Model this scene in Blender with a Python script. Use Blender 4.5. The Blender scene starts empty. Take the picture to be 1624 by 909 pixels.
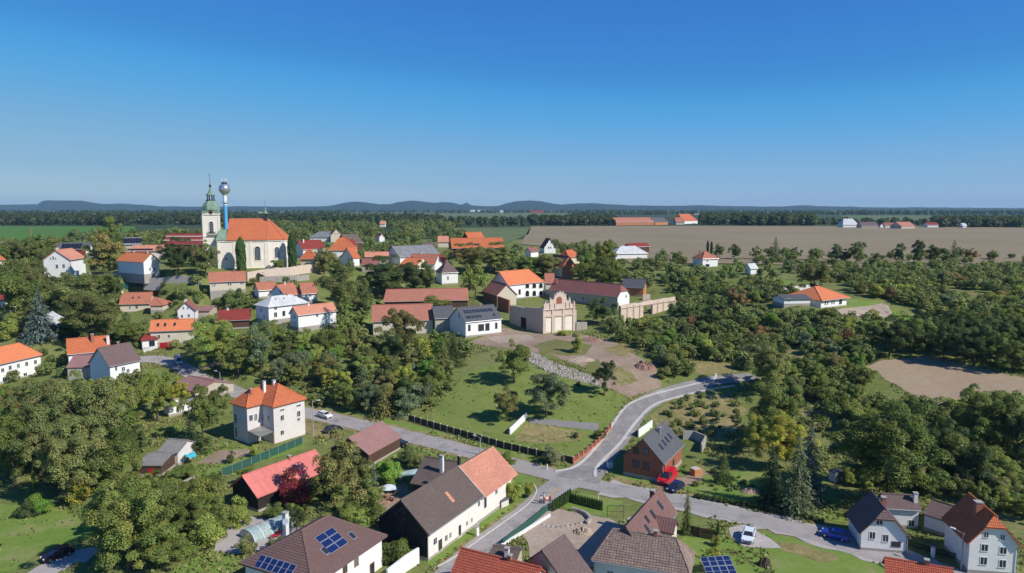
import bpy, bmesh, math, random
import numpy as np
from mathutils import Vector, Matrix
random.seed(7); RNG = np.random.default_rng(7)
S = bpy.context.scene; COL = S.collection
# ------------------------------------------------------------------ camera, sky, sun, exposure
FPX, CX, CY, CAMZ = 1118.0, 812.0, 454.5, 52.0
PITCH = math.atan((CY - 330.0) / FPX)
cam = bpy.data.cameras.new('camera'); camo = bpy.data.objects.new('camera', cam); COL.objects.link(camo)
cam.sensor_width = 36.0; cam.lens = 36.0 * FPX / 1624.0; cam.clip_end = 60000; cam.clip_start = 0.5
camo.location = (0, 0, CAMZ); camo.rotation_euler = (math.pi/2 - PITCH, 0, 0)
S.camera = camo
SUN_EL = math.radians(40); SUN_H = (0.875, -0.485)
SUN = np.array([SUN_H[0]*math.cos(SUN_EL), SUN_H[1]*math.cos(SUN_EL), math.sin(SUN_EL)]); SUN /= np.linalg.norm(SUN)
W = bpy.data.worlds.new('World'); S.world = W; W.use_nodes = True
nt = W.node_tree; nt.nodes.clear()
sky = nt.nodes.new('ShaderNodeTexSky'); sky.sky_type = 'NISHITA'; sky.sun_disc = False
sky.sun_elevation = SUN_EL; sky.sun_rotation = math.atan2(SUN[0], SUN[1])
sky.altitude = 6000; sky.air_density = 1.0; sky.dust_density = 0.0; sky.ozone_density = 2.0
bg = nt.nodes.new('ShaderNodeBackground'); bg.inputs[1].default_value = 0.10
wo = nt.nodes.new('ShaderNodeOutputWorld')
# the camera's colour response to that sky: one tone curve per channel, the same in every direction
SK = 0.12*0.6
mul = nt.nodes.new('ShaderNodeVectorMath'); mul.operation = 'SCALE'; mul.inputs['Scale'].default_value = SK
cur = nt.nodes.new('ShaderNodeRGBCurve')
for ci, pts in enumerate(([(0,0),(.05,.012),(.119,.038),(.154,.047),(.19,.07),(.337,.178),(.531,.25),(.698,.315),(1.2,.36)],
                          [(0,0),(.09,.08),(.215,.187),(.271,.23),(.33,.30),(.55,.372),(.78,.41),(.925,.445),(1.25,.465)],
                          [(0,0),(.2,.31),(.415,.53),(.511,.56),(.599,.62),(.857,.59),(1.0,.575),(1.25,.56)])):
    c = cur.mapping.curves[ci]
    while len(c.points) < len(pts)+1: c.points.new(.5, .5)
    for p, (x, y) in zip(c.points, [(x*.6, y) for x, y in pts]+[(1.0, pts[-1][1])]): p.location = (x, y)
cur.mapping.update()
mul2 = nt.nodes.new('ShaderNodeVectorMath'); mul2.operation = 'SCALE'; mul2.inputs['Scale'].default_value = 10.0
nt.links.new(sky.outputs[0], mul.inputs[0]); nt.links.new(mul.outputs[0], cur.inputs['Color']); nt.links.new(cur.outputs[0], mul2.inputs[0]); nt.links.new(mul2.outputs[0], bg.inputs[0])
nt.links.new(bg.outputs[0], wo.inputs[0])
sl = bpy.data.lights.new('sun', 'SUN'); sl.energy = 4.2; sl.angle = math.radians(0.5); sl.color = (1.0, 0.95, 0.87)
so = bpy.data.objects.new('sun', sl); COL.objects.link(so)
so.rotation_euler = Vector(SUN.tolist()).to_track_quat('Z', 'Y').to_euler(); so.location = (100, -60, 150)
S.view_settings.view_transform = 'Standard'; S.view_settings.look = 'None'
S.view_settings.exposure = 0.25; S.view_settings.gamma = 1.0
S.cycles.max_bounces = 5; S.cycles.diffuse_bounces = 3; S.cycles.transparent_max_bounces = 6; S.cycles.volume_bounces = 0
S.cycles.use_adaptive_sampling = False
# ------------------------------------------------------------------ projection helpers (a photo pixel names a place on the ground)
SP, CP = math.sin(PITCH), math.cos(PITCH)
def ray(u, v):
    a = (u - CX) / FPX; b = -(v - CY) / FPX
    return np.array([a, CP + b*SP, -SP + b*CP])
def proj(p):
    x, y, z = p[0], p[1], p[2] - CAMZ
    d = y*CP - z*SP; h = y*SP + z*CP
    return CX + FPX*x/d, CY - FPX*h/d
def unproj(u, v, z):
    r = ray(u, v); t = (z - CAMZ) / r[2]
    return np.array([r[0]*t, r[1]*t, z])
# ------------------------------------------------------------------ terrain
CTRL = [(0,900,-1),(70,840,-1),(250,870,0),(500,900,0),(700,900,0),(900,905,0),(1100,900,0),(1300,880,0),(1500,905,0),(1620,900,.5),
(515,662,.5),(640,690,.2),(760,720,0),(900,765,0),(1050,800,0),(1200,830,0),(1400,885,0),(383,706,0),(485,690,0),(250,740,-1),(300,650,1.5),
(340,605,4.2),(283,576,6.6),(240,570,7.2),(215,602,5.6),(20,620,4),(60,590,5),(0,700,0),(150,700,0),(100,640,2.5),(115,600,5.8),(265,545,10),
(300,505,14),(220,492,15.2),(100,512,14),(10,503,14.5),(60,560,9),(700,670,1.5),(680,650,2.5),(900,700,1),(960,690,.9),(820,640,4),(900,640,4),
(760,600,7),(870,594,7.6),(960,625,5),(1000,640,3.7),(1060,620,5),(1130,603,6.5),(1180,595,7.2),(870,560,10.5),(800,540,10.3),(930,560,10.2),
(1000,590,8.3),(1020,602,7),(860,530,10),(911,525,10.2),(1000,510,11),(1070,490,13),(740,538,10),(690,533,10.3),(600,540,9),(560,600,5),
(600,640,2.5),(500,600,4.6),(420,590,5.2),(608,480,14.7),(742,478,14.6),(820,480,14),(650,511,12),(497,517,14),(425,505,15.5),(335,463,21.5),
(390,458,22),(480,468,20.5),(540,452,21.5),(400,430,27),(450,427,27),(350,430,27),(290,439,26.6),(220,437,27),(200,450,24),(112,434,26),(20,440,26),
(700,457,17.5),(550,416,27),(640,425,24.5),(900,440,20),(980,478,14.2),(880,470,14),(1030,462,17),(1118,423,24),(1000,405,25.4),(880,402,25.5),(1190,432,23),
(1300,489,20),(1270,484,20.1),(1400,480,19.6),(1370,507,16),(1450,500,16.8),(1250,462,20.6),(1130,479,16.7),(1100,560,10),(1200,540,11.7),(1300,560,11),
(1380,578,10),(1500,575,11),(1500,640,6.3),(1620,590,10.6),(1400,600,8.6),(1620,640,7.8),(1300,640,4.6),(1100,640,3.8),(1050,680,1.2),(1150,700,.6),
(1250,740,.3),(1450,720,2.2),(1600,740,2.6),(1350,780,.3),(1500,790,1),(1620,800,1.5),(1600,520,16),(1550,480,19),(1500,430,23),(1620,450,22),(1400,430,23),
(1300,425,24),(1624,415,25),(1300,410,25.2),(1450,410,25.2),(1100,400,25.3),(760,425,23),(800,395,26),(620,395,27),(480,395,27.5),(300,395,27.3),(100,395,27)]
cp = []
for (u, v, z) in CTRL: p = unproj(u, v, z); cp.append((p[0], p[1], z))
cp += [(-150,95,-2),(160,95,1),(0,60,-1),(-90,60,-2),(90,60,0),(-200,180,4),(-240,240,14),(-280,320,26),(260,190,13),(300,280,21),(330,360,25),(-300,150,2),(350,150,6),(400,250,18)]
for xx in (-420, -280, -140, 0, 140, 280, 420):
    cp += [(xx, 470, 26 if xx < 0 else 25.2), (xx, 560, 25.5)]
cp = np.array(cp)
def _tps(d2): return np.where(d2 > 1e-9, 0.5*d2*np.log(np.maximum(d2, 1e-9)), 0)
_n = len(cp); _s = 100.0
_P = np.column_stack([np.ones(_n), cp[:,0]/_s, cp[:,1]/_s])
_d2 = ((cp[:,None,:2]-cp[None,:,:2])**2).sum(-1)/_s**2
_A = np.zeros((_n+3, _n+3)); _A[:_n,:_n] = _tps(_d2) + np.eye(_n)*0.004; _A[:_n,_n:] = _P; _A[_n:,:_n] = _P.T
_w = np.linalg.solve(_A, np.concatenate([cp[:,2], np.zeros(3)]))
def tps(x, y):
    x = np.atleast_1d(x).astype(float); y = np.atleast_1d(y).astype(float); out = np.zeros(len(x))
    for k in range(0, len(x), 20000):
        xs, ys = x[k:k+20000], y[k:k+20000]
        d2 = ((xs[:,None]-cp[None,:,0])**2 + (ys[:,None]-cp[None,:,1])**2)/_s**2
        out[k:k+20000] = _tps(d2)@_w[:_n] + _w[_n] + _w[_n+1]*xs/_s + _w[_n+2]*ys/_s
    return out
def smooth(a, b, t):
    t = np.clip((t-a)/(b-a), 0, 1); return t*t*(3-2*t)
GX0, GX1, GY0, GY1, GD = -300.0, 380.0, 50.0, 520.0, 2.0
gx = np.arange(GX0, GX1+.1, GD); gy = np.arange(GY0, GY1+.1, GD)
_out = np.array([4,10,20,40,80,150,300,600,1200,2400,4500,8000,12500.])
gxa = np.concatenate([GX0-_out[::-1], gx, GX1+_out]); gya = np.concatenate([GY0-np.array([4,10,20,40,80,150.])[::-1], gy, GY1+_out])
def _hraw(x, y):
    xc = np.clip(x, GX0-20, GX1+20); yc = np.clip(y, GY0-10, GY1+20)
    h = tps(xc, yc)
    k = np.maximum(smooth(440, 520, y), np.maximum(smooth(250, 330, -x), smooth(330, 420, x))*smooth(180,320,y))
    far = 25.5
    h = h*(1-k) + far*k
    return np.clip(h, -2.5, 28.5)
_XX, _YY = np.meshgrid(gxa, gya)
_HH = _hraw(_XX.ravel(), _YY.ravel()).reshape(_XX.shape)
def H(x, y):
    sc = np.ndim(x) == 0
    x = np.atleast_1d(np.asarray(x, float)); y = np.atleast_1d(np.asarray(y, float))
    i = np.clip(np.searchsorted(gxa, x)-1, 0, len(gxa)-2); j = np.clip(np.searchsorted(gya, y)-1, 0, len(gya)-2)
    a = np.clip((x-gxa[i])/(gxa[i+1]-gxa[i]), 0, 1); b = np.clip((y-gya[j])/(gya[j+1]-gya[j]), 0, 1)
    r = (_HH[j,i]*(1-a)+_HH[j,i+1]*a)*(1-b) + (_HH[j+1,i]*(1-a)+_HH[j+1,i+1]*a)*b
    return float(r[0]) if sc else r
_T = np.concatenate([np.arange(60, 700, 1.0), np.geomspace(700, 12000, 400)])
def hit(u, v, dz=0.0):
    r = ray(u, v); d = CAMZ + r[2]*_T - H(r[0]*_T, r[1]*_T) - dz
    k = np.argmax(d < 0)
    if d[k] >= 0: k = len(_T)-1
    if k == 0: t = _T[0]
    else:
        a, b = d[k-1], d[k]; t = _T[k-1] + (_T[k]-_T[k-1])*a/(a-b)
    return np.array([r[0]*t, r[1]*t, CAMZ + r[2]*t])
# ------------------------------------------------------------------ materials
def rgba(c): return (c[0], c[1], c[2], 1)
MATS = {}
class NT:
    def __init__(s, name):
        s.m = bpy.data.materials.new(name); s.m.use_nodes = True; s.t = s.m.node_tree; s.t.nodes.clear()
        s.o = s.n('ShaderNodeOutputMaterial')
    def n(s, ty, **kw):
        x = s.t.nodes.new(ty)
        for k, v in kw.items(): setattr(x, k, v)
        return x
    def l(s, a, b): s.t.links.new(a, b)
    def noise(s, vec, scale, detail=4, rough=.6):
        x = s.n('ShaderNodeTexNoise'); x.inputs['Scale'].default_value = scale; x.inputs['Detail'].default_value = detail
        x.inputs['Roughness'].default_value = rough; s.l(vec, x.inputs['Vector']); return x.outputs['Fac']
    def ramp(s, fac, stops):
        r = s.n('ShaderNodeValToRGB'); e = r.color_ramp.elements
        while len(e) < len(stops): e.new(.5)
        for k, (p, c) in enumerate(stops): e[k].position = p; e[k].color = rgba(c)
        s.l(fac, r.inputs[0]); return r.outputs[0]
    def mix(s, fac, a, b, mode='MIX'):
        x = s.n('ShaderNodeMix'); x.data_type = 'RGBA'; x.blend_type = mode
        for sock, val in ((x.inputs[0], fac), (x.inputs[6], a), (x.inputs[7], b)):
            if hasattr(val, 'is_linked'): s.l(val, sock)
            elif isinstance(val, (int, float)): sock.default_value = val
            else: sock.default_value = rgba(val)
        return x.outputs[2]
    def math(s, op, a, b=0.0):
        x = s.n('ShaderNodeMath', operation=op)
        for k, val in enumerate((a, b)):
            if hasattr(val, 'is_linked'): s.l(val, x.inputs[k])
            else: x.inputs[k].default_value = val
        return x.outputs[0]
    def bsdf(s, col, rough=.8, spec=.3, metal=0, bump=None, bd=.1, bs=.5):
        b = s.n('ShaderNodeBsdfPrincipled')
        if hasattr(col, 'is_linked'): s.l(col, b.inputs['Base Color'])
        else: b.inputs['Base Color'].default_value = rgba(col)
        if hasattr(rough, 'is_linked'): s.l(rough, b.inputs['Roughness'])
        else: b.inputs['Roughness'].default_value = rough
        b.inputs['Specular IOR Level'].default_value = spec; b.inputs['Metallic'].default_value = metal
        if bump is not None:
            k = s.n('ShaderNodeBump'); k.inputs['Distance'].default_value = bd; k.inputs['Strength'].default_value = bs
            s.l(bump, k.inputs['Height']); s.l(k.outputs[0], b.inputs['Normal'])
        s.l(b.outputs[0], s.o.inputs[0]); return s.m
    def pos(s): return s.n('ShaderNodeNewGeometry').outputs['Position']
    def obj(s): return s.n('ShaderNodeTexCoord').outputs['Object']
    def uv(s): return s.n('ShaderNodeTexCoord').outputs['UV']
def sc(c, k): return tuple(min(1, x*k) for x in c)
def lerp(a, b, t): return tuple(x+(y-x)*t for x, y in zip(a, b))
def plain(name, c, rough=.6, spec=.3, metal=0, var=.12):
    if name in MATS: return MATS[name]
    t = NT(name); f = t.noise(t.pos(), 2.5, 4)
    MATS[name] = t.bsdf(t.ramp(f, [(.3, sc(c, 1-var)), (.7, sc(c, 1+var))]), rough, spec, metal); return MATS[name]
def plaster(name, c, dirt=(.25,.22,.18), amt=.35):
    t = NT(name); p = t.pos()
    a = t.noise(p, .35, 5, .65); b = t.noise(p, 3.0, 4)
    col = t.ramp(a, [(.35, sc(c, .93)), (.65, c)])
    st = t.ramp(t.noise(p, .9, 6, .7), [(.56, (0,0,0)), (.75, (amt,amt,amt))])
    col = t.mix(st, col, dirt)
    col = t.mix(.12, col, t.ramp(b, [(.3,(.2,.2,.2)),(.7,(1,1,1))]), 'MULTIPLY')
    MATS[name] = t.bsdf(col, .9, .15, bump=b, bd=.03, bs=.3); return MATS[name]
def tile(name, c, c2=None, age=.4, course=.36, width=.26, moss=.0, con=0):
    t = NT(name); uv = t.uv(); p = t.pos()
    c2 = c2 or sc(c, .6)
    br = t.n('ShaderNodeTexBrick'); t.l(uv, br.inputs['Vector'])
    br.inputs['Scale'].default_value = 1.0; br.inputs['Brick Width'].default_value = width; br.inputs['Row Height'].default_value = course
    br.inputs['Mortar Size'].default_value = .02; br.inputs['Mortar Smooth'].default_value = .3
    br.inputs['Color1'].default_value = rgba(sc(c, 1.12)); br.inputs['Color2'].default_value = rgba(lerp(c, c2, .5) if not con else sc(c2, con)); br.inputs['Mortar'].default_value = rgba(sc(c, .5))
    big = t.noise(p, .3, 6, .75); st = t.noise(p, 1.3, 6, .75)
    col = t.mix(t.ramp(big, [(.38,(0,0,0)),(.66,(min(1,age*1.4),)*3)]), br.outputs['Color'], c2)
    col = t.mix(t.ramp(st, [(.58,(0,0,0)),(.78,(age*.7,)*3)]), col, sc(c2, .55))
    if moss: col = t.mix(t.ramp(t.noise(p, .6, 5, .7), [(.55,(0,0,0)),(.7,(moss,)*3)]), col, (.10,.11,.05))
    sep = t.n('ShaderNodeSeparateXYZ'); t.l(uv, sep.inputs[0])
    saw = t.math('FRACT', t.math('DIVIDE', sep.outputs[1], course))
    hgt = t.math('ADD', t.math('SUBTRACT', 1.0, saw), t.math('MULTIPLY', t.math('SINE', t.math('MULTIPLY', sep.outputs[0], 2*math.pi/width)), .35))
    MATS[name] = t.bsdf(col, .8, .25, bump=hgt, bd=.05, bs=.7); return MATS[name]
def ground(name, stops, s1=.12, s2=1.5, rough=.95, fine=.5, mott=.30, spots=None, cracks=0):
    t = NT(name); p = t.pos()
    a = t.noise(p, s1, 6, .65); b = t.noise(p, s2, 5, .7); c = t.noise(p, 5.0, 4, .7)
    f = t.math('ADD', t.math('MULTIPLY', a, 1-fine), t.math('MULTIPLY', b, fine))
    col = t.ramp(f, stops)
    if cracks:
        vo = t.n('ShaderNodeTexVoronoi'); vo.feature = 'DISTANCE_TO_EDGE'; vo.inputs['Scale'].default_value = cracks
        wv = t.n('ShaderNodeVectorMath', operation='ADD'); t.l(p, wv.inputs[0]); nz = t.n('ShaderNodeTexNoise'); nz.inputs['Scale'].default_value = .8; t.l(p, nz.inputs['Vector']); t.l(nz.outputs['Color'], wv.inputs[1]); t.l(wv.outputs[0], vo.inputs['Vector'])
        col = t.mix(t.ramp(vo.outputs['Distance'], [(.012,(.75,.75,.75)),(.03,(0,0,0))]), col, (.10,.095,.09))
    if spots: col = t.mix(t.ramp(t.noise(p, spots[1], 6, .75), [(.52,(0,0,0)),(.66,(spots[2],)*3)]), col, spots[0])
    col = t.mix(mott, col, t.ramp(c, [(.3,(.35,.35,.35)),(.62,(1.0,1.0,1.0))]), 'MULTIPLY')
    MATS[name] = t.bsdf(col, rough, .1, bump=c, bd=.15, bs=.6); return MATS[name]
plaster('white_plaster', (.88,.87,.84), amt=.16); plaster('cream_plaster', (.70,.62,.48)); plaster('beige_plaster', (.52,.45,.36))
plaster('grey_plaster', (.74,.68,.64), amt=.25); plaster('old_plaster', (.56,.46,.36), (.30,.13,.08), .95); plaster('pink_plaster', (.68,.55,.45), (.42,.18,.11), .95)
plaster('yellow_plaster', (.72,.58,.36)); plaster('church_plaster', (.88,.80,.68), (.6,.45,.3), .4); plaster('rust_plaster', (.30,.13,.09), (.12,.06,.05), .5)
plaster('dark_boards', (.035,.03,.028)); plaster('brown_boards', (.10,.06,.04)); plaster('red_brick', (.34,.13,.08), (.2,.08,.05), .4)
plaster('orange_brick', (.52,.22,.10), (.5,.4,.3), .5); plaster('concrete', (.42,.40,.37)); plaster('pale_stone', (.55,.50,.43), (.2,.17,.13), .7)
plaster('farm_plaster', (.84,.80,.73), (.55,.36,.27), .55); plaster('plinth_stone', (.40,.36,.32), amt=.6); plaster('wood', (.42,.25,.13)); plaster('shade_plaster', (.66,.66,.66))
O1 = (.58,.17,.07)
tile('orange_tile', O1, (.40,.11,.05), .3); tile('bright_orange_tile', (.74,.235,.10), (.58,.18,.08), .25); tile('old_orange_tile', (.54,.19,.11), (.34,.15,.1), .6)
tile('pink_tile', (.50,.19,.13), (.34,.15,.11), .5); tile('salmon_tile', (.70,.30,.19), (.45,.2,.14), .45); tile('red_tile', (.30,.045,.035), (.18,.04,.035), .4)
tile('brown_tile', (.20,.118,.105), (.15,.095,.085), .5, moss=.08); tile('dull_red_tile', (.34,.13,.11), (.22,.10,.085), .5); tile('mauve_tile', (.36,.20,.18), (.28,.15,.135), .5)
tile('plum_tile', (.185,.125,.118), (.13,.09,.085), .4); tile('dark_tile', (.165,.125,.105), (.115,.09,.08), .5, moss=.2)
tile('slate', (.12,.125,.135), (.085,.09,.1), .4); tile('grey_sheet', (.22,.225,.235), (.15,.15,.16), .4, 1.2, 1.0)
tile('pale_sheet', (.62,.63,.62), (.45,.45,.45), .4, 1.2, .8); tile('red_sheet', (.64,.19,.16), (.5,.16,.14), .35, 3.0, .5); tile('green_copper', (.22,.33,.24), (.14,.2,.15), .4, .8, .6)
tile('mottled_tile', (.17,.11,.095), (.25,.19,.155), .4, .34, .42, .05, 1.3); tile('red_brown_tile', (.21,.095,.085), (.15,.09,.08), .5, .34, .42, .05, 1.6)
tile('vivid_tile', (.46,.11,.06), (.30,.08,.05), .25, .36, .26); tile('corrugated', (.30,.29,.27), (.2,.19,.18), .5, 1.5, .2)
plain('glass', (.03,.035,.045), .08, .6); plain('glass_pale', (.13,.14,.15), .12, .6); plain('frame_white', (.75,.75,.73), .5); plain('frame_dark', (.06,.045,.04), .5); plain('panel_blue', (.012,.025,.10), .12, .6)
plain('panel_dark', (.012,.015,.03), .12, .6); plain('panel_frame', (.6,.62,.65), .35, .5, .6); plain('metal_grey', (.45,.46,.47), .4, .5, .5); plain('metal_dark', (.05,.05,.055), .5)
plain('chimney_brick', (.35,.14,.09), .9); plain('chimney_white', (.72,.70,.66), .9); plain('trim', (.5,.42,.36), .8); plain('bark', (.10,.075,.055), .95, .1, 0, .4)
plain('tyre', (.015,.015,.015), .8); plain('rim', (.5,.5,.52), .3, .5, .8); plain('lamp_lens', (.75,.75,.72), .15, .6); plain('tail_lens', (.4,.01,.01), .2, .6)
plain('blue_stem', (.10,.38,.68), .5); plain('silver', (.62,.62,.64), .28, .6, .75); plain('black', (.012,.012,.013), .5); plain('red_paint', (.5,.02,.035), .35, .5)
plain('blue_tarp', (.04,.30,.55), .5); plain('aqua', (.10,.45,.50), .3); plain('white_paint', (.8,.8,.78), .5); plain('gold', (.6,.4,.1), .3, .5, .8)
plain('orange_brick_post', (.50,.20,.12), .9); plain('green_net', (.03,.10,.075), .8); plain('green_metal', (.06,.14,.11), .6)
ground('grass_ground', [(.33,(.12,.145,.045)),(.46,(.17,.205,.055)),(.56,(.22,.235,.08)),(.66,(.31,.27,.13))], .05, .9, spots=((.10,.13,.035),.5,.6))
ground('lawn', [(.3,(.13,.22,.038)),(.5,(.185,.275,.055)),(.62,(.23,.29,.08)),(.72,(.31,.29,.13))], .08, .7, spots=((.35,.30,.15),.16,.6))
ground('meadow', [(.3,(.14,.20,.046)),(.5,(.195,.245,.06)),(.62,(.235,.26,.08)),(.72,(.30,.27,.12))], .06, .5, spots=((.11,.17,.038),.16,.65))
ground('dry_grass', [(.3,(.17,.17,.06)),(.48,(.27,.23,.095)),(.62,(.38,.31,.15)),(.72,(.46,.37,.2))], .1, .8, spots=((.12,.15,.045),.3,.7))
ground('dirt', [(.3,(.25,.175,.125)),(.5,(.36,.265,.195)),(.7,(.46,.36,.27))], .12, 1.0, spots=((.22,.20,.08),.3,.5))
ground('pale_dirt', [(.3,(.34,.26,.19)),(.5,(.44,.35,.27)),(.7,(.55,.46,.37))], .12, 1.0)
ground('terrace_grass', [(.3,(.13,.16,.045)),(.5,(.19,.19,.065)),(.7,(.28,.23,.12))], .1, .8)
ground('field_brown', [(.32,(.235,.19,.115)),(.5,(.27,.22,.14)),(.68,(.31,.255,.17))], .012, .12, fine=.35, mott=.1)
ground('stubble', [(.3,(.34,.25,.155)),(.5,(.40,.30,.20)),(.7,(.46,.36,.25))], .06, .5, spots=((.28,.24,.12),.12,.5))
ground('field_green', [(.32,(.075,.17,.035)),(.6,(.105,.21,.045))], .01, .1, fine=.3)
ground('field_dull', [(.3,(.10,.15,.06)),(.6,(.16,.19,.085))], .008, .1, fine=.3)
ground('field_pale', [(.3,(.35,.28,.19)),(.6,(.42,.35,.25))], .008, .1, fine=.3)
ground('far_ground', [(.35,(.045,.07,.03)),(.55,(.06,.09,.04)),(.68,(.12,.13,.07))], .004, .05, fine=.3)
ground('asphalt', [(.3,(.32,.295,.275)),(.5,(.385,.355,.335)),(.7,(.45,.42,.395))], .25, 2.0, .9, spots=((.23,.215,.205),.22,.75))
ground('new_asphalt', [(.3,(.21,.20,.19)),(.5,(.28,.265,.25)),(.7,(.40,.375,.35))], .3, 1.5, .9, spots=((.46,.42,.37),.25,.8))
ground('pavement', [(.3,(.40,.36,.33)),(.5,(.47,.43,.40)),(.7,(.55,.51,.47))], .3, 2.0, .9); ground('kerb_stone', [(.3,(.50,.47,.43)),(.5,(.60,.57,.53)),(.7,(.68,.65,.60))], .3, 2.0, .9)
ground('gravel', [(.3,(.19,.18,.17)),(.5,(.26,.25,.24)),(.7,(.36,.34,.32))], .5, 3.0, .95, .8)
ground('rubble_stone', [(.3,(.17,.14,.12)),(.45,(.36,.32,.28)),(.6,(.50,.45,.40)),(.75,(.60,.55,.49))], .4, 2.2, .95, .8)
ground('pale_rubble', [(.3,(.22,.19,.15)),(.45,(.38,.34,.29)),(.6,(.50,.45,.39)),(.75,(.58,.53,.46))], .4, 2.2, .95, .8); ground('rubble_brick', [(.3,(.14,.08,.06)),(.5,(.30,.18,.13)),(.7,(.42,.30,.23))], .5, 2.2, .95, .8)
ground('hill_wood', [(.35,(.018,.030,.020)),(.6,(.030,.046,.026))], .003, .03, fine=.4)
def foliage():
    t = NT('foliage'); oi = t.n('ShaderNodeObjectInfo'); at = t.n('ShaderNodeAttribute'); at.attribute_name = 'tint'
    hs = t.n('ShaderNodeHueSaturation'); t.l(oi.outputs['Color'], hs.inputs['Color'])
    sepc = t.n('ShaderNodeSeparateColor'); t.l(at.outputs['Color'], sepc.inputs[0])
    t.l(t.math('ADD', .46, t.math('MULTIPLY', sepc.outputs[0], .08)), hs.inputs['Hue'])
    t.l(t.math('ADD', .55, t.math('MULTIPLY', sepc.outputs[1], .95)), hs.inputs['Value'])
    d = t.n('ShaderNodeBsdfDiffuse'); t.l(hs.outputs[0], d.inputs[0])
    tr = t.n('ShaderNodeBsdfTranslucent'); t.l(t.mix(.5, hs.outputs[0], (.24,.33,.05)), tr.inputs[0])
    g = t.n('ShaderNodeBsdfGlossy'); g.inputs['Roughness'].default_value = .5; g.inputs[0].default_value = (.5,.5,.5,1)
    m = t.n('ShaderNodeMixShader'); m.inputs[0].default_value = .34; t.l(d.outputs[0], m.inputs[1]); t.l(tr.outputs[0], m.inputs[2])
    m2 = t.n('ShaderNodeMixShader'); m2.inputs[0].default_value = .03; t.l(m.outputs[0], m2.inputs[1]); t.l(g.outputs[0], m2.inputs[2])
    t.l(m2.outputs[0], t.o.inputs[0]); MATS['foliage'] = t.m
foliage()
def M(n): return MATS[n] if isinstance(n, str) else n
# ------------------------------------------------------------------ object helpers
def tag(o, label=None, cat=None, group=None, kind=None):
    if label: o['label'] = label
    if cat: o['category'] = cat
    if group: o['group'] = group
    if kind: o['kind'] = kind
    return o
def empty(name, loc, label=None, cat=None, group=None, rz=0):
    o = bpy.data.objects.new(name, None); COL.objects.link(o); o.location = [float(x) for x in loc]; o.rotation_euler = (0,0,rz)
    o.empty_display_size = .2
    return tag(o, label, cat, group)
class MB:
    def __init__(s): s.v=[]; s.f=[]; s.m=[]; s.uv=[]
    def face(s, pts, mi=0, uv=None):
        b = len(s.v); s.v += [tuple(float(c) for c in p) for p in pts]; s.f.append(tuple(range(b, b+len(pts)))); s.m.append(mi)
        s.uv.append(uv if uv is not None else [(p[0]+p[1]*.7, p[2]) for p in pts])
    def box(s, o, ax, ay, az, x, y, z, mi=0):
        o, ax, ay, az = (np.asarray(q, float) for q in (o, ax, ay, az))
        c = [o+ax*x[i]+ay*y[j]+az*z[k] for k in (0,1) for j in (0,1) for i in (0,1)]
        for q in ((0,2,3,1),(4,5,7,6),(0,1,5,4),(2,6,7,3),(0,4,6,2),(1,3,7,5)): s.face([c[i] for i in q], mi)
    def slab(s, pts, th, mi=0, uv=None, off=None):
        off = np.array([0,0,-th]) if off is None else np.asarray(off, float)
        pts = [np.asarray(p, float) for p in pts]; lo = [p+off for p in pts]; n = len(pts)
        s.face(pts, mi, uv); s.face(lo[::-1], mi)
        for k in range(n): s.face([pts[k], lo[k], lo[(k+1)%n], pts[(k+1)%n]], mi)
    def tube(s, p, q, r0, r1=None, n=8, mi=0, caps=True):
        p, q = np.asarray(p, float), np.asarray(q, float); r1 = r0 if r1 is None else r1
        d = q-p; d = d/np.linalg.norm(d); a = np.cross(d, [0,0,1.0] if abs(d[2])<.9 else [1.0,0,0]); a /= np.linalg.norm(a); b = np.cross(d, a)
        A = [p+(a*math.cos(t)+b*math.sin(t))*r0 for t in np.linspace(0, 2*math.pi, n, endpoint=False)]
        B = [q+(a*math.cos(t)+b*math.sin(t))*r1 for t in np.linspace(0, 2*math.pi, n, endpoint=False)]
        for k in range(n): s.face([A[k], A[(k+1)%n], B[(k+1)%n], B[k]], mi)
        if caps: s.face(A[::-1], mi); s.face(B, mi)
    def lathe(s, c, prof, n=16, mi=0, rot=0):
        c = np.asarray(c, float)
        R = [[c+np.array([r*math.cos(t+rot), r*math.sin(t+rot), z]) for t in np.linspace(0, 2*math.pi, n, endpoint=False)] for r, z in prof]
        for a, b in zip(R[:-1], R[1:]):
            for k in range(n): s.face([a[k], a[(k+1)%n], b[(k+1)%n], b[k]], mi)
    def build(s, name, mats, parent=None, base=(0,0,0), smooth=False, link=True, world=False):
        me = bpy.data.meshes.new(name); base = np.asarray(base, float)
        v = np.array(s.v, float).reshape(-1,3) - base
        me.from_pydata(v.tolist(), [], s.f)
        for m in (mats if isinstance(mats, (list, tuple)) else [mats]): me.materials.append(M(m))
        me.polygons.foreach_set('material_index', s.m)
        ul = me.uv_layers.new(name='UVMap'); ul.data.foreach_set('uv', np.array([c for f in s.uv for p in f for c in p], np.float32))
        if smooth:
            me.polygons.foreach_set('use_smooth', [True]*len(s.f))
            bm = bmesh.new(); bm.from_mesh(me); bmesh.ops.remove_doubles(bm, verts=bm.verts, dist=1e-4); bm.to_mesh(me); bm.free()
            try: me.set_sharp_from_angle(angle=math.radians(40))
            except Exception: pass
        me.update()
        if not link: return me
        o = bpy.data.objects.new(name, me); COL.objects.link(o)
        if parent: o.parent = parent
        else: o.location = base.tolist()
        return o
def mesh_obj(name, me, parent=None, loc=(0,0,0), rz=0):
    o = bpy.data.objects.new(name, me); COL.objects.link(o); o.location = [float(c) for c in loc]; o.rotation_euler = (0,0,rz)
    if parent: o.parent = parent
    return o
Z3 = np.array([0,0,1.0])
FOOT = []      # (polygon in xy, height) where no plant may stand
PROT = []      # (u0, v0, u1, v1, depth): what must stay in view
PADS = []      # level ground cut into the slope for each house
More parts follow.
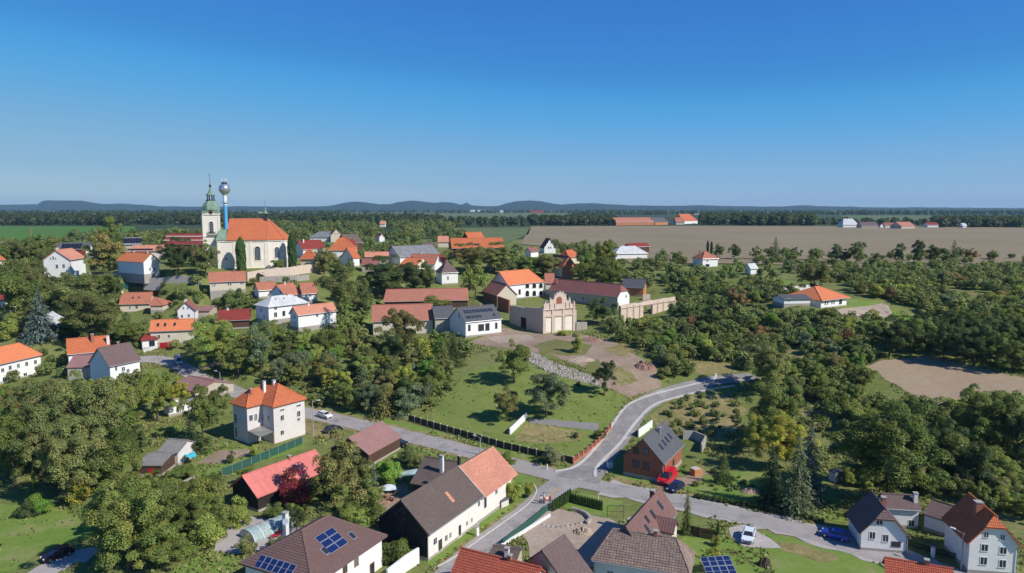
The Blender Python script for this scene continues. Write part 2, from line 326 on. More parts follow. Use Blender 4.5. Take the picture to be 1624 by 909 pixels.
# ------------------------------------------------------------------ houses
LOG = []
class House:
    """frame: o = ground corner, t = along the eave, n = across (to the left of t), L, W, R (ridge above eave), h (eave above ground)"""
    def pt(s, a, b, z): return s.o + s.t*a + s.n*b + Z3*z
    def slope(s, a, q, lift=0.0, back=False):       # a metres along, q metres up the front slope from the eave
        c, sn = s.cosp, s.sinp; b = q*c; z = s.h + q*sn
        nrm = -s.n*sn + Z3*c
        if back: b = s.W-b; nrm = s.n*sn + Z3*c
        return s.pt(a, b, z) + nrm*lift
def solve_house(e, rv, h, p=None, Wd=None, R=None, rf=.5, zg=None, gable=None, L=None, yaw=None):
    s = House(); s.h = h
    if gable is not None:                            # gL, gR: gable eave corners as seen; the eave runs away from gR
        gL, gR = gable
        a, b = hit(*gL, dz=h), hit(*gR, dz=h)
        if zg is None: zg = H((a[0]+b[0])/2, (a[1]+b[1])/2)
        a, b = unproj(*gL, zg+h), unproj(*gR, zg+h)
        n = a-b
        if yaw is not None:
            n = np.array([math.cos(yaw), math.sin(yaw), 0])*np.linalg.norm(n)
            f = lambda k: proj(b+n*k)[0]-gL[0]
            lo, hi = .2, 3.
            for _ in range(40):
                mid = (lo+hi)/2
                if f(mid) > 0: lo = mid
                else: hi = mid
            n = n*lo
        s.W = np.linalg.norm(n); s.n = n/s.W; s.t = np.array([s.n[1], -s.n[0], 0]); s.L = L; s.o = np.array([b[0], b[1], zg])
        mid = s.o + s.n*s.W/2 + Z3*h
        if R is None:
            lo, hi = .1, 14
            for _ in range(40):
                k = (lo+hi)/2
                if proj(mid+Z3*k)[1] > rv: lo = k
                else: hi = k
            R = lo
        s.R = R
    else:
        e1, e2 = e
        a, b = hit(*e1, dz=h), hit(*e2, dz=h)
        if zg is None: zg = H((a[0]+b[0])/2, (a[1]+b[1])/2)
        a, b = unproj(*e1, zg+h), unproj(*e2, zg+h)
        if yaw is not None:
            d = np.array([math.cos(yaw), math.sin(yaw), 0]); lo, hi = .5, 120
            sg = 1 if e2[0] > e1[0] else -1
            for _ in range(50):
                k = (lo+hi)/2
                if (proj(a+d*k)[0]-e2[0])*sg < 0: lo = k
                else: hi = k
            b = a+d*lo
        s.L = np.linalg.norm(b-a); s.t = (b-a)/s.L; s.n = np.array([-s.t[1], s.t[0], 0]); s.o = np.array([a[0], a[1], zg])
        base = s.o + s.t*s.L*rf + Z3*h
        if R is not None and Wd is not None: s.W, s.R = Wd, R
        elif Wd is not None:
            lo, hi = .1, 14
            for _ in range(40):
                k = (lo+hi)/2
                if proj(base+s.n*Wd/2+Z3*k)[1] > rv: lo = k
                else: hi = k
            s.W, s.R = Wd, lo
        else:
            tp = math.tan(math.radians(p)); lo, hi = 1.5, 40
            for _ in range(50):
                k = (lo+hi)/2
                if proj(base+s.n*k/2+Z3*k/2*tp)[1] > rv: lo = k
                else: hi = k
            s.W = lo; s.R = lo/2*tp
    s.sl = math.hypot(s.W/2, s.R); s.cosp = s.W/2/s.sl; s.sinp = s.R/s.sl
    return s
def roof_planes(s, hip='', hk=1.0, half=0.0):
    """outer roof polygons with uv; hip: l / r ends hipped with inset hk*W/2; half: share of the gable that a half hip cuts"""
    L, W_, R, h = s.L, s.W, s.R, s.h; tn = R/(W_/2)
    def P(a, b, z): return s.pt(a, b, h+z)
    il = hk*W_/2 if 'l' in hip else 0; ir = hk*W_/2 if 'r' in hip else 0
    if il+ir > L: k = L/(il+ir)*.999; il *= k; ir *= k
    cl = half if 'L' in hip else 0; cr = half if 'R' in hip else 0    # half hip
    out = []; sl = s.sl
    def front(rev):
        f = (lambda b: W_-b) if rev else (lambda b: b)
        pts = [(0,0,0),(L,0,0)]
        if cr: zc = R*(1-cr); pts += [(L, W_/2*(1-cr), zc), (L-cr*W_/2*.8, W_/2, R)]
        elif ir: pts += [(L-ir, W_/2, R)]
        else: pts += [(L, W_/2, R)]
        if cl: zc = R*(1-cl); pts += [(cl*W_/2*.8, W_/2, R), (0, W_/2*(1-cl), zc)]
        elif il:
            if abs(L-ir-il) > .05: pts += [(il, W_/2, R)]
        else: pts += [(0, W_/2, R)]
        uv = [(a, z/R*sl if R else 0) for a, b, z in pts]
        q = [P(a, f(b), z) for a, b, z in pts]
        if rev: q = q[::-1]; uv = uv[::-1]
        out.append((q, uv))
    front(False); front(True)
    for end, ins, c in (('l', il, cl), ('r', ir, cr)):
        x0 = 0 if end == 'l' else L; d = 1 if end == 'l' else -1
        if ins: q = [(x0,W_,0),(x0,0,0),(x0+d*ins,W_/2,R)]
        elif c: q = [(x0,W_/2*(1+c),R*(1-c)),(x0,W_/2*(1-c),R*(1-c)),(x0+d*c*W_/2*.8,W_/2,R)]
        else: continue
        uv = [(b, z*1.3) for a, b, z in q]
        if d < 0: q = q[::-1]; uv = uv[::-1]
        out.append(([P(*k) for k in q], uv))
    return out
def walls(s, hip, half, ov, mw, mg=None, top=0.0, found=3.0):
    m = MB(); L, W_, R, h = s.L, s.W, s.R, s.h; tn = R/(W_/2); th = .2
    zt = h + ov*tn - th - .02
    a0, a1, b0, b1 = ov, L-ov, ov, W_-ov
    def P(a, b, z): return s.pt(a, b, z)
    m.face([P(a0,b0,-found), P(a1,b0,-found), P(a1,b0,zt), P(a0,b0,zt)], 0)
    m.face([P(a1,b1,-found), P(a0,b1,-found), P(a0,b1,zt), P(a1,b1,zt)], 0)
    for end, x in (('l', a0), ('r', a1)):
        if end in hip: q = [P(x,b1,-found), P(x,b0,-found), P(x,b0,zt), P(x,b1,zt)]
        elif end.upper() in hip:
            zc = h + R*(1-half) - th - .05; hw = W_/2*half
            q = [P(x,b1,-found), P(x,b0,-found), P(x,b0,zt), P(x,W_/2-hw,zc), P(x,W_/2+hw,zc), P(x,b1,zt)]
        else: q = [P(x,b1,-found), P(x,b0,-found), P(x,b0,zt), P(x,W_/2,h+R-th-.02), P(x,b1,zt)]
        if end == 'r': q = q[::-1]
        m.face(q, 1 if mg else 0)
    m.face([P(a0,b0,zt-.3), P(a1,b0,zt-.3), P(a1,b1,zt-.3), P(a0,b1,zt-.3)], 0)
    s.a0, s.a1, s.b0, s.b1, s.zt = a0, a1, b0, b1, zt
    return m
SIDES = {'f': (lambda s: (s.pt(0, s.b0, 0), s.t, -s.n)), 'b': (lambda s: (s.pt(0, s.b1, 0), s.t, s.n)),
         'l': (lambda s: (s.pt(s.a0, 0, 0), s.n, -s.t)), 'r': (lambda s: (s.pt(s.a1, 0, 0), s.n, s.t))}
def on_side(s, side, u, v):
    o, ax, nr = SIDES[side](s); r = ray(u, v); c = np.array([0,0,CAMZ])
    k = np.dot(o-c, nr)/np.dot(r, nr); p = c+r*k
    d = np.dot(p-s.o, ax); lo, hi = ((s.a0+.9, s.a1-.9) if side in 'fb' else (s.b0+.9, s.b1-.9)); p = p+ax*(min(max(d, lo), hi)-d)
    return p, ax, nr
def window(s, parent, base, p, ax, nr, w, h, frame='frame_white', arch=False, door=False, deep=True, pane='glass', name='window'):
    """frame standing proud of the wall and a pane set back inside it"""
    m = MB(); fw = min(.09, w*.10); z = Z3
    m.box(p, ax, nr, z, (-w/2,-w/2+fw), (-.02,.045), (-h/2,h/2)); m.box(p, ax, nr, z, (w/2-fw,w/2), (-.02,.045), (-h/2,h/2))
    m.box(p, ax, nr, z, (-w/2+fw,w/2-fw), (-.02,.045), (h/2-fw,h/2)); m.box(p, ax, nr, z, (-w/2-.03,w/2+.03), (-.02,.09), (-h/2-.03,-h/2+fw*.5))
    if not door: m.box(p, ax, nr, z, (-.03,.03), (.0,.05), (-h/2+fw,h/2-fw))
    o = m.build(name, frame, parent, base)
    if deep:
        g = MB(); g.box(p, ax, nr, z, (-w/2+fw*.6,w/2-fw*.6), (-.03,.025), (-h/2+fw*.5,h/2-fw*.5)); g.build('pane', 'glass_pale' if pane == 'glass' and (int(abs(p[0])*7+abs(p[1])*3) % 4 == 0) else pane, o, base)
    else:
        b = MB()
    return o
def chimney(s, parent, base, a, b, top, w=.6, mat='chimney_brick', d=None):
    m = MB(); c = s.pt(a, b, 0); d = d or w
    zr = s.h + s.R*(1-abs(b-s.W/2)/(s.W/2)); zt = s.h+s.R+top
    m.box(c, s.t, s.n, Z3, (-w/2,w/2), (-d/2,d/2), (zr-.5, zt)); m.box(c, s.t, s.n, Z3, (-w/2-.08,w/2+.08), (-d/2-.08,d/2+.08), (zt,zt+.14), 1)
    m.build('chimney', [mat, 'concrete'], parent, base)
def house(name, label, e=None, rv=None, h=3.0, p=42, W=None, R=None, rf=.5, zg=None, gable=None, L=None, yaw=None, hip='', hk=1.0, half=.35, ov=.4, wall='white_plaster',
          gmat=None, roof='orange_tile', win=(), ch=(), cat='house', group=None, found=3.0, sky_l=(), solar=(), frame='frame_white', prot=True, gutter=True, chm='chimney_brick', cw=.6, tiles=False, pad=True, ridge=True, clear=1.0, wallobj=True):
    s = solve_house(e, rv, h, p, W, R, rf, zg, gable, L, yaw)
    if cat == 'house' and not ch and s.L > 7 and s.o[1] < 600: ch = [(.62, .5, .6, .5)]
    LOG.append((name, label[:34], round(s.L,1), round(s.W,1), round(s.R,1), 'z%.1f' % s.o[2], 'D%.0f' % s.o[1]))
    base = s.pt(s.L/2, s.W/2, 0); s.base = base
    r = empty(name, base, label, cat, group); s.root = r; s.label = label
    hp = hip
    wm = walls(s, hp, half, ov, wall, gmat, found=found)
    if wallobj: wm.build('wall', [wall, gmat or wall], r, base)
    if wallobj and s.o[1] < 330:
        k = MB(); l0, l1, w0, w1 = s.a0-.035, s.a1+.035, s.b0-.035, s.b1+.035; q = [(l0,w0),(l1,w0),(l1,w1),(l0,w1)]
        for (x0,y0),(x1,y1) in zip(q, q[1:]+q[:1]): k.face([s.pt(x0,y0,-found), s.pt(x1,y1,-found), s.pt(x1,y1,.5), s.pt(x0,y0,.5)])
        k.face([s.pt(x,y,.5) for x,y in q]); k.build('plinth', 'plinth_stone', r, base)
    m = MB()
    for q, uv in roof_planes(s, hip, hk, half): m.slab(q, .2, 0, uv)
    rf_o = m.build('roof', roof, r, base); s.roof = rf_o
    if tiles: courses(s, rf_o, base, roof, hip, hk, half)
    if ridge:
        il = hk*s.W/2 if 'l' in hip else 0; ir = hk*s.W/2 if 'r' in hip else 0
        if s.L-il-ir > .6:
            k = MB(); k.tube(s.pt(il,s.W/2,s.h+s.R), s.pt(s.L-ir,s.W/2,s.h+s.R), .16, n=6); 
            for end, i_ in (('l', il), ('r', ir)):
                if end in hip:
                    x0, x1 = (0, il) if end == 'l' else (s.L, s.L-ir)
                    for bb in (0, s.W): k.tube(s.pt(x0,bb,s.h), s.pt(x1,s.W/2,s.h+s.R), .13, n=6)
            k.build('ridge_cap', roof, rf_o, base)
    if gutter and s.L > 5:
        k = MB(); k.tube(s.pt(.1,-.08,s.h-.1), s.pt(s.L-.1,-.08,s.h-.1), .09, n=6); k.tube(s.pt(.3,s.b0-.12,s.h-.1), s.pt(.3,s.b0-.12,0), .06, n=5); k.build('gutter', 'metal_grey', r, base)
    far = s.o[1] > 330
    for wd in win:
        side, u, v, w_, h_ = wd[:5]; opt = wd[5] if len(wd) > 5 else {}
        pp, ax, nr = on_side(s, side, u, v)
        window(s, r, base, pp, ax, nr, w_, h_, **{**dict(frame=frame), **opt})
    for c in ch:
        chimney(s, rf_o, base, s.L*c[0], s.W*c[1], c[2], c[3] if len(c) > 3 else cw, c[4] if len(c) > 4 else chm)
    for (fa, fq, w_, h_) in sky_l:
        k = MB(); c = s.slope(s.L*fa, s.sl*fq); up = s.n*s.cosp+Z3*s.sinp; nr = -s.n*s.sinp+Z3*s.cosp
        k.box(c, s.t, up, nr, (-w_/2,w_/2), (-h_/2,h_/2), (0,.08), 0); k.box(c, s.t, up, nr, (-w_/2+.08,w_/2-.08), (-h_/2+.08,h_/2-.08), (.06,.10), 1)
        k.build('skylight', ['metal_dark' if h_ > 1.2 else 'frame_dark', 'glass'], rf_o, base)
    for (fa, fq, n1, n2, pw, phh, mat) in solar: panels(s.slope(s.L*fa, s.sl*fq), s.t, s.n*s.cosp+Z3*s.sinp, n1, n2, pw, phh, r, base, mat, fr='metal_grey' if s.o[1] < 250 else 'metal_dark')
    if pad: PADS.append((s.o.copy(), s.t.copy(), s.n.copy(), s.L, s.W, zg_ := float(s.o[2])))
    FOOT.append(([s.pt(-clear,-clear,0)[:2], s.pt(s.L+clear,-clear,0)[:2], s.pt(s.L+clear,s.W+clear,0)[:2], s.pt(-clear,s.W+clear,0)[:2]], s.h+s.R))
    if prot:
        c = [s.pt(a,b,z) for a in (0,s.L) for b in (0,s.W) for z in (.5, s.h)] + [s.pt(s.L/2,s.W/2,s.h+s.R), s.pt(0,s.W/2,s.h+s.R*(0 if 'l' in hip else 1)), s.pt(s.L,s.W/2,s.h+s.R*(0 if 'r' in hip else 1))]
        q = [proj(k) for k in c]; PROT.append((min(k[0] for k in q), min(k[1] for k in q), max(k[0] for k in q), max(k[1] for k in q), base[1]-s.W/2))
    return s
def courses(s, parent, base, mat, hip='', hk=1.0, half=.35, step=.36, name='tile_course'):
    """rows of tiles stepping down every roof plane"""
    m = MB()
    for q, uv in roof_planes(s, hip, hk, half):
        q = [np.asarray(k) for k in q]; a = q[0]; ax = unit3(q[1]-q[0]); nr = np.cross(q[1]-q[0], q[-1]-q[0]); nr = unit3(nr)
        if nr[2] < 0: nr = -nr
        up = np.cross(nr, ax); up = up if up[2] > 0 else -up
        P2 = [(np.dot(k-a, ax), np.dot(k-a, up)) for k in q]; lo, hi = min(p[1] for p in P2), max(p[1] for p in P2); z = lo
        def span(zz):
            xs = []
            for (x0,y0),(x1,y1) in zip(P2, P2[1:]+P2[:1]):
                if (y0-zz)*(y1-zz) <= 0 and abs(y1-y0) > 1e-6: xs.append(x0+(x1-x0)*(zz-y0)/(y1-y0))
            return (min(xs), max(xs)) if len(xs) > 1 else None
        while z < hi-.05:
            z1 = min(z+step, hi-.01); s0, s1 = span(z+.01), span(z1)
            if s0 and s1:
                A, B, C, D = a+ax*s0[0]+up*z+nr*.075, a+ax*s0[1]+up*z+nr*.075, a+ax*s1[1]+up*z1+nr*.02, a+ax*s1[0]+up*z1+nr*.02
                m.face([A,B,C,D], 0, [(s0[0],z),(s0[1],z),(s1[1],z1),(s1[0],z1)]); m.face([A-nr*.075, B-nr*.075, B, A], 0)
            z = z1
    o = m.build(name, mat, parent, base); o['kind'] = 'stuff'; return o
def unit3(v): return v/np.linalg.norm(v)
_pcache = {}
def panels(c, tx, up, n1, n2, pw, ph, parent, base, mat='panel_blue', gap=.06, lift=.1, fr='panel_frame'):
    tx, up = np.asarray(tx, float), np.asarray(up, float); nr = np.cross(tx, up); first = None
    for j in range(n2):
        for i in range(n1):
            o = np.asarray(c)+tx*(i-(n1-1)/2)*(pw+gap)+up*(j-(n2-1)/2)*(ph+gap)
            if first is None:
                k = MB(); k.box((0,0,0), tx, up, nr, (-pw/2,pw/2), (-ph/2,ph/2), (lift-.04,lift)); k.box((0,0,0), tx, up, nr, (-pw/2+.05,pw/2-.05), (-ph/2+.05,ph/2-.05), (lift-.01,lift+.012), 1)
                if ph > 1.2: k.box((0,0,0), tx, up, nr, (-pw/2+.05,pw/2-.05), (-.02,.02), (lift,lift+.016), 0)
                first = k.build('solar_panel', [fr, mat], link=False)
            mesh_obj('solar_panel', first, parent, o-base)
# ------------------------------------------------------------------ the village, front to back
D_ = dict(door=True)
# foreground
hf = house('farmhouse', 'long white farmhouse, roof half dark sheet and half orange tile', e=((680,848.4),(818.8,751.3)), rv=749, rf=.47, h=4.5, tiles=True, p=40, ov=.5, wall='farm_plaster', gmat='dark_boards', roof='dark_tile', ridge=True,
  win=[('f',690,858,1.0,1.1),('f',707.5,853,.8,1.0),('f',714,848.5,.7,.9),('f',729,842,.9,2.1,D_),('f',698,866,1.2,2.3,dict(door=True,pane='frame_dark')),('f',740.5,830,.55,.8),('f',748,824.5,.55,.8),('f',759.5,798.5,.8,1.0),('f',769.5,796,1.0,2.2,D_),('f',787,779,.9,1.1)],
  ch=[(.66,.62,.9,.4,'metal_dark')], gutter=True)
def farm_tiles(s):
    c = unproj(767.8, 787.4, s.o[2]+s.h); a0 = float(np.dot(c-s.o, s.t)); m = MB(); L = s.L
    for back in (False, True):
        q = [s.slope(a0,-.25,.07,back), s.slope(L+.25,-.25,.07,back), s.slope(L+.25,s.sl,.07,back), s.slope(a0,s.sl,.07,back)]; uv = [(a0,0),(L,0),(L,s.sl),(a0,s.sl)]
        if back: q = q[::-1]; uv = uv[::-1]
        m.slab(q, .12, 0, uv)
    m.build('roof_tiles', 'salmon_tile', s.roof, s.base); k = MB(); k.tube(s.slope(a0,0,.1), s.slope(a0,s.sl,.1), .12, n=5); k.build('verge', 'trim', s.roof, s.base)
    q = s.slope(s.L*.33, s.sl*.45, .04); k = MB(); k.box(q, s.t, s.n*s.cosp+Z3*s.sinp, -s.n*s.sinp+Z3*s.cosp, (-.35,.35), (-1.0,1.0), (0,.06)); k.build('roof_patch', 'salmon_tile', s.roof, s.base)
farm_tiles(hf)
house('house', 'brick-red new house with grey sheet roof and roof windows by the junction', e=((1053,736.5),(1085,704.6)), rv=696, rf=0, h=3.6, p=45, ov=.35, wall='red_brick', roof='slate', frame='frame_dark', zg=.2,
  win=[('l',1008.5,714.5,1.2,1.3),('l',1024,716,1.2,1.3),('l',1008,735.5,1.4,1.5),('l',1024.5,738.5,1.4,1.5),('f',1051,744,1.0,2.1,D_),('f',1068,733,1.1,1.2)],
  sky_l=[(.30,.45,.8,1.4),(.47,.47,.8,1.4),(.62,.49,.8,1.4),(.78,.51,.8,1.4)], ch=[(.55,.40,.3,.5,'metal_grey')])
s_villa_h = 8.6
house('house', 'white cottage with half-hipped maroon roof beside the blue car', gable=((1363,830),(1444,853)), rv=809, h=2.8, L=7.4, tiles=True, yaw=math.radians(180-11), hip='L', half=.38, ov=.4, wall='white_plaster', roof='plum_tile',
  win=[('l',1395,826,1.0,1.2),('l',1383.5,849,.9,1.2),('l',1404.5,853.5,.9,1.2),('l',1421,863,1.3,.8,dict(frame='frame_dark'))], ch=[(.5,.4,.5,.6,'chimney_brick')])
house('house', 'low white wing with maroon roof joining the cottage and the barn', e=((1404,806),(1462,809.5)), rv=784, h=3.3, p=36, ov=.3, wall='white_plaster', roof='plum_tile', win=[('f',1445.5,830,1.0,1.2)], ch=[(.9,.3,.7,.6,'chimney_white')])
house('outbuilding', 'low white outbuilding with plum sloping roof between the two gabled houses', e=((1462,814),(1514,831)), rv=800, h=2.7, p=22, ov=.3, wall='white_plaster', roof='plum_tile', cat='outbuilding', ch=[(.88,.75,.7,.9,'chimney_white')])
house('house', 'large white house with orange half-hipped roof at right edge', gable=((1535,854.6),(1622,868.5)), rv=820, h=4.5, L=8.5, tiles=True, yaw=math.radians(180-9), hip='L', half=.38, ov=.45, wall='white_plaster', roof='orange_tile',
  win=[('l',1564,848.5,.7,.8),('l',1590,852,.7,.8),('l',1561.5,868.5,1.0,1.1),('l',1591,873,1.0,1.1),('l',1560,889.5,1.0,1.2),('l',1590,894,1.0,1.2)], ch=[(.42,.62,.6,.9,'chimney_brick')])
house('house', 'house with dull red ribbed tile roof at bottom right edge', e=((1404,918),(1516,938)), rv=893, rf=.5, h=3.6, p=38, roof='vivid_tile', cat='house', prot=False, tiles=True)
house('house', 'house with vivid red pantile roof at bottom centre', e=((712,915),(842,950)), rv=884, rf=.5, h=3.6, p=40, roof='vivid_tile', prot=False, tiles=True)
# left middle
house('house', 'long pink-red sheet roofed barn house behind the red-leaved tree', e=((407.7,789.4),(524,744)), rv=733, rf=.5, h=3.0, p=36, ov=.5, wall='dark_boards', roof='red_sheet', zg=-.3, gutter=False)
house('carport', 'open carport barn with plain brown roof beside the road', e=((585,721.5),(637.5,692.6)), rv=681, rf=.5, h=2.8, p=30, ov=.3, wall='brown_boards', roof='mauve_tile', cat='carport', gutter=False)
house('shed', 'white garden cabin with grey flat-pitched roof left of the villa', e=((266,645),(317,634)), rv=636, rf=.5, h=2.6, p=10, ov=.25, wall='white_plaster', roof='corrugated', cat='cabin',
  win=[('f',270,652,.6,.8),('f',281.5,648,.7,1.7,D_),('f',290,645,.9,.8),('f',307,641,.8,1.2)], gutter=False, ch=[(.35,.6,.6,.9,'chimney_white')])
house('shed', 'grey corrugated roofed shed, upper of the two by the yard', e=((249,716),(282,718.5)), rv=697, rf=.5, h=2.8, p=24, ov=.2, wall='grey_plaster', roof='corrugated', cat='shed', gutter=False)
house('shed', 'lower lean-to shed with pale corrugated roof and red door', e=((216,738),(256,738)), rv=720, rf=.55, h=2.4, p=10, ov=.2, wall='brown_boards', roof='corrugated', cat='shed', gutter=False, win=[('f',241,750,1.3,1.7,dict(door=True,frame='red_paint',pane='red_paint'))])
house('garage', 'long garage with flat dull pink roof below the street', e=((268,612),(309,622)), rv=600, rf=.5, h=2.6, p=16, ov=.2, wall='beige_plaster', roof='mauve_tile', cat='garage', gutter=False)
house('house', 'white house with bright orange roof at the left edge', e=((-40,587),(67.8,562.5)), rv=545, rf=.8, h=5.4, p=40, wall='white_plaster', roof='bright_orange_tile', hip='r', hk=.7,
  win=[('f',4,587,1,1.1),('f',16,583,1,1.2),('f',29,580,1,1.2),('f',42,577,1,1.2),('f',56,574,1,1.2),('f',7,602,1.2,1.5),('f',40,595,1.2,1.4)], ch=[(.45,.6,.5)])
house('house', 'orange tiled house above the grey barn on the left', e=((106,562.5),(176,556)), rv=535, rf=.5, h=4.2, p=42, wall='white_plaster', roof='orange_tile', ch=[(.6,.35,1.0,.8,'chimney_brick'),(.95,.25,.3,.7,'chimney_white')])
house('house', 'white house with steep grey-brown slate roof by the street', e=((173,581.7),(224.4,571)), rv=547.5, rf=.5, h=5.0, p=45, ov=.35, wall='white_plaster', roof='plum_tile', win=[('f',195.5,585,1.1,1.2),('f',203,588,1,1.1),('f',209,594,1,1),('f',184,584,.7,1.3)])
house('outbuilding', 'low outbuilding with dusty pink roof joined to the slate roofed house', e=((104,583),(165,581)), rv=563, rf=.5, h=3.4, p=24, ov=.3, wall='beige_plaster', roof='mauve_tile', cat='outbuilding', gutter=False)
house('house', 'house with long orange-red roof and three skylights behind round tree', e=((236,526),(306,523.3)), rv=506.5, rf=.5, h=4.2, p=42, wall='cream_plaster', roof='bright_orange_tile', sky_l=[(.18,.55,.7,1.3),(.34,.55,.7,1.3),(.56,.55,.7,1.3)], win=[('f',252,534,.9,1.2),('f',268,533,.8,1)])
house('porch', 'small red roofed porch in front of the long orange house', e=((271,530.5),(298,529.5)), rv=522.5, rf=.5, h=2.6, p=30, wall='cream_plaster', roof='red_tile', cat='porch', gutter=False)
house('kiosk', 'little white porch house with dark red roof beside red gate', e=((223,540),(251,537.5)), rv=530, rf=.5, h=2.9, p=28, wall='white_plaster', roof='red_tile', cat='porch', gutter=False, win=[('f',241,545,1.8,1.9,D_)], hip='lr', hk=.6)
house('house', 'white gabled house with dark maroon roof above the street', gable=((279,496.5),(310,492.5)), rv=479.5, h=3.6, L=7, zg=14.6, wall='white_plaster', roof='dull_red_tile', yaw=math.radians(180+14),
  win=[('l',291,488.7,.6,.8),('l',298,488.2,.6,.8),('l',288.7,501.5,.8,1),('l',299.5,500.5,.8,1)], ch=[(.35,.55,.7,.7,'chimney_white')])
house('house', 'orange roofed cottage with two white roof windows below the tennis net', e=((188,483),(238,480)), yaw=.22, rv=464, rf=.5, h=3.2, p=40, wall='cream_plaster', roof='old_orange_tile', sky_l=[(.4,.55,.6,.8),(.6,.55,.6,.8)], win=[('f',217,487,1,1.2),('f',206,488,.8,1)], ch=[(.02,.5,.9,.5,'chimney_white')])
house('house', 'small wing with orange roof beside the cottage with roof windows', e=((236,484.5),(259,482.5)), yaw=.1, rv=471, rf=.4, h=2.2, p=30, wall='cream_plaster', roof='old_orange_tile', hip='r', gutter=False)
house('cabin', 'dark timber cabin with pale grey roof behind the blue spruce', e=((93,518),(110,508)), rv=505, rf=.3, h=2.8, W=9, R=3.2, wall='dark_boards', gmat='dark_boards', roof='pale_sheet', cat='cabin', gutter=False)
house('house', 'white house with small maroon roof at the left edge', e=((-14,477.5),(17,474)), yaw=.3, rv=467, rf=.6, h=5, p=30, wall='white_plaster', roof='red_tile', win=[('f',7,484,.9,1.1)])
house('house', 'cream house with orange roof at the far left edge', e=((-14,414),(10,412)), rv=404, rf=.6, h=4.5, p=36, wall='cream_plaster', roof='orange_tile')
house('house', 'cream house with rusty orange roof under the church wall', e=((331,448),(391,443.5)), yaw=.42, rv=431, rf=.5, h=3.6, p=42, wall='cream_plaster', roof='old_orange_tile', win=[('f',337.5,452.5,.6,.9),('f',341,452.2,.6,.9),('f',362.5,450.7,.6,.9),('f',366,450.5,.6,.9),('f',382,449,.6,.9),('f',385.5,448.8,.6,.9)], ch=[(.7,.5,.4)])
house('house', 'orange roofed house with small white annex below the church wall', e=((409,461),(440,459)), rv=447.5, rf=.5, h=2.8, p=38, wall='white_plaster', roof='old_orange_tile', win=[('f',430,465,1.4,1.4,D_)])
house('house', 'white fronted gable house with orange roof behind grey-white roof', e=((453,470),(479,465.5)), rv=450, rf=.5, h=3.0, p=44, wall='white_plaster', roof='old_orange_tile', win=[('l',445,461.5,.8,1.4)], ch=[(.5,.5,.7,.5,'chimney_white')])
house('house', 'low house with reddish roof at the foot of the church wall', e=((479,466.5),(505,461.5)), yaw=.5, rv=448.5, rf=.4, h=2.7, p=38, wall='white_plaster', roof='old_orange_tile', win=[('f',492,468,1,1.1)])
house('house', 'white house with pale grey hipped sheet roof and timber terrace', e=((425,487.5),(490.5,480)), rv=468.8, rf=.5, h=4.8, p=32, wall='white_plaster', roof='pale_sheet', hip='lr', hk=.9,
  win=[('f',437,488.5,1.1,1.1),('f',437,499,1.2,1.6),('f',450,497,1.2,1.8,D_),('f',468,492,1,1.3),('l',414,492,.9,1.1),('l',419,503,.9,1)], sky_l=[(.3,.7,.5,.5),(.5,.7,.5,.5)])
house('house', 'white house with brownish pink roof and blue shaded gable', e=((472,500.5),(535.7,493)), rv=483, rf=.5, h=4.4, p=40, wall='white_plaster', roof='salmon_tile', win=[('l',463.5,502.5,.7,1.2),('l',467.5,502,.7,1.2),('l',463,512,.7,1.2),('l',468,512,.7,1.2),('f',503,499.5,.9,1.2),('f',515,498.5,.9,1.2)], ch=[(.38,.5,.6,.6,'chimney_white')])
house('shed', 'low terrace shed with flat dusty pink roof right of the small maroon gable house', e=((309,493),(333,492)), yaw=.1, rv=485, rf=.5, h=2.2, p=10, wall='beige_plaster', roof='mauve_tile', cat='shed', gutter=False)
house('house', 'low house under vivid maroon roof behind the round green tree', e=((345,509.5),(397,507)), rv=490.5, rf=.6, h=2.9, p=36, wall='brown_boards', roof='red_tile', ch=[(.3,.5,.5,.6,'chimney_white')])
# middle
house('house', 'long barn with pink-orange roof behind a vine covered shed', e=((608,478.6),(743.7,476)), rv=458, rf=.5, h=3.4, p=44, wall='brown_boards', roof='pink_tile', cat='barn', hip='l', hk=.25, ch=[])
house('barn', 'cream walled barn with pink-orange roof next to the white solar house', e=((590,510.5),(688.5,507.5)), rv=482.5, rf=.6, h=4.8, p=44, wall='cream_plaster', roof='pink_tile', cat='barn')
house('barn', 'grey roofed barn wing joining the pink barn and the white solar house', e=((689,505.5),(722,504)), rv=485.5, rf=.5, h=4.6, p=40, wall='beige_plaster', roof='slate', cat='barn', win=[('f',706,514,.6,3.8,dict(pane='chimney_brick'))])
s20 = house('house', 'modern white house with grey roof and rows of black solar panels', e=((737.5,511.5),(797,505.5)), rv=485.5, rf=.5, h=5.0, p=36, ov=.3, wall='white_plaster', roof='slate', frame='frame_dark',
  win=[('l',728,501,.5,1.3),('f',744.3,520,.9,2.0),('f',763,519.5,2.2,2.2,D_),('f',773,518.5,1.6,2.4,D_),('f',787,516.5,.9,2.0,D_)], solar=[(.5,.66,11,1,.95,1.7,'panel_dark'),(.33,.30,5,1,.9,1.4,'panel_dark')], sky_l=[(.13,.30,.9,1.3),(.84,.30,.8,1.2)])
s_manor = house('manor', 'manor house with orange roof above white arcaded storeys', e=((806,452.5),(864,447)), rv=428.5, rf=.5, h=6.2, p=42, wall='white_plaster', roof='bright_orange_tile', cat='manor', hip='r', hk=.7, ch=[])
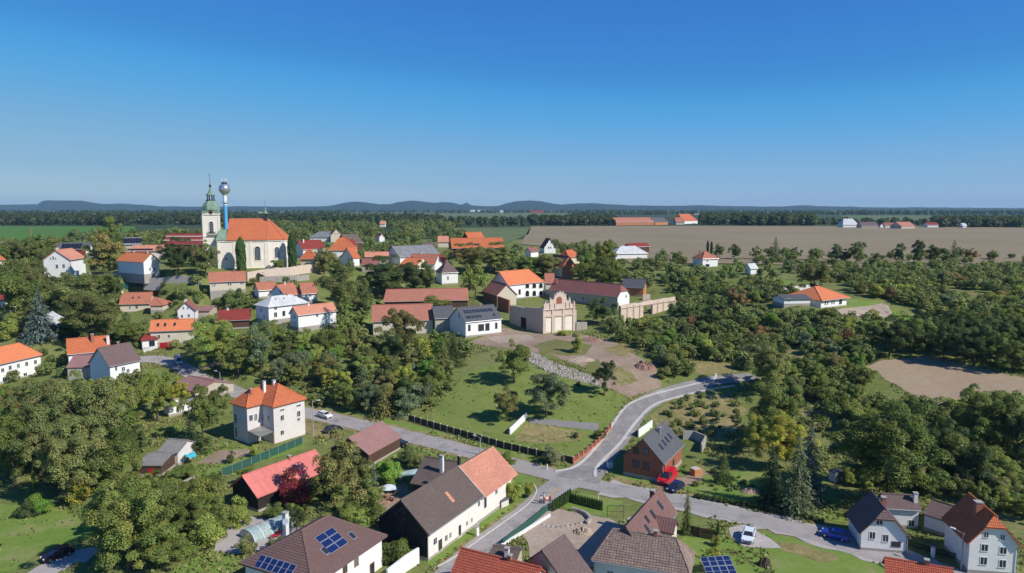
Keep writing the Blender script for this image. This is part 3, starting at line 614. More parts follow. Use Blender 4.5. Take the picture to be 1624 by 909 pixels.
def arcade(s):
    for v0, ht in ((453,2.2),(465.5,2.5)):
        for u in (836,847,857.5):
            p, ax, nr = on_side(s, 'f', u, v0); w = 2.1; pr = [(-w/2,-ht/2),(w/2,-ht/2)]+[(w/2*math.cos(q), ht/2-w/2+w/2*math.sin(q)) for q in np.linspace(0,math.pi,9)]
            k = MB(); A = [p+ax*x*1.18+Z3*(z*1.12)+nr*.14 for x, z in pr]; B = [p+ax*x+Z3*z+nr*.14 for x, z in pr]; C = [q-nr*.2 for q in A]; n_ = len(pr)
            for i in range(n_): j = (i+1)%n_; k.face([A[i],A[j],B[j],B[i]]); k.face([C[i],C[j],A[j],A[i]])
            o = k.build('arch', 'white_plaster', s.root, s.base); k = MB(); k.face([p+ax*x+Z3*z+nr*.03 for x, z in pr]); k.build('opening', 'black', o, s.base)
    p, ax, nr = on_side(s, 'f', 824, 463); window(s, s.root, s.base, p, ax, nr, 1.3, 2.2, 'wood', door=True)
arcade(s_manor)
house('manor_wing', 'dark red roofed manor wing with cream gable facing the yard', gable=((787.5,466.5),(821,467.5)), rv=451, h=4.4, L=17, wall='rust_plaster', gmat='cream_plaster', roof='pink_tile', cat='manor', yaw=math.radians(180+22))
house('annex', 'short red roofed annex with white parapet at the end of the manor', e=((864,449.5),(880,449.5)), rv=433.5, rf=.5, h=5.4, p=46, wall='grey_plaster', gmat='white_plaster', roof='pink_tile', cat='annex', gutter=False)
house('stable', 'long estate stable with dusty red roof and half-hipped white gable', e=((869.5,460),(980,471)), rv=446.5, rf=.5, h=4.2, p=44, wall='beige_plaster', gmat='white_plaster', roof='dull_red_tile', cat='stable', hip='R', half=.55, win=[('f',900,470,1,1.4),('f',925,473,1,1.4),('f',945,475,1,1.4),('r',993,470,1,1)], ch=[(.06,.3,.2,.5)])
house('barn', 'brick gabled barn with slate grey roof behind the long stable', e=((985,455.5),(1021.5,457)), rv=442.3, rf=.5, h=3.6, p=40, wall='orange_brick', roof='slate', cat='barn', win=[('r',1030.5,452,.6,1.2)])
house('house', 'white house with grey mansard-like hipped roof behind the dark trees', e=((700,433.2),(728,432)), rv=414, rf=.5, h=5.2, p=50, wall='white_plaster', roof='plum_tile', hip='lr', hk=.95, win=[('f',710.5,441,.8,1.6)], ch=[(.5,.5,.4,.5)])
house('house', 'house with orange brick gable, white base and maroon roof', gable=((891,424),(914,422)), rv=406.5, h=5.2, L=14, wall='white_plaster', gmat='orange_brick', roof='dull_red_tile', yaw=math.radians(180+28))
house('house', 'small orange roofed house behind the brick gabled one', e=((902,408.5),(921,407)), rv=396.5, rf=.5, h=3.5, p=42, wall='cream_plaster', roof='orange_tile', hip='lr', hk=.5, ch=[(.5,.5,.4)])
house('house', 'white gable house with steep maroon roof below the brown field', gable=((862.5,394.5),(882.7,393.6)), rv=378.6, h=3.0, L=9, wall='white_plaster', roof='red_tile', yaw=math.radians(180+14), win=[('l',870,393,.9,1.1),('l',873.5,392.8,.9,1.1),('l',879,392.3,.9,1.1),('l',874,385,.8,.8)], ch=[(.45,.4,.4)])
house('house', 'little white gable peeping between trees beside the maroon roofed house', gable=((831,399),(842,399.5)), rv=393, h=3.0, L=8, wall='white_plaster', roof='dull_red_tile')
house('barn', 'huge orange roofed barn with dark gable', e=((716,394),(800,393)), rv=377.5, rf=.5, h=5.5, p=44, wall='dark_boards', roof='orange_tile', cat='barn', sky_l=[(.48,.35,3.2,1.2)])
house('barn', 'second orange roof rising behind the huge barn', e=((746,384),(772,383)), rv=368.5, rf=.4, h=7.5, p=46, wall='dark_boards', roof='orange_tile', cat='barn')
house('barn', 'barn with long dull grey roof in the village centre', e=((634,408),(699,404.5)), rv=389.5, rf=.5, h=4.0, p=34, wall='white_plaster', roof='grey_sheet', cat='barn', win=[('f',681,407.5,.9,1.1),('f',687,407,.9,1.1)])
house('house', 'orange roofed house in front of the long grey barn', e=((646,418),(690,419)), rv=403, rf=.5, h=3.2, p=40, wall='white_plaster', roof='old_orange_tile', ch=[(.35,.5,.5,.6,'chimney_white')])
house('house', 'bright orange gable roof just left of the maroon shed', gable=((659,423),(685,420)), rv=409, h=3.2, L=10, wall='cream_plaster', roof='bright_orange_tile')
house('shed', 'maroon roofed shed right of the orange roofs', e=((690,415.5),(708,415)), rv=404, rf=.5, h=3.0, p=36, wall='cream_plaster', roof='red_tile', cat='shed')
house('house', 'house with long brownish roof left of the grey barn', e=((578,407.5),(617,407)), rv=399.5, rf=.5, h=3.6, p=38, wall='beige_plaster', roof='salmon_tile', ch=[(.4,.5,.5)])
house('house', 'steep orange gable roof between brownish roof and grey barn', gable=((617,402),(634,402)), rv=391, h=3.4, L=9, wall='cream_plaster', roof='orange_tile', yaw=math.radians(180+20))
house('house', 'tall white house with orange pyramid roof in the village centre', e=((520,397.3),(563,396)), yaw=.12, rv=376.5, rf=.45, h=6.0, p=46, wall='white_plaster', roof='orange_tile', hip='lr', hk=.85)
house('house', 'white house with orange wing roof and shaded blue gable', e=((560,409.5),(572,408)), yaw=.9, rv=394, rf=.5, h=4.0, W=9, R=4.6, wall='white_plaster', roof='orange_tile', win=[('l',553,411,.8,1.2),('l',557,411,.8,1.2)])
house('house', 'dark red roof tucked behind the orange pyramid roof', e=((549,391),(568,390)), rv=380, rf=.4, h=4.8, p=42, wall='cream_plaster', roof='red_tile')
house('house', 'white gable house with maroon roof and two dark windows behind the village', gable=((523.5,374.5),(544.5,374.3)), rv=363, h=4.8, L=10, wall='cream_plaster', roof='dull_red_tile', win=[('l',531,370.5,.8,1.1),('l',535.5,370.5,.8,1.1)], ch=[(.3,.6,.6)])
house('house', 'low white house with grey-green roof left of the maroon gable', e=((491,376.5),(523,376.5)), rv=367, rf=.5, h=3.4, p=36, wall='white_plaster', roof='grey_sheet', hip='l')
house('house', 'low house with brown roof between the white wing and the long brownish roof', e=((573,420),(600,419)), yaw=.1, rv=410, rf=.5, h=3.2, p=40, wall='beige_plaster', roof='dull_red_tile')
house('shed', 'small grey roofed shed right of the dark belt before the barns', e=((668,392),(690,391)), yaw=.1, rv=384, rf=.5, h=3.2, p=34, wall='beige_plaster', roof='plum_tile', cat='shed')
house('house', 'cream house with rusty roof left of the huge orange barn', e=((694,384),(712,383.5)), yaw=.1, rv=374.5, rf=.5, h=3.6, p=40, wall='cream_plaster', roof='salmon_tile')
house('house', 'house with large maroon roof right of the church', e=((480,396),(517,394.5)), rv=381, rf=.5, h=4.0, p=38, wall='white_plaster', roof='red_tile', ch=[(.2,.4,.6,.6,'chimney_white')])
house('parsonage', 'cream parsonage with orange mansard roof beside the church', e=((475,411),(499.5,411)), rv=394.5, rf=.5, h=4.6, p=52, wall='yellow_plaster', roof='orange_tile', cat='parsonage', hip='lr', hk=.9, win=[('f',489,417.5,.7,.5)])
house('barn', 'black roofed barn near the village back edge', e=((550,386),(576,385)), rv=371.5, rf=.5, h=4, p=38, wall='brown_boards', roof='dark_tile', cat='barn')
house('house', 'tiny white gable with brown roof among the trees behind the village', gable=((601,377),(611,377)), rv=371, h=3.2, L=12, wall='white_plaster', roof='salmon_tile', yaw=math.radians(180+25))
house('house', 'pink roof high among the trees behind the village', e=((602,356),(611,356)), rv=350.5, rf=.5, h=3.5, p=40, wall='white_plaster', roof='salmon_tile')
# left back
house('house', 'tall white gabled house with arched attic windows', gable=((66,413),(112,412.5)), rv=396.7, h=7.0, L=13, wall='white_plaster', roof='salmon_tile', yaw=math.radians(180+7), win=[('l',84.5,409,.7,1.3),('l',80,410,.5,.9),('l',88.5,410,.5,.9),('l',90.5,422.5,1,1.5),('l',101,422,1,1.5),('l',101.5,436,1,1.4),('l',70,438,1,1.4)], ch=[(.3,.62,.7,.7,'chimney_white')])
house('barn', 'white barn with dark solar covered roof and dark red door', e=((88,396.3),(143,395.3)), rv=385, rf=.5, h=4.8, p=34, wall='white_plaster', roof='slate', cat='barn', win=[('f',126,401,5,4,dict(door=True,frame='frame_dark',pane='red_tile'))], solar=[(.45,.5,7,2,1.1,1.7,'panel_dark')])
house('barn', 'grey roofed barn with pale solar panels beside the tall maroon barn', e=((196,388.5),(223.5,388)), rv=376.7, rf=.5, h=4.5, p=36, wall='beige_plaster', roof='grey_sheet', cat='barn', solar=[(.5,.55,6,2,1.3,2.0,'panel_dark')])
house('barn', 'long low barn with dusty pink roof and panel row', e=((206,398.5),(256,398)), rv=389, rf=.5, h=3.6, p=30, wall='grey_plaster', roof='salmon_tile', cat='barn', solar=[(.3,.25,9,1,1.2,1.4,'panel_dark')])
house('barn', 'large maroon roofed barn with bands of solar panels left of the church', e=((256,387.5),(330,387.5)), rv=370.3, rf=.5, h=5.5, p=36, wall='rust_plaster', roof='red_tile', cat='barn', solar=[(.5,.72,22,1,1.0,.9,'trim'),(.5,.36,22,1,1.0,.9,'trim')])
house('house', 'white house with vivid orange roof left of the churchyard trees', pad=False, e=((184,413.5),(227,416)), rv=400.5, rf=.5, h=5.0, p=42, wall='white_plaster', roof='bright_orange_tile', win=[('r',238,427,.9,1.2),('r',245,427,.9,1.2)], ch=[(.35,.5,.5,.5,'chimney_white'),(.85,.5,.5,.5,'chimney_white')])
# right
house('bungalow', 'bungalow with broad orange hipped roof on the lawn terrace', e=((1303.7,477),(1349.4,471.8)), rv=456, rf=.15, h=3.0, p=26, ov=.9, wall='white_plaster', roof='bright_orange_tile', cat='bungalow', hip='lr', hk=.9, W=15, win=[('f',1309,480.5,.8,1.5),('f',1312.5,480,.8,1.5),('f',1319.5,479,.8,1.5),('f',1323,478.7,.8,1.5),('f',1333,478,1.8,2,D_)])
house('shed', 'low grey roofed annex behind the broad hipped bungalow', e=((1243,475),(1288,474)), rv=467.5, rf=.5, h=2.0, p=14, wall='white_plaster', roof='slate', cat='annex', gutter=False, win=[('f',1252,475.5,.7,1)])
house('bungalow', 'small hipped red roof house at the edge of the brown field', e=((1114,410.7),(1140.5,410)), rv=398.7, rf=.25, h=3.9, p=36, wall='white_plaster', roof='old_orange_tile', cat='bungalow', hip='lr', hk=.95, win=[('f',1122,413.3,.9,.9),('f',1122,421,2.4,1.4,dict(door=True,pane='black'))], ch=[(.1,.4,.6,.5)])
house('bungalow', 'white roofed hipped house half hidden by trees', e=((976,402.5),(1028,401.7)), rv=390.5, rf=.5, h=3.0, p=34, wall='white_plaster', roof='pale_sheet', cat='bungalow', hip='lr', hk=.95, ch=[(.33,.5,.6,.6,'chimney_white')])
house('house', 'house with dark maroon roof behind the white roofed bungalow', e=((999,392),(1031,391)), rv=386, rf=.5, h=4, p=30, wall='brown_boards', roof='red_tile')
house('cabin', 'small white cabin with pale roof on the sloping lawn', e=((1190.5,426.5),(1203,426)), rv=417.8, rf=.5, h=2.8, p=44, wall='white_plaster', roof='pale_sheet', cat='cabin', win=[('l',1184.5,429,.7,1.2)])
# beyond the field
house('farm', 'long orange roofed farm range across the brown field', e=((977,352.5),(1038,352)), rv=345, rf=.5, h=5, p=34, wall='orange_brick', roof='pink_tile', cat='farm', zg=25.5)
house('farm', 'grey solar roofed end of the long farm range', e=((1039,352),(1060,351.5)), rv=345, rf=.5, h=5, p=34, wall='orange_brick', roof='slate', cat='farm', zg=25.5)
house('farm', 'orange roofed farmhouse right of the long range', e=((1082,350.5),(1107,350)), rv=339.5, rf=.45, h=5, p=42, wall='white_plaster', roof='orange_tile', cat='farm', zg=25.5, hip='lr', hk=.6)
house('farm', 'smaller orange farm wing in front of the orange farmhouse', e=((1072,352.5),(1086,352.5)), rv=345, rf=.5, h=4, p=40, wall='cream_plaster', roof='old_orange_tile', cat='farm', zg=25.5)
house('house', 'pale grey roofed house at the far edge of the brown field', e=((1337,356.5),(1362,356.5)), rv=347, rf=.5, h=4, p=42, wall='white_plaster', roof='pale_sheet', zg=25.5, hip='lr', hk=.5)
house('house', 'far dark roofed house right of the pale grey one', e=((1366,358),(1393,358)), rv=352, rf=.5, h=3.4, p=34, wall='beige_plaster', roof='plum_tile', zg=25.5)
house('house', 'tiny far house with white gable and maroon roof', gable=((1396,358),(1402,358)), rv=354, h=3, L=9, wall='white_plaster', roof='dull_red_tile', zg=25.5)
house('house', 'far house with long maroon roof and white end', e=((1404,358),(1426,358)), rv=353, rf=.5, h=3, p=34, wall='white_plaster', roof='dull_red_tile', zg=25.5)
house('barn', 'far pink roofed barn at the village edge', e=((1430,359),(1452,358.5)), rv=352, rf=.5, h=3.4, p=34, wall='beige_plaster', roof='pink_tile', cat='barn', zg=25.5)
house('house', 'far maroon roof left of the white silo', e=((1471,357),(1489,357)), rv=352.5, rf=.5, h=3.5, p=36, wall='white_plaster', roof='red_tile', zg=25.5)
house('house', 'farthest right tiny white house', e=((1527,358),(1534,358)), rv=354, rf=.5, h=3, p=36, wall='white_plaster', roof='pale_sheet', zg=25.5)
house('warehouse', 'long white warehouse on the far ridge', e=((746,334),(778,334)), rv=331, rf=.5, h=9, p=12, wall='white_plaster', roof='pale_sheet', cat='warehouse', zg=25.5, gutter=False)
house('warehouse', 'shorter white warehouse right of the long one on the far ridge', e=((780,335),(798,335)), rv=332.5, rf=.5, h=8, p=12, wall='white_plaster', roof='pale_sheet', cat='warehouse', zg=25.5, gutter=False)
house('warehouse', 'far red roofed hall below the flat-topped hill', e=((841,336),(863,336)), rv=332.6, rf=.5, h=7, p=20, wall='rust_plaster', roof='red_tile', cat='warehouse', zg=25.5, gutter=False)
# ------------------------------------------------------------------ buildings with a shape of their own
def unit(v): v = np.asarray(v, float); return v/np.linalg.norm(v)
def frame_house(o, t, L, W_, h, R):
    s = House(); s.o = np.asarray(o, float); s.t = unit(t); s.n = np.array([-s.t[1], s.t[0], 0]); s.L, s.W, s.h, s.R = L, W_, h, R
    s.sl = math.hypot(W_/2, R); s.cosp = W_/2/s.sl; s.sinp = R/s.sl; return s
def roof_of(s, mat, parent, base, hip='', hk=1.0, half=.35, name='roof', caps=True):
    m = MB()
    for q, uv in roof_planes(s, hip, hk, half): m.slab(q, .2, 0, uv)
    o = m.build(name, mat, parent, base)
    if caps:
        k = MB(); il = hk*s.W/2 if 'l' in hip else 0; ir = hk*s.W/2 if 'r' in hip else 0
        if s.L-il-ir > .3: k.tube(s.pt(il,s.W/2,s.h+s.R), s.pt(s.L-ir,s.W/2,s.h+s.R), .16, n=6)
        for end in 'lr':
            if end in hip:
                x0, x1 = (0, il) if end == 'l' else (s.L, s.L-ir)
                for bb in (0, s.W): k.tube(s.pt(x0,bb,s.h), s.pt(x1,s.W/2,s.h+s.R), .14, n=6)
        if k.f: k.build('ridge_cap', mat, o, base)
    return o
def protect(u0, v0, u1, v1, d): PROT.append((u0, v0, u1, v1, d))
def foot(s, c=1.0, hgt=6): FOOT.append(([s.pt(-c,-c,0)[:2], s.pt(s.L+c,-c,0)[:2], s.pt(s.L+c,s.W+c,0)[:2], s.pt(-c,s.W+c,0)[:2]], hgt))
# --- church
def church():
    zg = 27.0; O = unproj(346, 429, zg); yaw = math.radians(19); t = np.array([math.cos(yaw), math.sin(yaw), 0]); n = np.array([-t[1], t[0], 0])
    P = lambda a, b, z: O + t*a + n*b + Z3*z
    base = P(12, 6.5, 0); r = empty('church', base, 'baroque church with green domed tower and long orange roof', 'church')
    WD, NL = 13.0, 19.0; hE, hR = 12.2, 20.6
    ap = [(NL,0),(NL+6.6,1.3),(NL+9.4,4.2),(NL+9.4,8.8),(NL+6.6,11.7),(NL,WD)]
    outl = [(0,0)] + ap + [(0,WD)]
    m = MB(); nn = len(outl)
    for i in range(nn):
        (a0,b0),(a1,b1) = outl[i], outl[(i+1)%nn]
        m.face([P(a0,b0,-4), P(a1,b1,-4), P(a1,b1,hE), P(a0,b0,hE)])
    m.face([P(a,b,hE-.1) for a, b in outl])
    # plinth, cornice and pilasters
    body = m.build('wall', 'church_plaster', r, base)
    k = MB()
    for i in range(nn):
        (a0,b0),(a1,b1) = outl[i], outl[(i+1)%nn]; d = np.array([a1-a0, b1-b0]); l = np.linalg.norm(d); d /= l
        ax = t*d[0]+n*d[1]; out = t*d[1]-n*d[0]
        k.box(P(a0,b0,0), ax, out, Z3, (-.1,l+.1), (-.05,.32), (hE-.75,hE-.05)); k.box(P(a0,b0,0), ax, out, Z3, (-.05,l+.05), (-.05,.16), (-4,.9))
        c = max(1, round(l/6))
        for j in range(c+1): k.box(P(a0,b0,0)+ax*min(max(l*j/c,.55),l-.55), ax, out, Z3, (-.5,.5), (-.05,.13), (.9,hE-.75))
    k.build('cornice', 'church_plaster', body, base)
    # nave roof with the polygonal end
    o_ = .6; m = MB(); ra, rb = P(4.6, WD/2, hR), P(NL+.8, WD/2, hR)
    ro = [(3.6,-o_),(NL,-o_),(NL+6.9,.8),(NL+10.0,4.0),(NL+10.0,9.0),(NL+6.9,12.2),(NL,WD+o_),(3.6,WD+o_)]
    q = [P(a,b,hE) for a,b in ro]; sl = math.hypot(WD/2, hR-hE)
    m.slab([q[0],q[1],rb,ra], .25, 0, [(0,0),(16,0),(16,sl),(1,sl)]); m.slab([q[6],q[7],ra,rb], .25, 0, [(0,0),(16,0),(16,sl),(1,sl)])
    for i in range(1, 6): l = np.linalg.norm(q[i+1]-q[i]); m.slab([q[i],q[i+1],rb], .25, 0, [(0,0),(l,0),(l/2,sl)])
    m.face([q[7], q[0], ra])
    rfo = m.build('roof', 'orange_tile', r, base); k = MB(); k.tube(ra, rb, .25, n=6)
    for i in range(1, 7): k.tube(q[i], rb, .16, n=6)
    k.build('ridge_cap', 'old_orange_tile', rfo, base)
    # copper roof over the west block
    m = MB(); tw = (-4.9, .9, 3.6, 9.4)
    A = [P(-.5,-.5,hE), P(3.7,-.5,hE), P(3.7,3.6,hE+4.2), P(1,3.6,hE+4.2)]; m.slab(A, .2); m.slab([P(3.7,WD+.5,hE), P(-.5,WD+.5,hE), P(1,9.4,hE+4.2), P(3.7,9.4,hE+4.2)], .2)
    m.slab([P(-.5,WD+.5,hE), P(-.5,-.5,hE), P(1,3.6,hE+4.2), P(1,9.4,hE+4.2)], .2)
    m.build('porch_roof', 'green_copper', r, base)
    # tower
    ta, tb, na, nb = tw; tc = ((ta+tb)/2, (na+nb)/2); hw = 2.9; hT = 22.8
    C = lambda z: P(tc[0], tc[1], z)
    m = MB(); m.box(C(0), t, n, Z3, (-hw,hw), (-hw,hw), (-4,hT)); tower = m.build('tower', 'church_plaster', r, base)
    k = MB()
    for sx in (-1,1):
        for sy in (-1,1): k.box(C(0), t, n, Z3, (sx*hw-.45,sx*hw+.45) if sx<0 else (hw-.45,hw+.12), (sy*hw-.12,sy*hw+.45) if sy<0 else (hw-.45,hw+.12), (9,hT-.5))
    k.box(C(0), t, n, Z3, (-hw-.35,hw+.35), (-hw-.35,hw+.35), (hT-.5,hT+.1)); k.box(C(0), t, n, Z3, (-hw-.3,hw+.3), (-hw-.3,hw+.3), (13.4,13.9))
    k.build('cornice', 'church_plaster', tower, base)
    m = MB()   # curved clock gables in copper
    for ax, ou in ((t,-n),(t,n),(n,-t),(n,t)):
        pr = [(-hw-.45,0),(hw+.45,0)] + [(x, .35+1.75*max(0,math.cos(x/(hw+.2)*math.pi/2))**1.2) for x in np.linspace(hw+.45,-hw-.45,11)]
        f = [C(hT+.1)+ax*x+ou*(hw+.3)+Z3*z for x, z in pr]; m.slab(f, 0, 0, None, -ou*1.4)
    m.build('clock_gable', 'green_copper', tower, base)
    for ax, ou in ((t,-n),(n,-t)):
        cc = C(hT+.55)+ou*(hw+.32); k = MB(); k.tube(cc, cc+ou*.1, .85, n=20); k.tube(cc+ou*.1, cc+ou*.14, .72, n=20, mi=1)
        k.box(cc, ax, Z3, ou, (-.04,.04), (-.1,.6), (.12,.18), 2); k.box(cc, ax, Z3, ou, (-.1,.42), (-.04,.04), (.12,.18), 2); k.build('clock', ['chimney_brick','black','gold'], tower, base)
    sq = lambda k_: [(r_*1.16, z) for r_, z in k_]
    m = MB(); m.lathe(C(hT+1.2), [(3.5,0),(3.75,.25),(3.65,.9),(3.35,1.9),(2.75,3.0),(2.0,3.7),(1.75,4.1)], 8, rot=yaw+math.pi/8); m.build('dome', 'green_copper', tower, base)
    m = MB(); zl = hT+5.2
    m.lathe(C(zl), [(1.9,0),(1.95,.3),(1.6,.35)], 8, rot=yaw+math.pi/8)
    for i in range(8):
        a = yaw+math.pi/8+i*math.pi/4; c = C(zl)+np.array([math.cos(a),math.sin(a),0])*1.35; m.tube(c, c+Z3*2.1, .2, n=5)
    m.lathe(C(zl+2.1), [(1.5,0),(1.95,.1),(1.9,.35),(1.1,1.0),(.62,1.9),(.34,2.9),(.3,3.2)], 8, rot=yaw+math.pi/8, mi=1)
    m.lathe(C(zl+5.3), [(.28,0),(.52,.35),(.5,.8),(.2,1.25),(.12,1.6)], 8, mi=0); m.tube(C(zl+6.9), C(zl+11.0), .09, .04, 5); m.lathe(C(zl+8.2), [(.02,0),(.24,.22),(.02,.44)], 8, mi=2)
    m.box(C(zl+10.3), t, n, Z3, (-.6,.6), (-.05,.05), (-.06,.06)); m.build('lantern', ['metal_dark','green_copper','gold'], tower, base)
    # windows
    def arch(parent, c, ax, ou, w, h, mat='glass'):
        k = MB(); pr = [(-w/2,0),(w/2,0)] + [(w/2*math.cos(a), h-w/2+w/2*math.sin(a)) for a in np.linspace(0, math.pi, 9)]
        f = lambda s_, d: [c+ax*x*s_+Z3*(h/2+(z-h/2)*(1+(s_-1)*w/h))+ou*d for x, z in pr]
        A, B = f(1.28,.16), f(1.0,.16); ln = len(pr)
        for i in range(ln): k.face([A[i], A[(i+1)%ln], B[(i+1)%ln], B[i]])
        D = f(1.28,-.1)
        for i in range(ln): k.face([D[i], D[(i+1)%ln], A[(i+1)%ln], A[i]])
        o = k.build('window', 'church_plaster', parent, base); g = MB(); g.face(f(1.0,.03), 0)
        for x in (-w/4, 0, w/4): g.box(c+ou*.03, ax, ou, Z3, (x-.05,x+.05), (0,.05), (.05,h-w*.3), 1)
        for z in np.arange(.8, h-.4, .9): g.box(c+ou*.03, ax, ou, Z3, (-w/2+.05,w/2-.05), (0,.045), (z,z+.08), 1)
        g.build('pane', [mat,'metal_grey'], o, base)
    for a in (9.4, 15.2): arch(r, P(a,0,3.8), t, -n, 2.2, 5.6)
    d = unit(t*6.6+n*1.3); ou = np.array([d[1], -d[0], 0]); arch(r, P(NL,0,0)+d*3.8+Z3*4.6, d, ou, 1.8, 4.4)
    arch(tower, C(15.2)-n*hw, t, -n, 1.5, 4.4, 'black'); arch(tower, C(15.2)-t*hw, n, -t, 1.5, 4.4, 'black')
    k = MB(); k.box(P(3.2,0,4.6), t, -n, Z3, (-.45,.45), (-.02,.08), (-.55,.55)); k.box(P(3.2,0,4.6), t, -n, Z3, (-.33,.33), (.03,.10), (-.43,.43), 1); k.build('window', ['church_plaster','glass'], r, base)
    # balcony grille on the tower
    k = MB()
    for x in np.linspace(-1.6,1.6,9): k.box(C(14.0)-n*(hw+.35), t, -n, Z3, (x-.05,x+.05), (0,.1), (0,1.3))
    k.box(C(14.0)-n*(hw+.35), t, -n, Z3, (-1.7,1.7), (0,.12), (1.3,1.42)); k.box(C(13.8)-n*hw, t, -n, Z3, (-1.8,1.8), (0,.6), (0,.2)); k.build('balcony', 'metal_dark', tower, base)
    # ridge turret
    m = MB(); c = P(NL-.2, WD/2, hR-.6)
    m.lathe(c, [(1.0,-.6),(.95,1.0),(.75,1.1)], 6, mi=0)
    for i in range(6): a = i*math.pi/3; q_ = c+np.array([math.cos(a),math.sin(a),0])*.65+Z3*1.0; m.tube(q_, q_+Z3*1.7, .12, n=5)
    m.lathe(c+Z3*2.6, [(.8,0),(1.15,.1),(1.05,.4),(.55,1.0),(.3,1.5),(.42,1.9),(.3,2.3),(.1,2.8),(.06,5.4),(.02,6.6)], 8, mi=1); m.lathe(c+Z3*6.4, [(.02,0),(.22,.2),(.02,.4)], 8, mi=2)
    m.build('ridge_turret', ['metal_dark','green_copper','gold'], rfo, base)
    protect(320, 280, 456, 425, O[1]); FOOT.append(([P(-5,-2,0)[:2], P(33,-2,0)[:2], P(33,15,0)[:2], P(-5,15,0)[:2]], 20))
church()
# --- water tower: steel ball on a blue stem
def water_tower():
    D = 420.0; p = unproj(357.3, 352, 25.5); d = ray(357.3, 330); c = np.array([d[0]/d[1]*D, D, 25.5]); r = empty('water_tower', c, 'steel ball water tower on blue stem behind the church', 'water tower')
    zc = 37.7; R = 3.25
    m = MB(); m.lathe((0,0,0), [(1.5,-2),(1.3,2),(1.12,12),(1.02,zc-9.5)], 20); m.build('stem', 'blue_stem', r, smooth=True)
    m = MB(); m.lathe((0,0,zc-9.5), [(1.05,0),(1.05,5.6),(1.9,6.6)], 20); m.build('collar', 'white_paint', r, smooth=True)
    m = MB(); m.lathe((0,0,zc), [(R*math.cos(a)*(1 if a>-.5 else 1.0), R*math.sin(a)) for a in np.linspace(-math.pi/2+.15, math.pi/2-.02, 22)], 28); m.build('tank', 'silver', r, smooth=True)
    m = MB(); m.lathe((0,0,zc-8.2), [(1.0,0),(1.95,.05),(1.95,.2),(1.0,.25)], 20)
    for i in range(12): a = i*math.pi/6; m.tube((1.85*math.cos(a),1.85*math.sin(a),zc-8.1), (1.85*math.cos(a),1.85*math.sin(a),zc-7.0), .05, n=4)
    for a0, z in ((0,zc-7.5),(0,zc-7.0)):
        for i in range(16): b = i*math.pi/8; m.tube((1.85*math.cos(b),1.85*math.sin(b),z), (1.85*math.cos(b+math.pi/8),1.85*math.sin(b+math.pi/8),z), .04, n=4, caps=False)
    m.build('gallery', 'metal_grey', r)
    for i in range(5):
        a = i*2*math.pi/5+.4; x, y = 1.5*math.cos(a), 1.5*math.sin(a); m = MB(); m.tube((x,y,zc+R-.6), (x,y,zc+R+2.9), .07, n=5); m.box((x,y,zc+R+1.4), (1,0,0), (0,1,0), (0,0,1), (-.16,.16), (-.12,.12), (-.1,1.5), 1); m.build('antenna', ['metal_grey','white_paint'], r)
    m = MB(); m.lathe((0,0,zc+R-.25), [(1.6,0),(1.6,.9),(1.5,.95),(.2,1.0)], 14); m.build('hatch', 'metal_dark', r)
    protect(345, 280, 367, 352, 300)
water_tower()
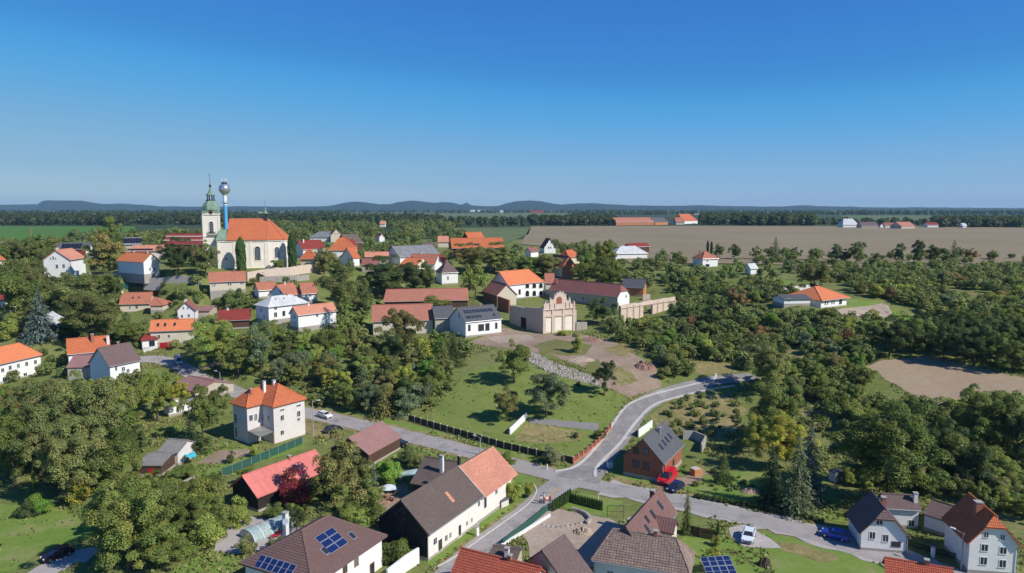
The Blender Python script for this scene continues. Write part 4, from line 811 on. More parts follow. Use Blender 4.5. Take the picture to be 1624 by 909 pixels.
# --- villa: two hipped blocks
def villa():
    h = 8.3; zg = .1
    A, B, C, D, E = (unproj(u, v, zg+h) for u, v in ((352,640.6),(381,647.7),(407.8,642.4),(432.4,646),(489.6,632.7)))
    y1 = math.atan2(*(E-D)[1::-1]); y2 = math.atan2(*(B-A)[1::-1])+math.pi/2; yw = .55*y1+.45*y2; print('HOUSE villa yaw', math.degrees(y1), math.degrees(y2))
    b = np.array([math.cos(yw), math.sin(yw), 0]); a = np.array([b[1], -b[0], 0])             # a: towards the camera
    lBC = np.dot(C-B, b); lDE = np.dot(E-D, b); lCD = max(2.5, np.dot(D-C, a)); lAB = max(5.5, np.dot(B-A, a))
    print('HOUSE villa', lBC, lDE, lCD, lAB)
    Dg = np.array([D[0], D[1], zg]); Bg = Dg - a*lCD - b*lBC
    base = Dg - a*(lCD+lAB)/2 + b*lDE/2
    r = empty('villa', base, 'two storey cream villa with orange hipped roof by the road', 'villa')
    s2 = frame_house(Dg+b*lDE, -a, lCD+lAB-.3, lDE, h, 3.7); s1 = frame_house(Bg, b, lBC+lDE-.5, lAB, h, 3.0)
    ov = .45
    for s in (s2, s1): walls(s, 'lr', .3, ov, 'w').build('wall', 'grey_plaster', r, base)
    ro = roof_of(s2, 'orange_tile', r, base, 'lr', .95); roof_of(s1, 'orange_tile', r, base, 'lr', .95, name='roof')
    sd = lambda s, side, u, v, w, hh, **k: window(s, r, base, *on_side(s, side, u, v), w, hh, **k)
    for u, v in ((363,663),(370,660.5),(364,684),(371,681.5)): sd(s1, 'l', u, v, 1.0, 1.5)
    sd(s1, 'f', 395, 663.5, 1.0, 1.4); sd(s1, 'f', 405.5, 661.5, .9, 1.6)
    for u, v in ((416.5,661.5),(426,663.5)): sd(s2, 'r' if False else 'b', u, v, .9, 1.5)
    for u, v, w, hh in ((447.5,662.5,1.0,1.3),(447.5,686,1.0,1.1),(473.5,656,1.0,1.4),(473.5,665,.8,.8)): sd(s2, 'l', u, v, w, hh)
    for u, v, w in ((447.5,650,1.2),(473.5,643,1.4)): sd(s2, 'l', u, v, w, .5)
    chimney(s1, ro, base, s1.L*.22, s1.W*.35, .3, .55, 'chimney_brick'); chimney(s2, ro, base, s2.L*.62, s2.W*.75, .7, .6, 'chimney_white'); chimney(s2, ro, base, s2.L*.55, s2.W*.52, .6, .6, 'chimney_white')
    # canopy in the inner corner
    m = MB(); c = s1.pt(lBC, 0, 0); q = [c+Z3*3.3-b*.2, c+a*lCD*1.05+Z3*2.9-b*.2, c+a*lCD*1.05-b*3.6+Z3*2.6, c-b*3.6+Z3*3.0]
    m.slab(q, .12, 0)
    for p_ in q[1:3]: m.tube(p_-Z3*.1, p_-Z3*3.5, .08, n=5, mi=1)
    m.build('canopy', ['corrugated','wood'], r, base)
    for s in (s1, s2): foot(s, 1.2, 12)
    protect(350, 608, 492, 708, s2.o[1]-4)
villa()
# --- hipped house with two solar arrays
def solar_house():
    h, zg = 4.6, 0.0; F, Rt, Lf = unproj(496,930,zg+h), unproj(614.5,849.3,zg+h), unproj(373.4,896,zg+h)
    t = unit(Rt-F); L = np.linalg.norm(Rt-F); n = np.array([-t[1], t[0], 0]); Wd = np.dot(Lf-F, n)
    s = frame_house((F[0],F[1],zg), t, L, Wd, h, 3.4)
    lo, hi = .5, 8
    for _ in range(40):
        k = (lo+hi)/2
        if proj(s.pt(L/2, Wd/2, h+k))[1] > 829.5: lo = k
        else: hi = k
    s = frame_house((F[0],F[1],zg), t, L, Wd, h, lo); print('HOUSE solar', L, Wd, lo)
    base = s.pt(L/2, Wd/2, 0); r = empty('house', base, 'white house with brown hipped roof carrying two blue solar arrays', 'house')
    walls(s, 'lr', .3, .6, 'w').build('wall', 'white_plaster', r, base); ro = roof_of(s, 'brown_tile', r, base, 'lr', .8); courses(s, ro, base, 'brown_tile', 'lr', .8)
    def at(u, v, nr, o):
        d = ray(u, v); c = np.array([0,0,CAMZ]); k = np.dot(np.asarray(o)-c, nr)/np.dot(d, nr); return c+d*k
    up = s.n*s.cosp+Z3*s.sinp; nr = -s.n*s.sinp+Z3*s.cosp
    panels(at(525.5, 857.5, nr, s.pt(0,0,h)), s.t, up, 2, 3, 1.75, 1.05, r, base)
    il = .8*Wd/2; a2 = math.atan2(s.R, il); up2 = s.t*math.cos(a2)+Z3*math.sin(a2); nr2 = -s.t*math.sin(a2)+Z3*math.cos(a2)
    panels(at(437, 898, nr2, s.pt(0,0,h)), -s.n, up2, 6, 1, 1.0, 1.7, r, base)
    for u, v in ((558.5,850),(515.5,874)):
        k = MB(); c = at(u, v, nr, s.pt(0,0,h)); k.box(c, s.t, up, nr, (-.45,.45), (-.65,.65), (0,.09)); k.box(c, s.t, up, nr, (-.36,.36), (-.55,.55), (.07,.11), 1); k.build('skylight', ['metal_grey','glass'], ro, base)
    for u, v, w, hh, dr in ((547,902,1.0,1.3,0),(565,891,1.0,1.3,0),(590,903,1.1,2.0,1)):
        p_, ax, no = on_side(s, 'f', u, v); window(s, r, base, p_, ax, no, w, hh, 'wood', door=bool(dr))
    # the pale block of the garden chimney with a dish behind the ridge
    c = hit(499.5, 829); c = s.pt(L*.62, Wd+.5, 0); m = MB(); m.box(c, s.t, s.n, Z3, (-.32,.32), (.1,.75), (-.5,h+3.0)); m.box(c, s.t, s.n, Z3, (-.4,.4), (0,.85), (h+3.0,h+3.15), 1); m.build('chimney', ['chimney_white','concrete'], r, base)
    m = MB(); q = c-s.n*.5-s.t*.9+Z3*(h+2.2); d = unit((-.35,-.85,.4)); m.tube(q, q+d*.08, .25, .5, 14); m.tube(q+d*.05, c+Z3*(h+1.8), .05, n=5); m.build('satellite_dish', 'white_paint', r, base)
    foot(s, 1.0, 8); protect(372, 820, 616, 909, s.o[1])
solar_house()
# --- houses cut by the lower edge of the picture
s_plum = house('house', 'house with plain plum roof beside the sand yard', e=((905,938),(941,909)), rv=848, rf=1.0, h=3.4, p=42, wall='beige_plaster', roof='plum_tile', gutter=False, tiles=True)
house('outbuilding', 'low dark roofed outbuilding with white chimney behind the red pantiles', e=((773,886),(818,893)), rv=868, rf=.5, h=2.6, p=20, wall='beige_plaster', roof='dark_tile', cat='outbuilding', gutter=False, ch=[(.62,.2,.6,.6,'chimney_white')])
s_big = house('house', 'big house with steep brown tile roof, roof windows and a dormer', e=((1022,880),(1074,812)), rv=774.5, rf=1.0, h=4.2, p=50, wall='cream_plaster', roof='red_brown_tile', tiles=True, ch=[(.25,.62,-.6,.8,'chimney_brick'),(.93,.68,-.2,.6,'chimney_brick')], sky_l=[(.78,.62,.9,1.5),(.55,.60,.9,1.5),(.40,.66,.8,1.2),(.30,.45,.8,1.3)])
house('house_wing', 'front wing of the big house under mottled brown tiles', e=((937.4,888),(1095.6,914)), rv=846, rf=.5, h=3.6, p=45, wall='white_plaster', roof='mottled_tile', hip='lr', hk=.7, cat='house', tiles=True, win=[('f',968,912,1,1.2),('f',1000,915,1,1.2)])
def dormer(s):
    c = s.pt(s.L*.58, 0, 0); base = s.base; d = frame_house(c - s.n*1.9 + s.t*1.5, s.n, 4.6, 3.2, s.h+.3, 1.6)
    m = walls(d, '', .3, .35, 'w'); o = m.build('dormer', ['cream_plaster','cream_plaster'], s.root, base); roof_of(d, 'red_brown_tile', o, base, caps=False)
    w = MB(); q = d.pt(d.a0, d.W/2, d.h+.3); w.box(q, d.n, -d.t, Z3, (-.6,.6), (-.02,.06), (-1.0,.2)); w.build('window', 'frame_white', o, base)
dormer(s_big)
s_ann = house('annex', 'dark brown roofed annex behind the farmhouse with white chimney', e=((650,766),(706,776)), rv=724, rf=.0, h=3.4, p=30, wall='brown_boards', roof='dark_tile', cat='annex', gutter=False, ch=[(.68,.28,1.6,.6,'chimney_white')])
# --- ruined baroque barn front and its side wall
def ruin():
    zg = 10.0; a, b = unproj(860.7,530,zg), unproj(911.5,525,zg); t = unit(b-a); L = np.linalg.norm(b-a); ou = np.array([t[1], -t[0], 0])
    mpx = L/51.0; r = empty('ruined_barn', (a+b)/2, 'roofless ruined barn with scalloped pink baroque gable', 'ruin'); base = (a+b)/2
    o = [(-.0,-2),(L,-2),(L,8.9),(L*.97,10.6),(L*.93,9.3),(L*.88,9.6),(L*.84,12.0),(L*.80,10.6),(L*.74,10.9),(L*.71,13.2),(L*.66,12.6),(L*.64,13.9),(L*.56,13.3),(L*.53,14.4),(L*.49,13.5),(L*.43,13.8),(L*.40,12.5),(L*.37,13.4),(L*.345,11.6),(L*.28,11.2),(L*.235,12.3),(L*.21,10.3),(L*.12,10.0),(L*.075,11.2),(L*.05,9.0),(0,8.7)]
    P = lambda x, z, d: a+t*x+Z3*z+ou*d
    m = MB(); m.slab([P(x,z,0) for x, z in o], 0, 0, None, -ou*.9); front = m.build('facade', 'pink_plaster', r, base)
    k = MB(); 
    for x0, x1 in ((0,.07),(.27,.34),(.60,.66),(.93,1.0)): k.box(a, t, ou, Z3, (L*x0,L*x1), (0,.28), (-1,8.0))
    for z in (5.6,5.95,8.0): k.box(a, t, ou, Z3, (-.1,L+.1), (0,.42 if z == 8.0 else .32), (z,z+.28))
    for x0 in (.02,.21,.36,.70,.82,.95): k.box(a, t, ou, Z3, (L*x0,L*x0+.5), (0,.25), (8.3,10.2))
    k.build('pilaster', 'pink_plaster', front, base)
    k = MB()
    for x0, x1 in ((.09,.25),(.37,.57),(.69,.91)): k.box(a, t, ou, Z3, (L*x0,L*x1), (0,.06), (.5,5.2))
    k.build('blind_panel', 'church_plaster', front, base)
    k = MB(); pr = [(-1.1,0),(1.1,0)] + [(1.1*math.cos(q), 1.3+1.1*math.sin(q)) for q in np.linspace(0, math.pi, 9)]; k.face([P(L*.5+x, 9.9+z, .07) for x, z in pr]); k.build('brick_niche', 'red_brick', front, base)
    # side wall going back to the left
    c = unproj(808,517,zg); d = unit(c-a); d = unit(d - t*0); Ls = np.linalg.norm(c-a); n2 = np.array([d[1], -d[0], 0])
    if np.dot(n2, (0,-1,0)) < 0: n2 = -n2
    top = [(0,8.7),(Ls*.25,8.3),(Ls*.5,8.0),(Ls*.52,7.7),(Ls*.85,7.6),(Ls,7.3)]
    o = [(0,-2),(Ls,-2)] + top[::-1]
    m = MB(); m.slab([a+d*x+Z3*z for x, z in o], 0, 0, None, -n2*.8); side = m.build('side_wall', 'old_plaster', r, base)
    k = MB(); k.box(a, d, n2, Z3, (Ls*.48,Ls*.64), (-.02,.06), (.2,4.2)); k.build('gateway', 'dark_boards', side, base)
    # back wall and right side
    for st, dr, ln in ((b, -ou, Ls*.8), (a+d*Ls, t, L*.9)):
        o = [(0,-2),(ln,-2),(ln,5.2),(ln*.7,5.8),(ln*.45,4.6),(ln*.2,6.4),(0,7.2)]; q = np.array([dr[1], -dr[0], 0]); m = MB(); m.slab([st+dr*x+Z3*z for x, z in o], 0, 0, None, q*.7); m.build('rear_wall', 'old_plaster', r, base)
    FOOT.append(([(a+ou*2)[:2], (b+ou*2)[:2], (b-ou*16)[:2], (a+d*Ls-t*2)[:2]], 12)); protect(806, 464, 914, 528, a[1])
    # low red brick wall to the left of it
    wallrun('brick_wall', 'low ruined red brick wall left of the barn gable', [(790,490),(808,497)], 5.0, .7, 'red_brick', zs=None)
def wallrun(name, label, px, h, th, mat, zs=None, cat='wall', jag=0.0, cap=None, group=None, h2=None, deep=1.5):
    pts = [np.array(hit(*p)) for p in px]; base = pts[0]; m = MB(); rr = random.Random(len(label)); pl = []
    c = []
    for p, q in zip(pts[:-1], pts[1:]):
        n_ = max(1, int(np.linalg.norm(q-p)/1.5)); c += [p+(q-p)*k/n_ for k in range(n_)]
    c.append(pts[-1]); n_ = len(c); pr = None
    for i, p in enumerate(c):
        d = c[min(i+1,n_-1)]-c[max(i-1,0)]; d = unit(d[:2]); nn = np.array([-d[1], d[0], 0]); z = H(p[0], p[1]); hh = (h if h2 is None else h+(h2-h)*i/(n_-1)) + rr.uniform(-jag, jag)
        j = rr.uniform(-jag, jag)*.3; L_, R_ = np.array([p[0],p[1],0])+nn*(th/2+j), np.array([p[0],p[1],0])-nn*(th/2+j)
        s = [L_+Z3*(z-deep), L_+Z3*(z+hh), R_+Z3*(z+hh), R_+Z3*(z-deep)]
        if pr is not None:
            for k in range(3): m.face([pr[k], s[k], s[k+1], pr[k+1]])
        else: m.face(s[::-1])
        pr = s
    m.face(pr); o = m.build(name, mat, None, base); tag(o, label, cat, group); return o
ruin()
def gate_wall():
    a, b = unproj(983.5,509,11.5), unproj(1070.5,490,12.6); a[2] = 11.3; b[2] = 11.3; t = unit(b-a); L = np.linalg.norm(b-a); ou = np.array([t[1], -t[0], 0]); base = a
    r = empty('gate_wall', base, 'long pink ruined estate wall with gateway', 'wall'); gx0, gx1 = L*.40, L*.57
    P = lambda x, z, d=0: a+t*x+Z3*z+ou*d
    rr = random.Random(5); tops = [(x, 5.6+rr.uniform(-.25,.25)+x/L*.6) for x in np.linspace(0, L, 19)]
    f = lambda x: np.interp(x, [q[0] for q in tops], [q[1] for q in tops])
    for x0, x1, z0 in ((0,gx0,-3),(gx0,gx1,4.2),(gx1,L,-3)):
        xs = [x0]+[q[0] for q in tops if x0 < q[0] < x1]+[x1]; m = MB(); m.slab([P(x0,z0), P(x1,z0)]+[P(x,f(x)) for x in xs[::-1]], 0, 0, None, -ou*.8); m.build('wall', 'pink_plaster', r, base)
    k = MB()
    for x in np.linspace(.4, L-.4, 10):
        if not gx0-.3 < x < gx1+.3: k.box(a, t, ou, Z3, (x-.35,x+.35), (0,.22), (-2,5.2))
    k.box(a, t, ou, Z3, (0,L), (0,.3), (4.55,4.8)); k.build('pilaster', 'old_plaster', r, base)
    k = MB(); c = (gx0+gx1)/2; k.tube(P(gx0,1.6,-2), P(c,4,-2), .12, n=5); k.tube(P(gx1,1.6,-2), P(c,4,-2), .12, n=5); k.tube(P(gx0,1.7,-2), P(gx1,1.7,-2), .12, n=5); k.tube(P(gx0,.8,-1.5), P(gx1,.8,-1.5), .09, n=5); k.build('timber_truss', 'wood', r, base)
    protect(983, 472, 1071, 505, a[1]); FOOT.append(([P(-1,0,1.5)[:2], P(L+1,0,1.5)[:2], P(L+1,0,-3)[:2], P(-1,0,-3)[:2]], 6))
gate_wall()
# walls
wallrun('churchyard_wall', 'tall pale churchyard wall right of the cream house', [(392,446),(420,441),(460,437.5),(495,432),(505,430)], 3.4, .7, 'pink_plaster')
wallrun('stone_wall', 'brown rubble terrace wall under the churchyard wall', [(412,448.5),(440,447),(470,446),(490,444)], 2.2, .8, 'rubble_stone')
wallrun('churchyard_wall', 'grey churchyard wall under the dark trees', [(228,449),(262,449),(318,452)], 2.2, .6, 'concrete', deep=2.5)
wallrun('garden_wall', 'low stone wall left of the white house with orange roof', [(165,440),(208,437)], 1.6, .6, 'pale_stone')
wallrun('garden_wall', 'short white concrete wall on the meadow', [(808,690),(835,664)], 1.5, .35, 'white_paint')
wallrun('garden_wall', 'pale low wall between cabin and lawn in the sand yard', [(795,868),(872,819)], .5, .3, 'white_paint')
wallrun('garden_wall', 'white plastered yard wall in front of the farmhouse', [(614,930),(645,905),(664,893)], 2.4, .3, 'white_plaster')
wallrun('garden_wall', 'white panel wall behind the new brick house', [(1012,694),(1034,678)], 1.8, .25, 'white_paint')
wallrun('retaining_wall', 'dark retaining wall right of the new brick house', [(1083,697),(1100,697),(1119,705),(1112,719)], 2.0, .3, 'concrete')
wallrun('white_fence', 'long white balustrade behind the hipped bungalow', [(1240,463),(1262,461.5),(1298,458)], 1.8, .25, 'white_paint', cat='fence')
wallrun('white_fence', 'white balustrade left among the hillside trees', [(1114,479),(1150,474)], 1.9, .25, 'white_paint', cat='fence')
wallrun('stone_wall', 'white fragment of ruined wall behind the gateway', [(1019,476),(1031,475)], 2.2, .5, 'pink_plaster')
wallrun('stone_wall', 'small rubble wall right of the scalloped gable', [(913,524),(930,522)], 2.6, .8, 'rubble_stone', jag=.3)
# stone faced bank below the bungalow terrace
def bank(name, top, bot, mat, label=None, jit=.2, n=33, mm=9, seed=4):
    m = MB(); rows = []; rr = random.Random(seed); A = [np.array(hit(*p)) for p in top]; B = [np.array(hit(*p)) for p in bot]
    for i in range(n):
        f = i/(n-1)*(len(top)-1); k = min(int(f), len(top)-2); q = f-k; a = A[k]*(1-q)+A[k+1]*q; b = B[k]*(1-q)+B[k+1]*q; row = []
        for j in range(mm):
            t = j/(mm-1); p = a+(b-a)*t; z = max(p[2], H(p[0],p[1]))+.22+rr.uniform(-jit, jit)*(0 if j in (0,mm-1) else 1)-(.5 if j in (0,mm-1) else 0); row.append([p[0]+rr.uniform(-jit,jit), p[1]+rr.uniform(-jit,jit), z])
        rows.append(row)
    for a, b in zip(rows[:-1], rows[1:]):
        for j in range(mm-1): m.face([a[j], a[j+1], b[j+1], b[j]])
    o = m.build(name, mat); tag(o, kind='structure')
bank('stone_bank', [(1323,490),(1350,487),(1380,483),(1398,479.5),(1408,484)], [(1335,500),(1355,503),(1378,507),(1402,505),(1416,500)], 'pale_dirt', jit=.07)
bank('rubble_bank', [(836,556),(852,561),(870,570),(890,579),(915,587),(948,601)], [(833,573),(848,579),(868,591),(890,599),(915,605),(950,614)], 'pale_rubble', jit=.15, n=96, mm=16)
# ------------------------------------------------------------------ cut level pads for the houses into the slope
def cut_pads():
    for o, t, n, L, W_, zg in PADS:
        d = np.stack([_XX-o[0], _YY-o[1]], -1); a = d@t[:2]; b = d@n[:2]
        q = np.hypot(np.maximum(np.maximum(-a, a-L), 0), np.maximum(np.maximum(-b, b-W_), 0)); k = 1-smooth(.6, 3.2, q)
        low = np.minimum(_HH, zg+.05); _HH[:] = _HH*(1-k)+low*k
cut_pads()
# ------------------------------------------------------------------ ground sheet, patches, roads
def build_ground():
    ny, nx = _HH.shape
    v = np.column_stack([_XX.ravel(), _YY.ravel(), _HH.ravel()])
    idx = np.arange(nx*ny).reshape(ny, nx)
    q = np.stack([idx[:-1,:-1], idx[:-1,1:], idx[1:,1:], idx[1:,:-1]], -1).reshape(-1, 4)
    me = bpy.data.meshes.new('ground'); me.from_pydata(v.tolist(), [], q.tolist())
    me.materials.append(M('grass_ground')); me.materials.append(M('far_ground'))
    yc = _YY[:-1,:-1].ravel(); xc = _XX[:-1,:-1].ravel()
    me.polygons.foreach_set('material_index', ((yc > 560) | (np.abs(xc) > 520)).astype(int))
    me.polygons.foreach_set('use_smooth', [True]*len(q)); me.update()
    o = bpy.data.objects.new('ground', me); COL.objects.link(o); tag(o, kind='structure')
build_ground()
def patch_xy(name, poly, mat, lift=.05, rag=0.0, kind='structure', seed=1):
    rr = random.Random(seed); pts = []
    for a, b in zip(poly, poly[1:]+poly[:1]):
        d = math.hypot(b[0]-a[0], b[1]-a[1]); n = max(1, int(d/2.0)) if rag else 1
        for k in range(min(n, 60)):
            t = k/min(n, 60); j = rag if k else 0
            pts.append((a[0]+(b[0]-a[0])*t+rr.uniform(-j, j), a[1]+(b[1]-a[1])*t+rr.uniform(-j, j)))
    bm = bmesh.new(); bm.faces.new([bm.verts.new((x, y, 0)) for x, y in pts])
    bmesh.ops.triangulate(bm, faces=bm.faces[:])
    xs = [p[0] for p in pts]; ys = [p[1] for p in pts]
    for g, ax, lo, hi in ((gxa, 0, min(xs), max(xs)), (gya, 1, min(ys), max(ys))):
        for c in g:
            if lo < c < hi:
                co = (c,0,0) if ax == 0 else (0,c,0); no = (1,0,0) if ax == 0 else (0,1,0)
                bmesh.ops.bisect_plane(bm, geom=bm.verts[:]+bm.edges[:]+bm.faces[:], plane_co=co, plane_no=no, dist=1e-4)
    vs = bm.verts[:]; hz = H(np.array([q.co.x for q in vs]), np.array([q.co.y for q in vs]))
    for q, z in zip(vs, np.atleast_1d(hz)): q.co.z = z+lift
    for f in bm.faces:
        f.smooth = True
        if f.normal.z < 0: f.normal_flip()
    me = bpy.data.meshes.new(name); bm.to_mesh(me); bm.free(); me.materials.append(M(mat))
    o = bpy.data.objects.new(name, me); COL.objects.link(o); return tag(o, kind=kind)
def G(u, v): p = hit(u, v); return (p[0], p[1])
def patch(name, px, mat, lift=.05, rag=.35, seed=1):
    q = [G(*p) for p in px]
    if name in ('stubble_field', 'terrace', 'lawn', 'yard', 'drive', 'meadow', 'clearing'): FOOT.append((q, 0 if name in ('lawn', 'meadow') else -1))
    return patch_xy(name, q, mat, lift, rag, seed=seed)
def farpatch(name, px, mat, lift=.4): return patch_xy(name, [tuple(unproj(u, v, 25.5)[:2]) for u, v in px], mat, lift)
def spline(pts, step=1.5):
    P = [np.array(p, float) for p in pts]; P = [2*P[0]-P[1]] + P + [2*P[-1]-P[-2]]; out = []
    for i in range(1, len(P)-2):
        n = max(2, int(np.linalg.norm(P[i+1]-P[i])/step))
        for k in range(n):
            t = k/n; a, b, c, d = P[i-1], P[i], P[i+1], P[i+2]
            out.append(.5*((2*b)+(-a+c)*t+(2*a-5*b+4*c-d)*t*t+(-a+3*b-3*c+d)*t**3))
    out.append(P[-2]); return out
ROADS = []
def strip(name, px, width, mat, lift=.09, rag=.12, kerb=None, world=False, widths=None, foot=True):
    c = spline([np.array(p if world else G(*p)) for p in px]); n = len(c); rr = random.Random(len(px))
    m = MB(); rows = []; 
    for i, p in enumerate(c):
        d = c[min(i+1, n-1)]-c[max(i-1, 0)]; d = d/np.linalg.norm(d); nn = np.array([-d[1], d[0]])
        w = width if widths is None else np.interp(i/(n-1), np.linspace(0,1,len(widths)), widths)
        row = []
        for k in np.linspace(-.5, .5, 7):
            q = p+nn*(w*k + (rr.uniform(-rag, rag) if abs(k) == .5 else 0)); row.append([q[0], q[1], H(q[0], q[1])+lift])
        rows.append(row)
        if foot: ROADS.append((p[0], p[1], w/2))
    for a, b in zip(rows[:-1], rows[1:]):
        for k in range(6): m.face([a[k], a[k+1], b[k+1], b[k]])
    o = m.build(name, mat); bm = bmesh.new(); bm.from_mesh(o.data); bmesh.ops.remove_doubles(bm, verts=bm.verts, dist=1e-4)
    for f in bm.faces:
        f.smooth = True
        if f.normal.z < 0: f.normal_flip()
    bm.to_mesh(o.data); bm.free(); tag(o, kind='structure'); return o
def kerb(px, w=.62, h=.14, mat='kerb_stone', name='kerb'):
    c = spline([np.array(G(*p)) for p in px]); m = MB(); n = len(c); pr = None
    for i, p in enumerate(c):
        d = c[min(i+1, n-1)]-c[max(i-1, 0)]; d /= np.linalg.norm(d); nn = np.array([-d[1], d[0]]); z = H(p[0], p[1])
        L, R_ = p+nn*w/2, p-nn*w/2
        s = [[L[0],L[1],z-.2],[L[0],L[1],z+.09+h],[R_[0],R_[1],z+.09+h],[R_[0],R_[1],z-.2]]
        if pr is not None:
            for k in range(3): m.face([pr[k], pr[k+1], s[k+1], s[k]])
        else: m.face(s)
        pr = s
    m.face(pr[::-1]); return tag(m.build(name, mat), kind='structure')
# roads
strip('road', [(214,572),(245,570),(280,579),(310,596),(345,614),(400,633),(455,648),(510,661),(570,674),(640,691),(730,713),(800,733),(870,752),(930,767),(1000,781),(1080,797),(1160,815),(1240,833),(1320,856),(1400,880),(1480,903),(1540,925)], 5.2, 'asphalt', .10)
strip('road', [(905,762),(870,783),(835,812),(790,846),(750,876),(712,912),(690,935)], 4.6, 'asphalt', .11, widths=[7,5,4.6,4.5,4.4,4.4])
strip('road', [(915,762),(936,742),(966,712),(990,681),(1008,655),(1030,637),(1078,619),(1130,605),(1160,601),(1195,598)], 5.4, 'new_asphalt', .12, widths=[9,6.2,5.4,5.4,5.4,5.6,5.4,5.2,5,4.8])
strip('path', [(300,590),(330,580),(378,572)], 2.6, 'dirt', .06)
strip('road', [(60,915),(110,885),(150,880)], 5.0, 'pavement', .05)
kerb([(880,748),(905,744),(926,731),(950,704),(970,676),(988,650),(1006,637),(1050,622),(1100,610),(1132,602),(1135,594)])
kerb([(944,757),(945,744),(958,729),(982,705),(1002,678),(1022,655),(1040,641),(1075,630),(1115,620),(1165,612)])
kerb([(846,768),(851,780),(838,800),(805,825),(760,857),(722,884),(690,902)], .25, .10)
kerb([(1158,602),(1190,600),(1210,598)], .4, .5, 'concrete')
strip('gravel_verge', [(400,633),(455,648),(510,661),(570,674),(640,691),(730,713),(800,733),(870,752)], 7.2, 'dry_grass', .075, .7, foot=False)
strip('gravel_verge', [(960,773),(1000,781),(1080,797),(1160,815),(1240,833),(1320,856),(1400,880),(1480,903)], 7.0, 'pavement', .08, .7, foot=False)
strip('gravel_verge', [(862,790),(835,812),(790,846),(750,876),(712,912)], 5.6, 'dry_grass', .085, .4, foot=False)
# lawns, yards, fields
patch('lawn', [(0,800),(70,803),(130,812),(148,830),(150,850),(100,868),(60,880),(0,920),(-60,900),(-60,810)], 'lawn')
patch('verge', [(500,643),(560,655),(650,672),(740,697),(830,718),(905,735),(878,747),(800,724),(700,697),(600,675),(520,655)], 'lawn', .055)
patch('verge', [(640,705),(720,722),(800,742),(850,757),(845,790),(800,822),(745,862),(690,900),(668,893),(800,795),(818,755),(720,735)], 'lawn', .05)
patch('meadow', [(690,650),(740,592),(790,575),(850,585),(940,610),(995,628),(985,650),(955,690),(905,730),(830,715),(740,694),(652,667)], 'meadow', .045, .6)
patch('yard', [(840,664),(950,672),(948,684),(840,672)], 'gravel', .075)
patch('dry_grass', [(835,672),(930,686),(920,700),(860,704),(815,698)], 'dry_grass', .07)
patch('terrace', [(740,545),(800,520),(862,531),(915,528),(980,545),(1010,565),(1042,590),(1050,615),(1000,632),(985,625),(945,606),(945,590),(870,562),(800,552)], 'dirt', .04, .6)
patch('terrace_grass', [(845,548),(880,538),(940,548),(930,562),(900,565),(858,560)], 'terrace_grass', .07, .5)
patch('terrace_grass', [(975,580),(1000,590),(1012,605),(985,612),(968,596)], 'dry_grass', .07, .5)
patch('terrace_grass', [(930,572),(950,570),(955,590),(925,590)], 'terrace_grass', .07, .5)
patch('dirt_strip', [(770,535),(840,530),(850,540),(790,545)], 'pale_dirt', .06, .5)
patch('dry_slope', [(1075,630),(1160,622),(1185,650),(1170,700),(1110,695),(1060,690),(1040,672),(1030,660)], 'dry_grass', .04, .8)
patch('dry_slope', [(1250,615),(1340,620),(1345,650),(1310,690),(1270,670)], 'dry_grass', .04, .8)
patch('stubble_field', [(1370,582),(1400,571),(1480,566),(1560,585),(1624,600),(1720,620),(1720,660),(1624,628),(1560,620),(1510,645),(1470,640),(1420,610)], 'stubble', .05, .6)
patch('garden_lawn', [(1310,475),(1345,474),(1398,478),(1402,483),(1330,492)], 'lawn', .06)
patch('garden_lawn', [(1412,490),(1480,505),(1520,520),(1500,530),(1440,512),(1405,500)], 'lawn', .06)
patch('garden_lawn', [(1180,435),(1262,447),(1262,456),(1230,456),(1180,441)], 'lawn', .05)
patch('garden_lawn', [(955,760),(970,745),(1060,760),(1200,745),(1330,790),(1340,830),(1200,800),(1080,780),(1000,770)], 'lawn', .045)
patch('garden_lawn', [(880,790),(920,782),(990,796),(960,822),(905,812)], 'lawn', .06)
patch('garden_lawn', [(1140,835),(1230,848),(1400,890),(1420,930),(1100,930),(1085,860)], 'lawn', .05)
patch('garden_lawn', [(1085,850),(1140,860),(1130,905),(1100,900),(1070,865)], 'lawn', .06)
patch('dry_verge', [(960,768),(1075,790),(1200,817),(1340,855),(1345,840),(1200,803),(1075,777),(970,755)], 'dry_grass', .06, .4)
patch('drive', [(1156,838),(1180,832),(1222,855),(1240,870),(1215,870),(1180,868),(1158,852)], 'pavement', .085)
patch('yard', [(838,818),(870,806),(905,812),(960,820),(985,832),(940,900),(850,905),(830,850)], 'pale_dirt', .05)
patch('yard', [(310,735),(345,715),(395,712),(398,722),(340,737)], 'dirt', .065)
patch('garden_lawn', [(310,720),(355,700),(420,715),(480,700),(485,712),(380,745),(315,760),(300,748)], 'lawn', .045)
patch('garden_lawn', [(235,680),(290,668),(300,685),(250,692)], 'lawn', .05)
patch('yard', [(600,775),(640,765),(660,790),(630,830),(600,815)], 'dirt', .05)
patch('garden_lawn', [(480,668),(505,672),(545,688),(540,698),(495,692),(480,682)], 'dry_grass', .05)
patch('yard', [(350,845),(395,818),(470,830),(480,842),(400,880),(340,875)], 'pavement', .05)
patch('garden_lawn', [(265,905),(345,870),(385,885),(370,920),(265,925)], 'lawn', .05)
patch('dry_verge', [(1222,860),(1262,862),(1335,886),(1312,893),(1240,874)], 'dry_grass', .07, .6)
patch('yard', [(1040,764),(1085,757),(1112,742),(1125,752),(1100,768),(1060,778),(1042,774)], 'dirt', .065, .6)
patch('clearing', [(1090,572),(1150,575),(1180,590),(1130,594),(1085,590)], 'dry_grass', .05, .8)
patch('clearing', [(955,552),(990,545),(1010,556),(985,566)], 'dry_grass', .05, .8)
patch('clearing', [(1210,560),(1260,555),(1290,570),(1240,580)], 'dry_grass', .05, .8)
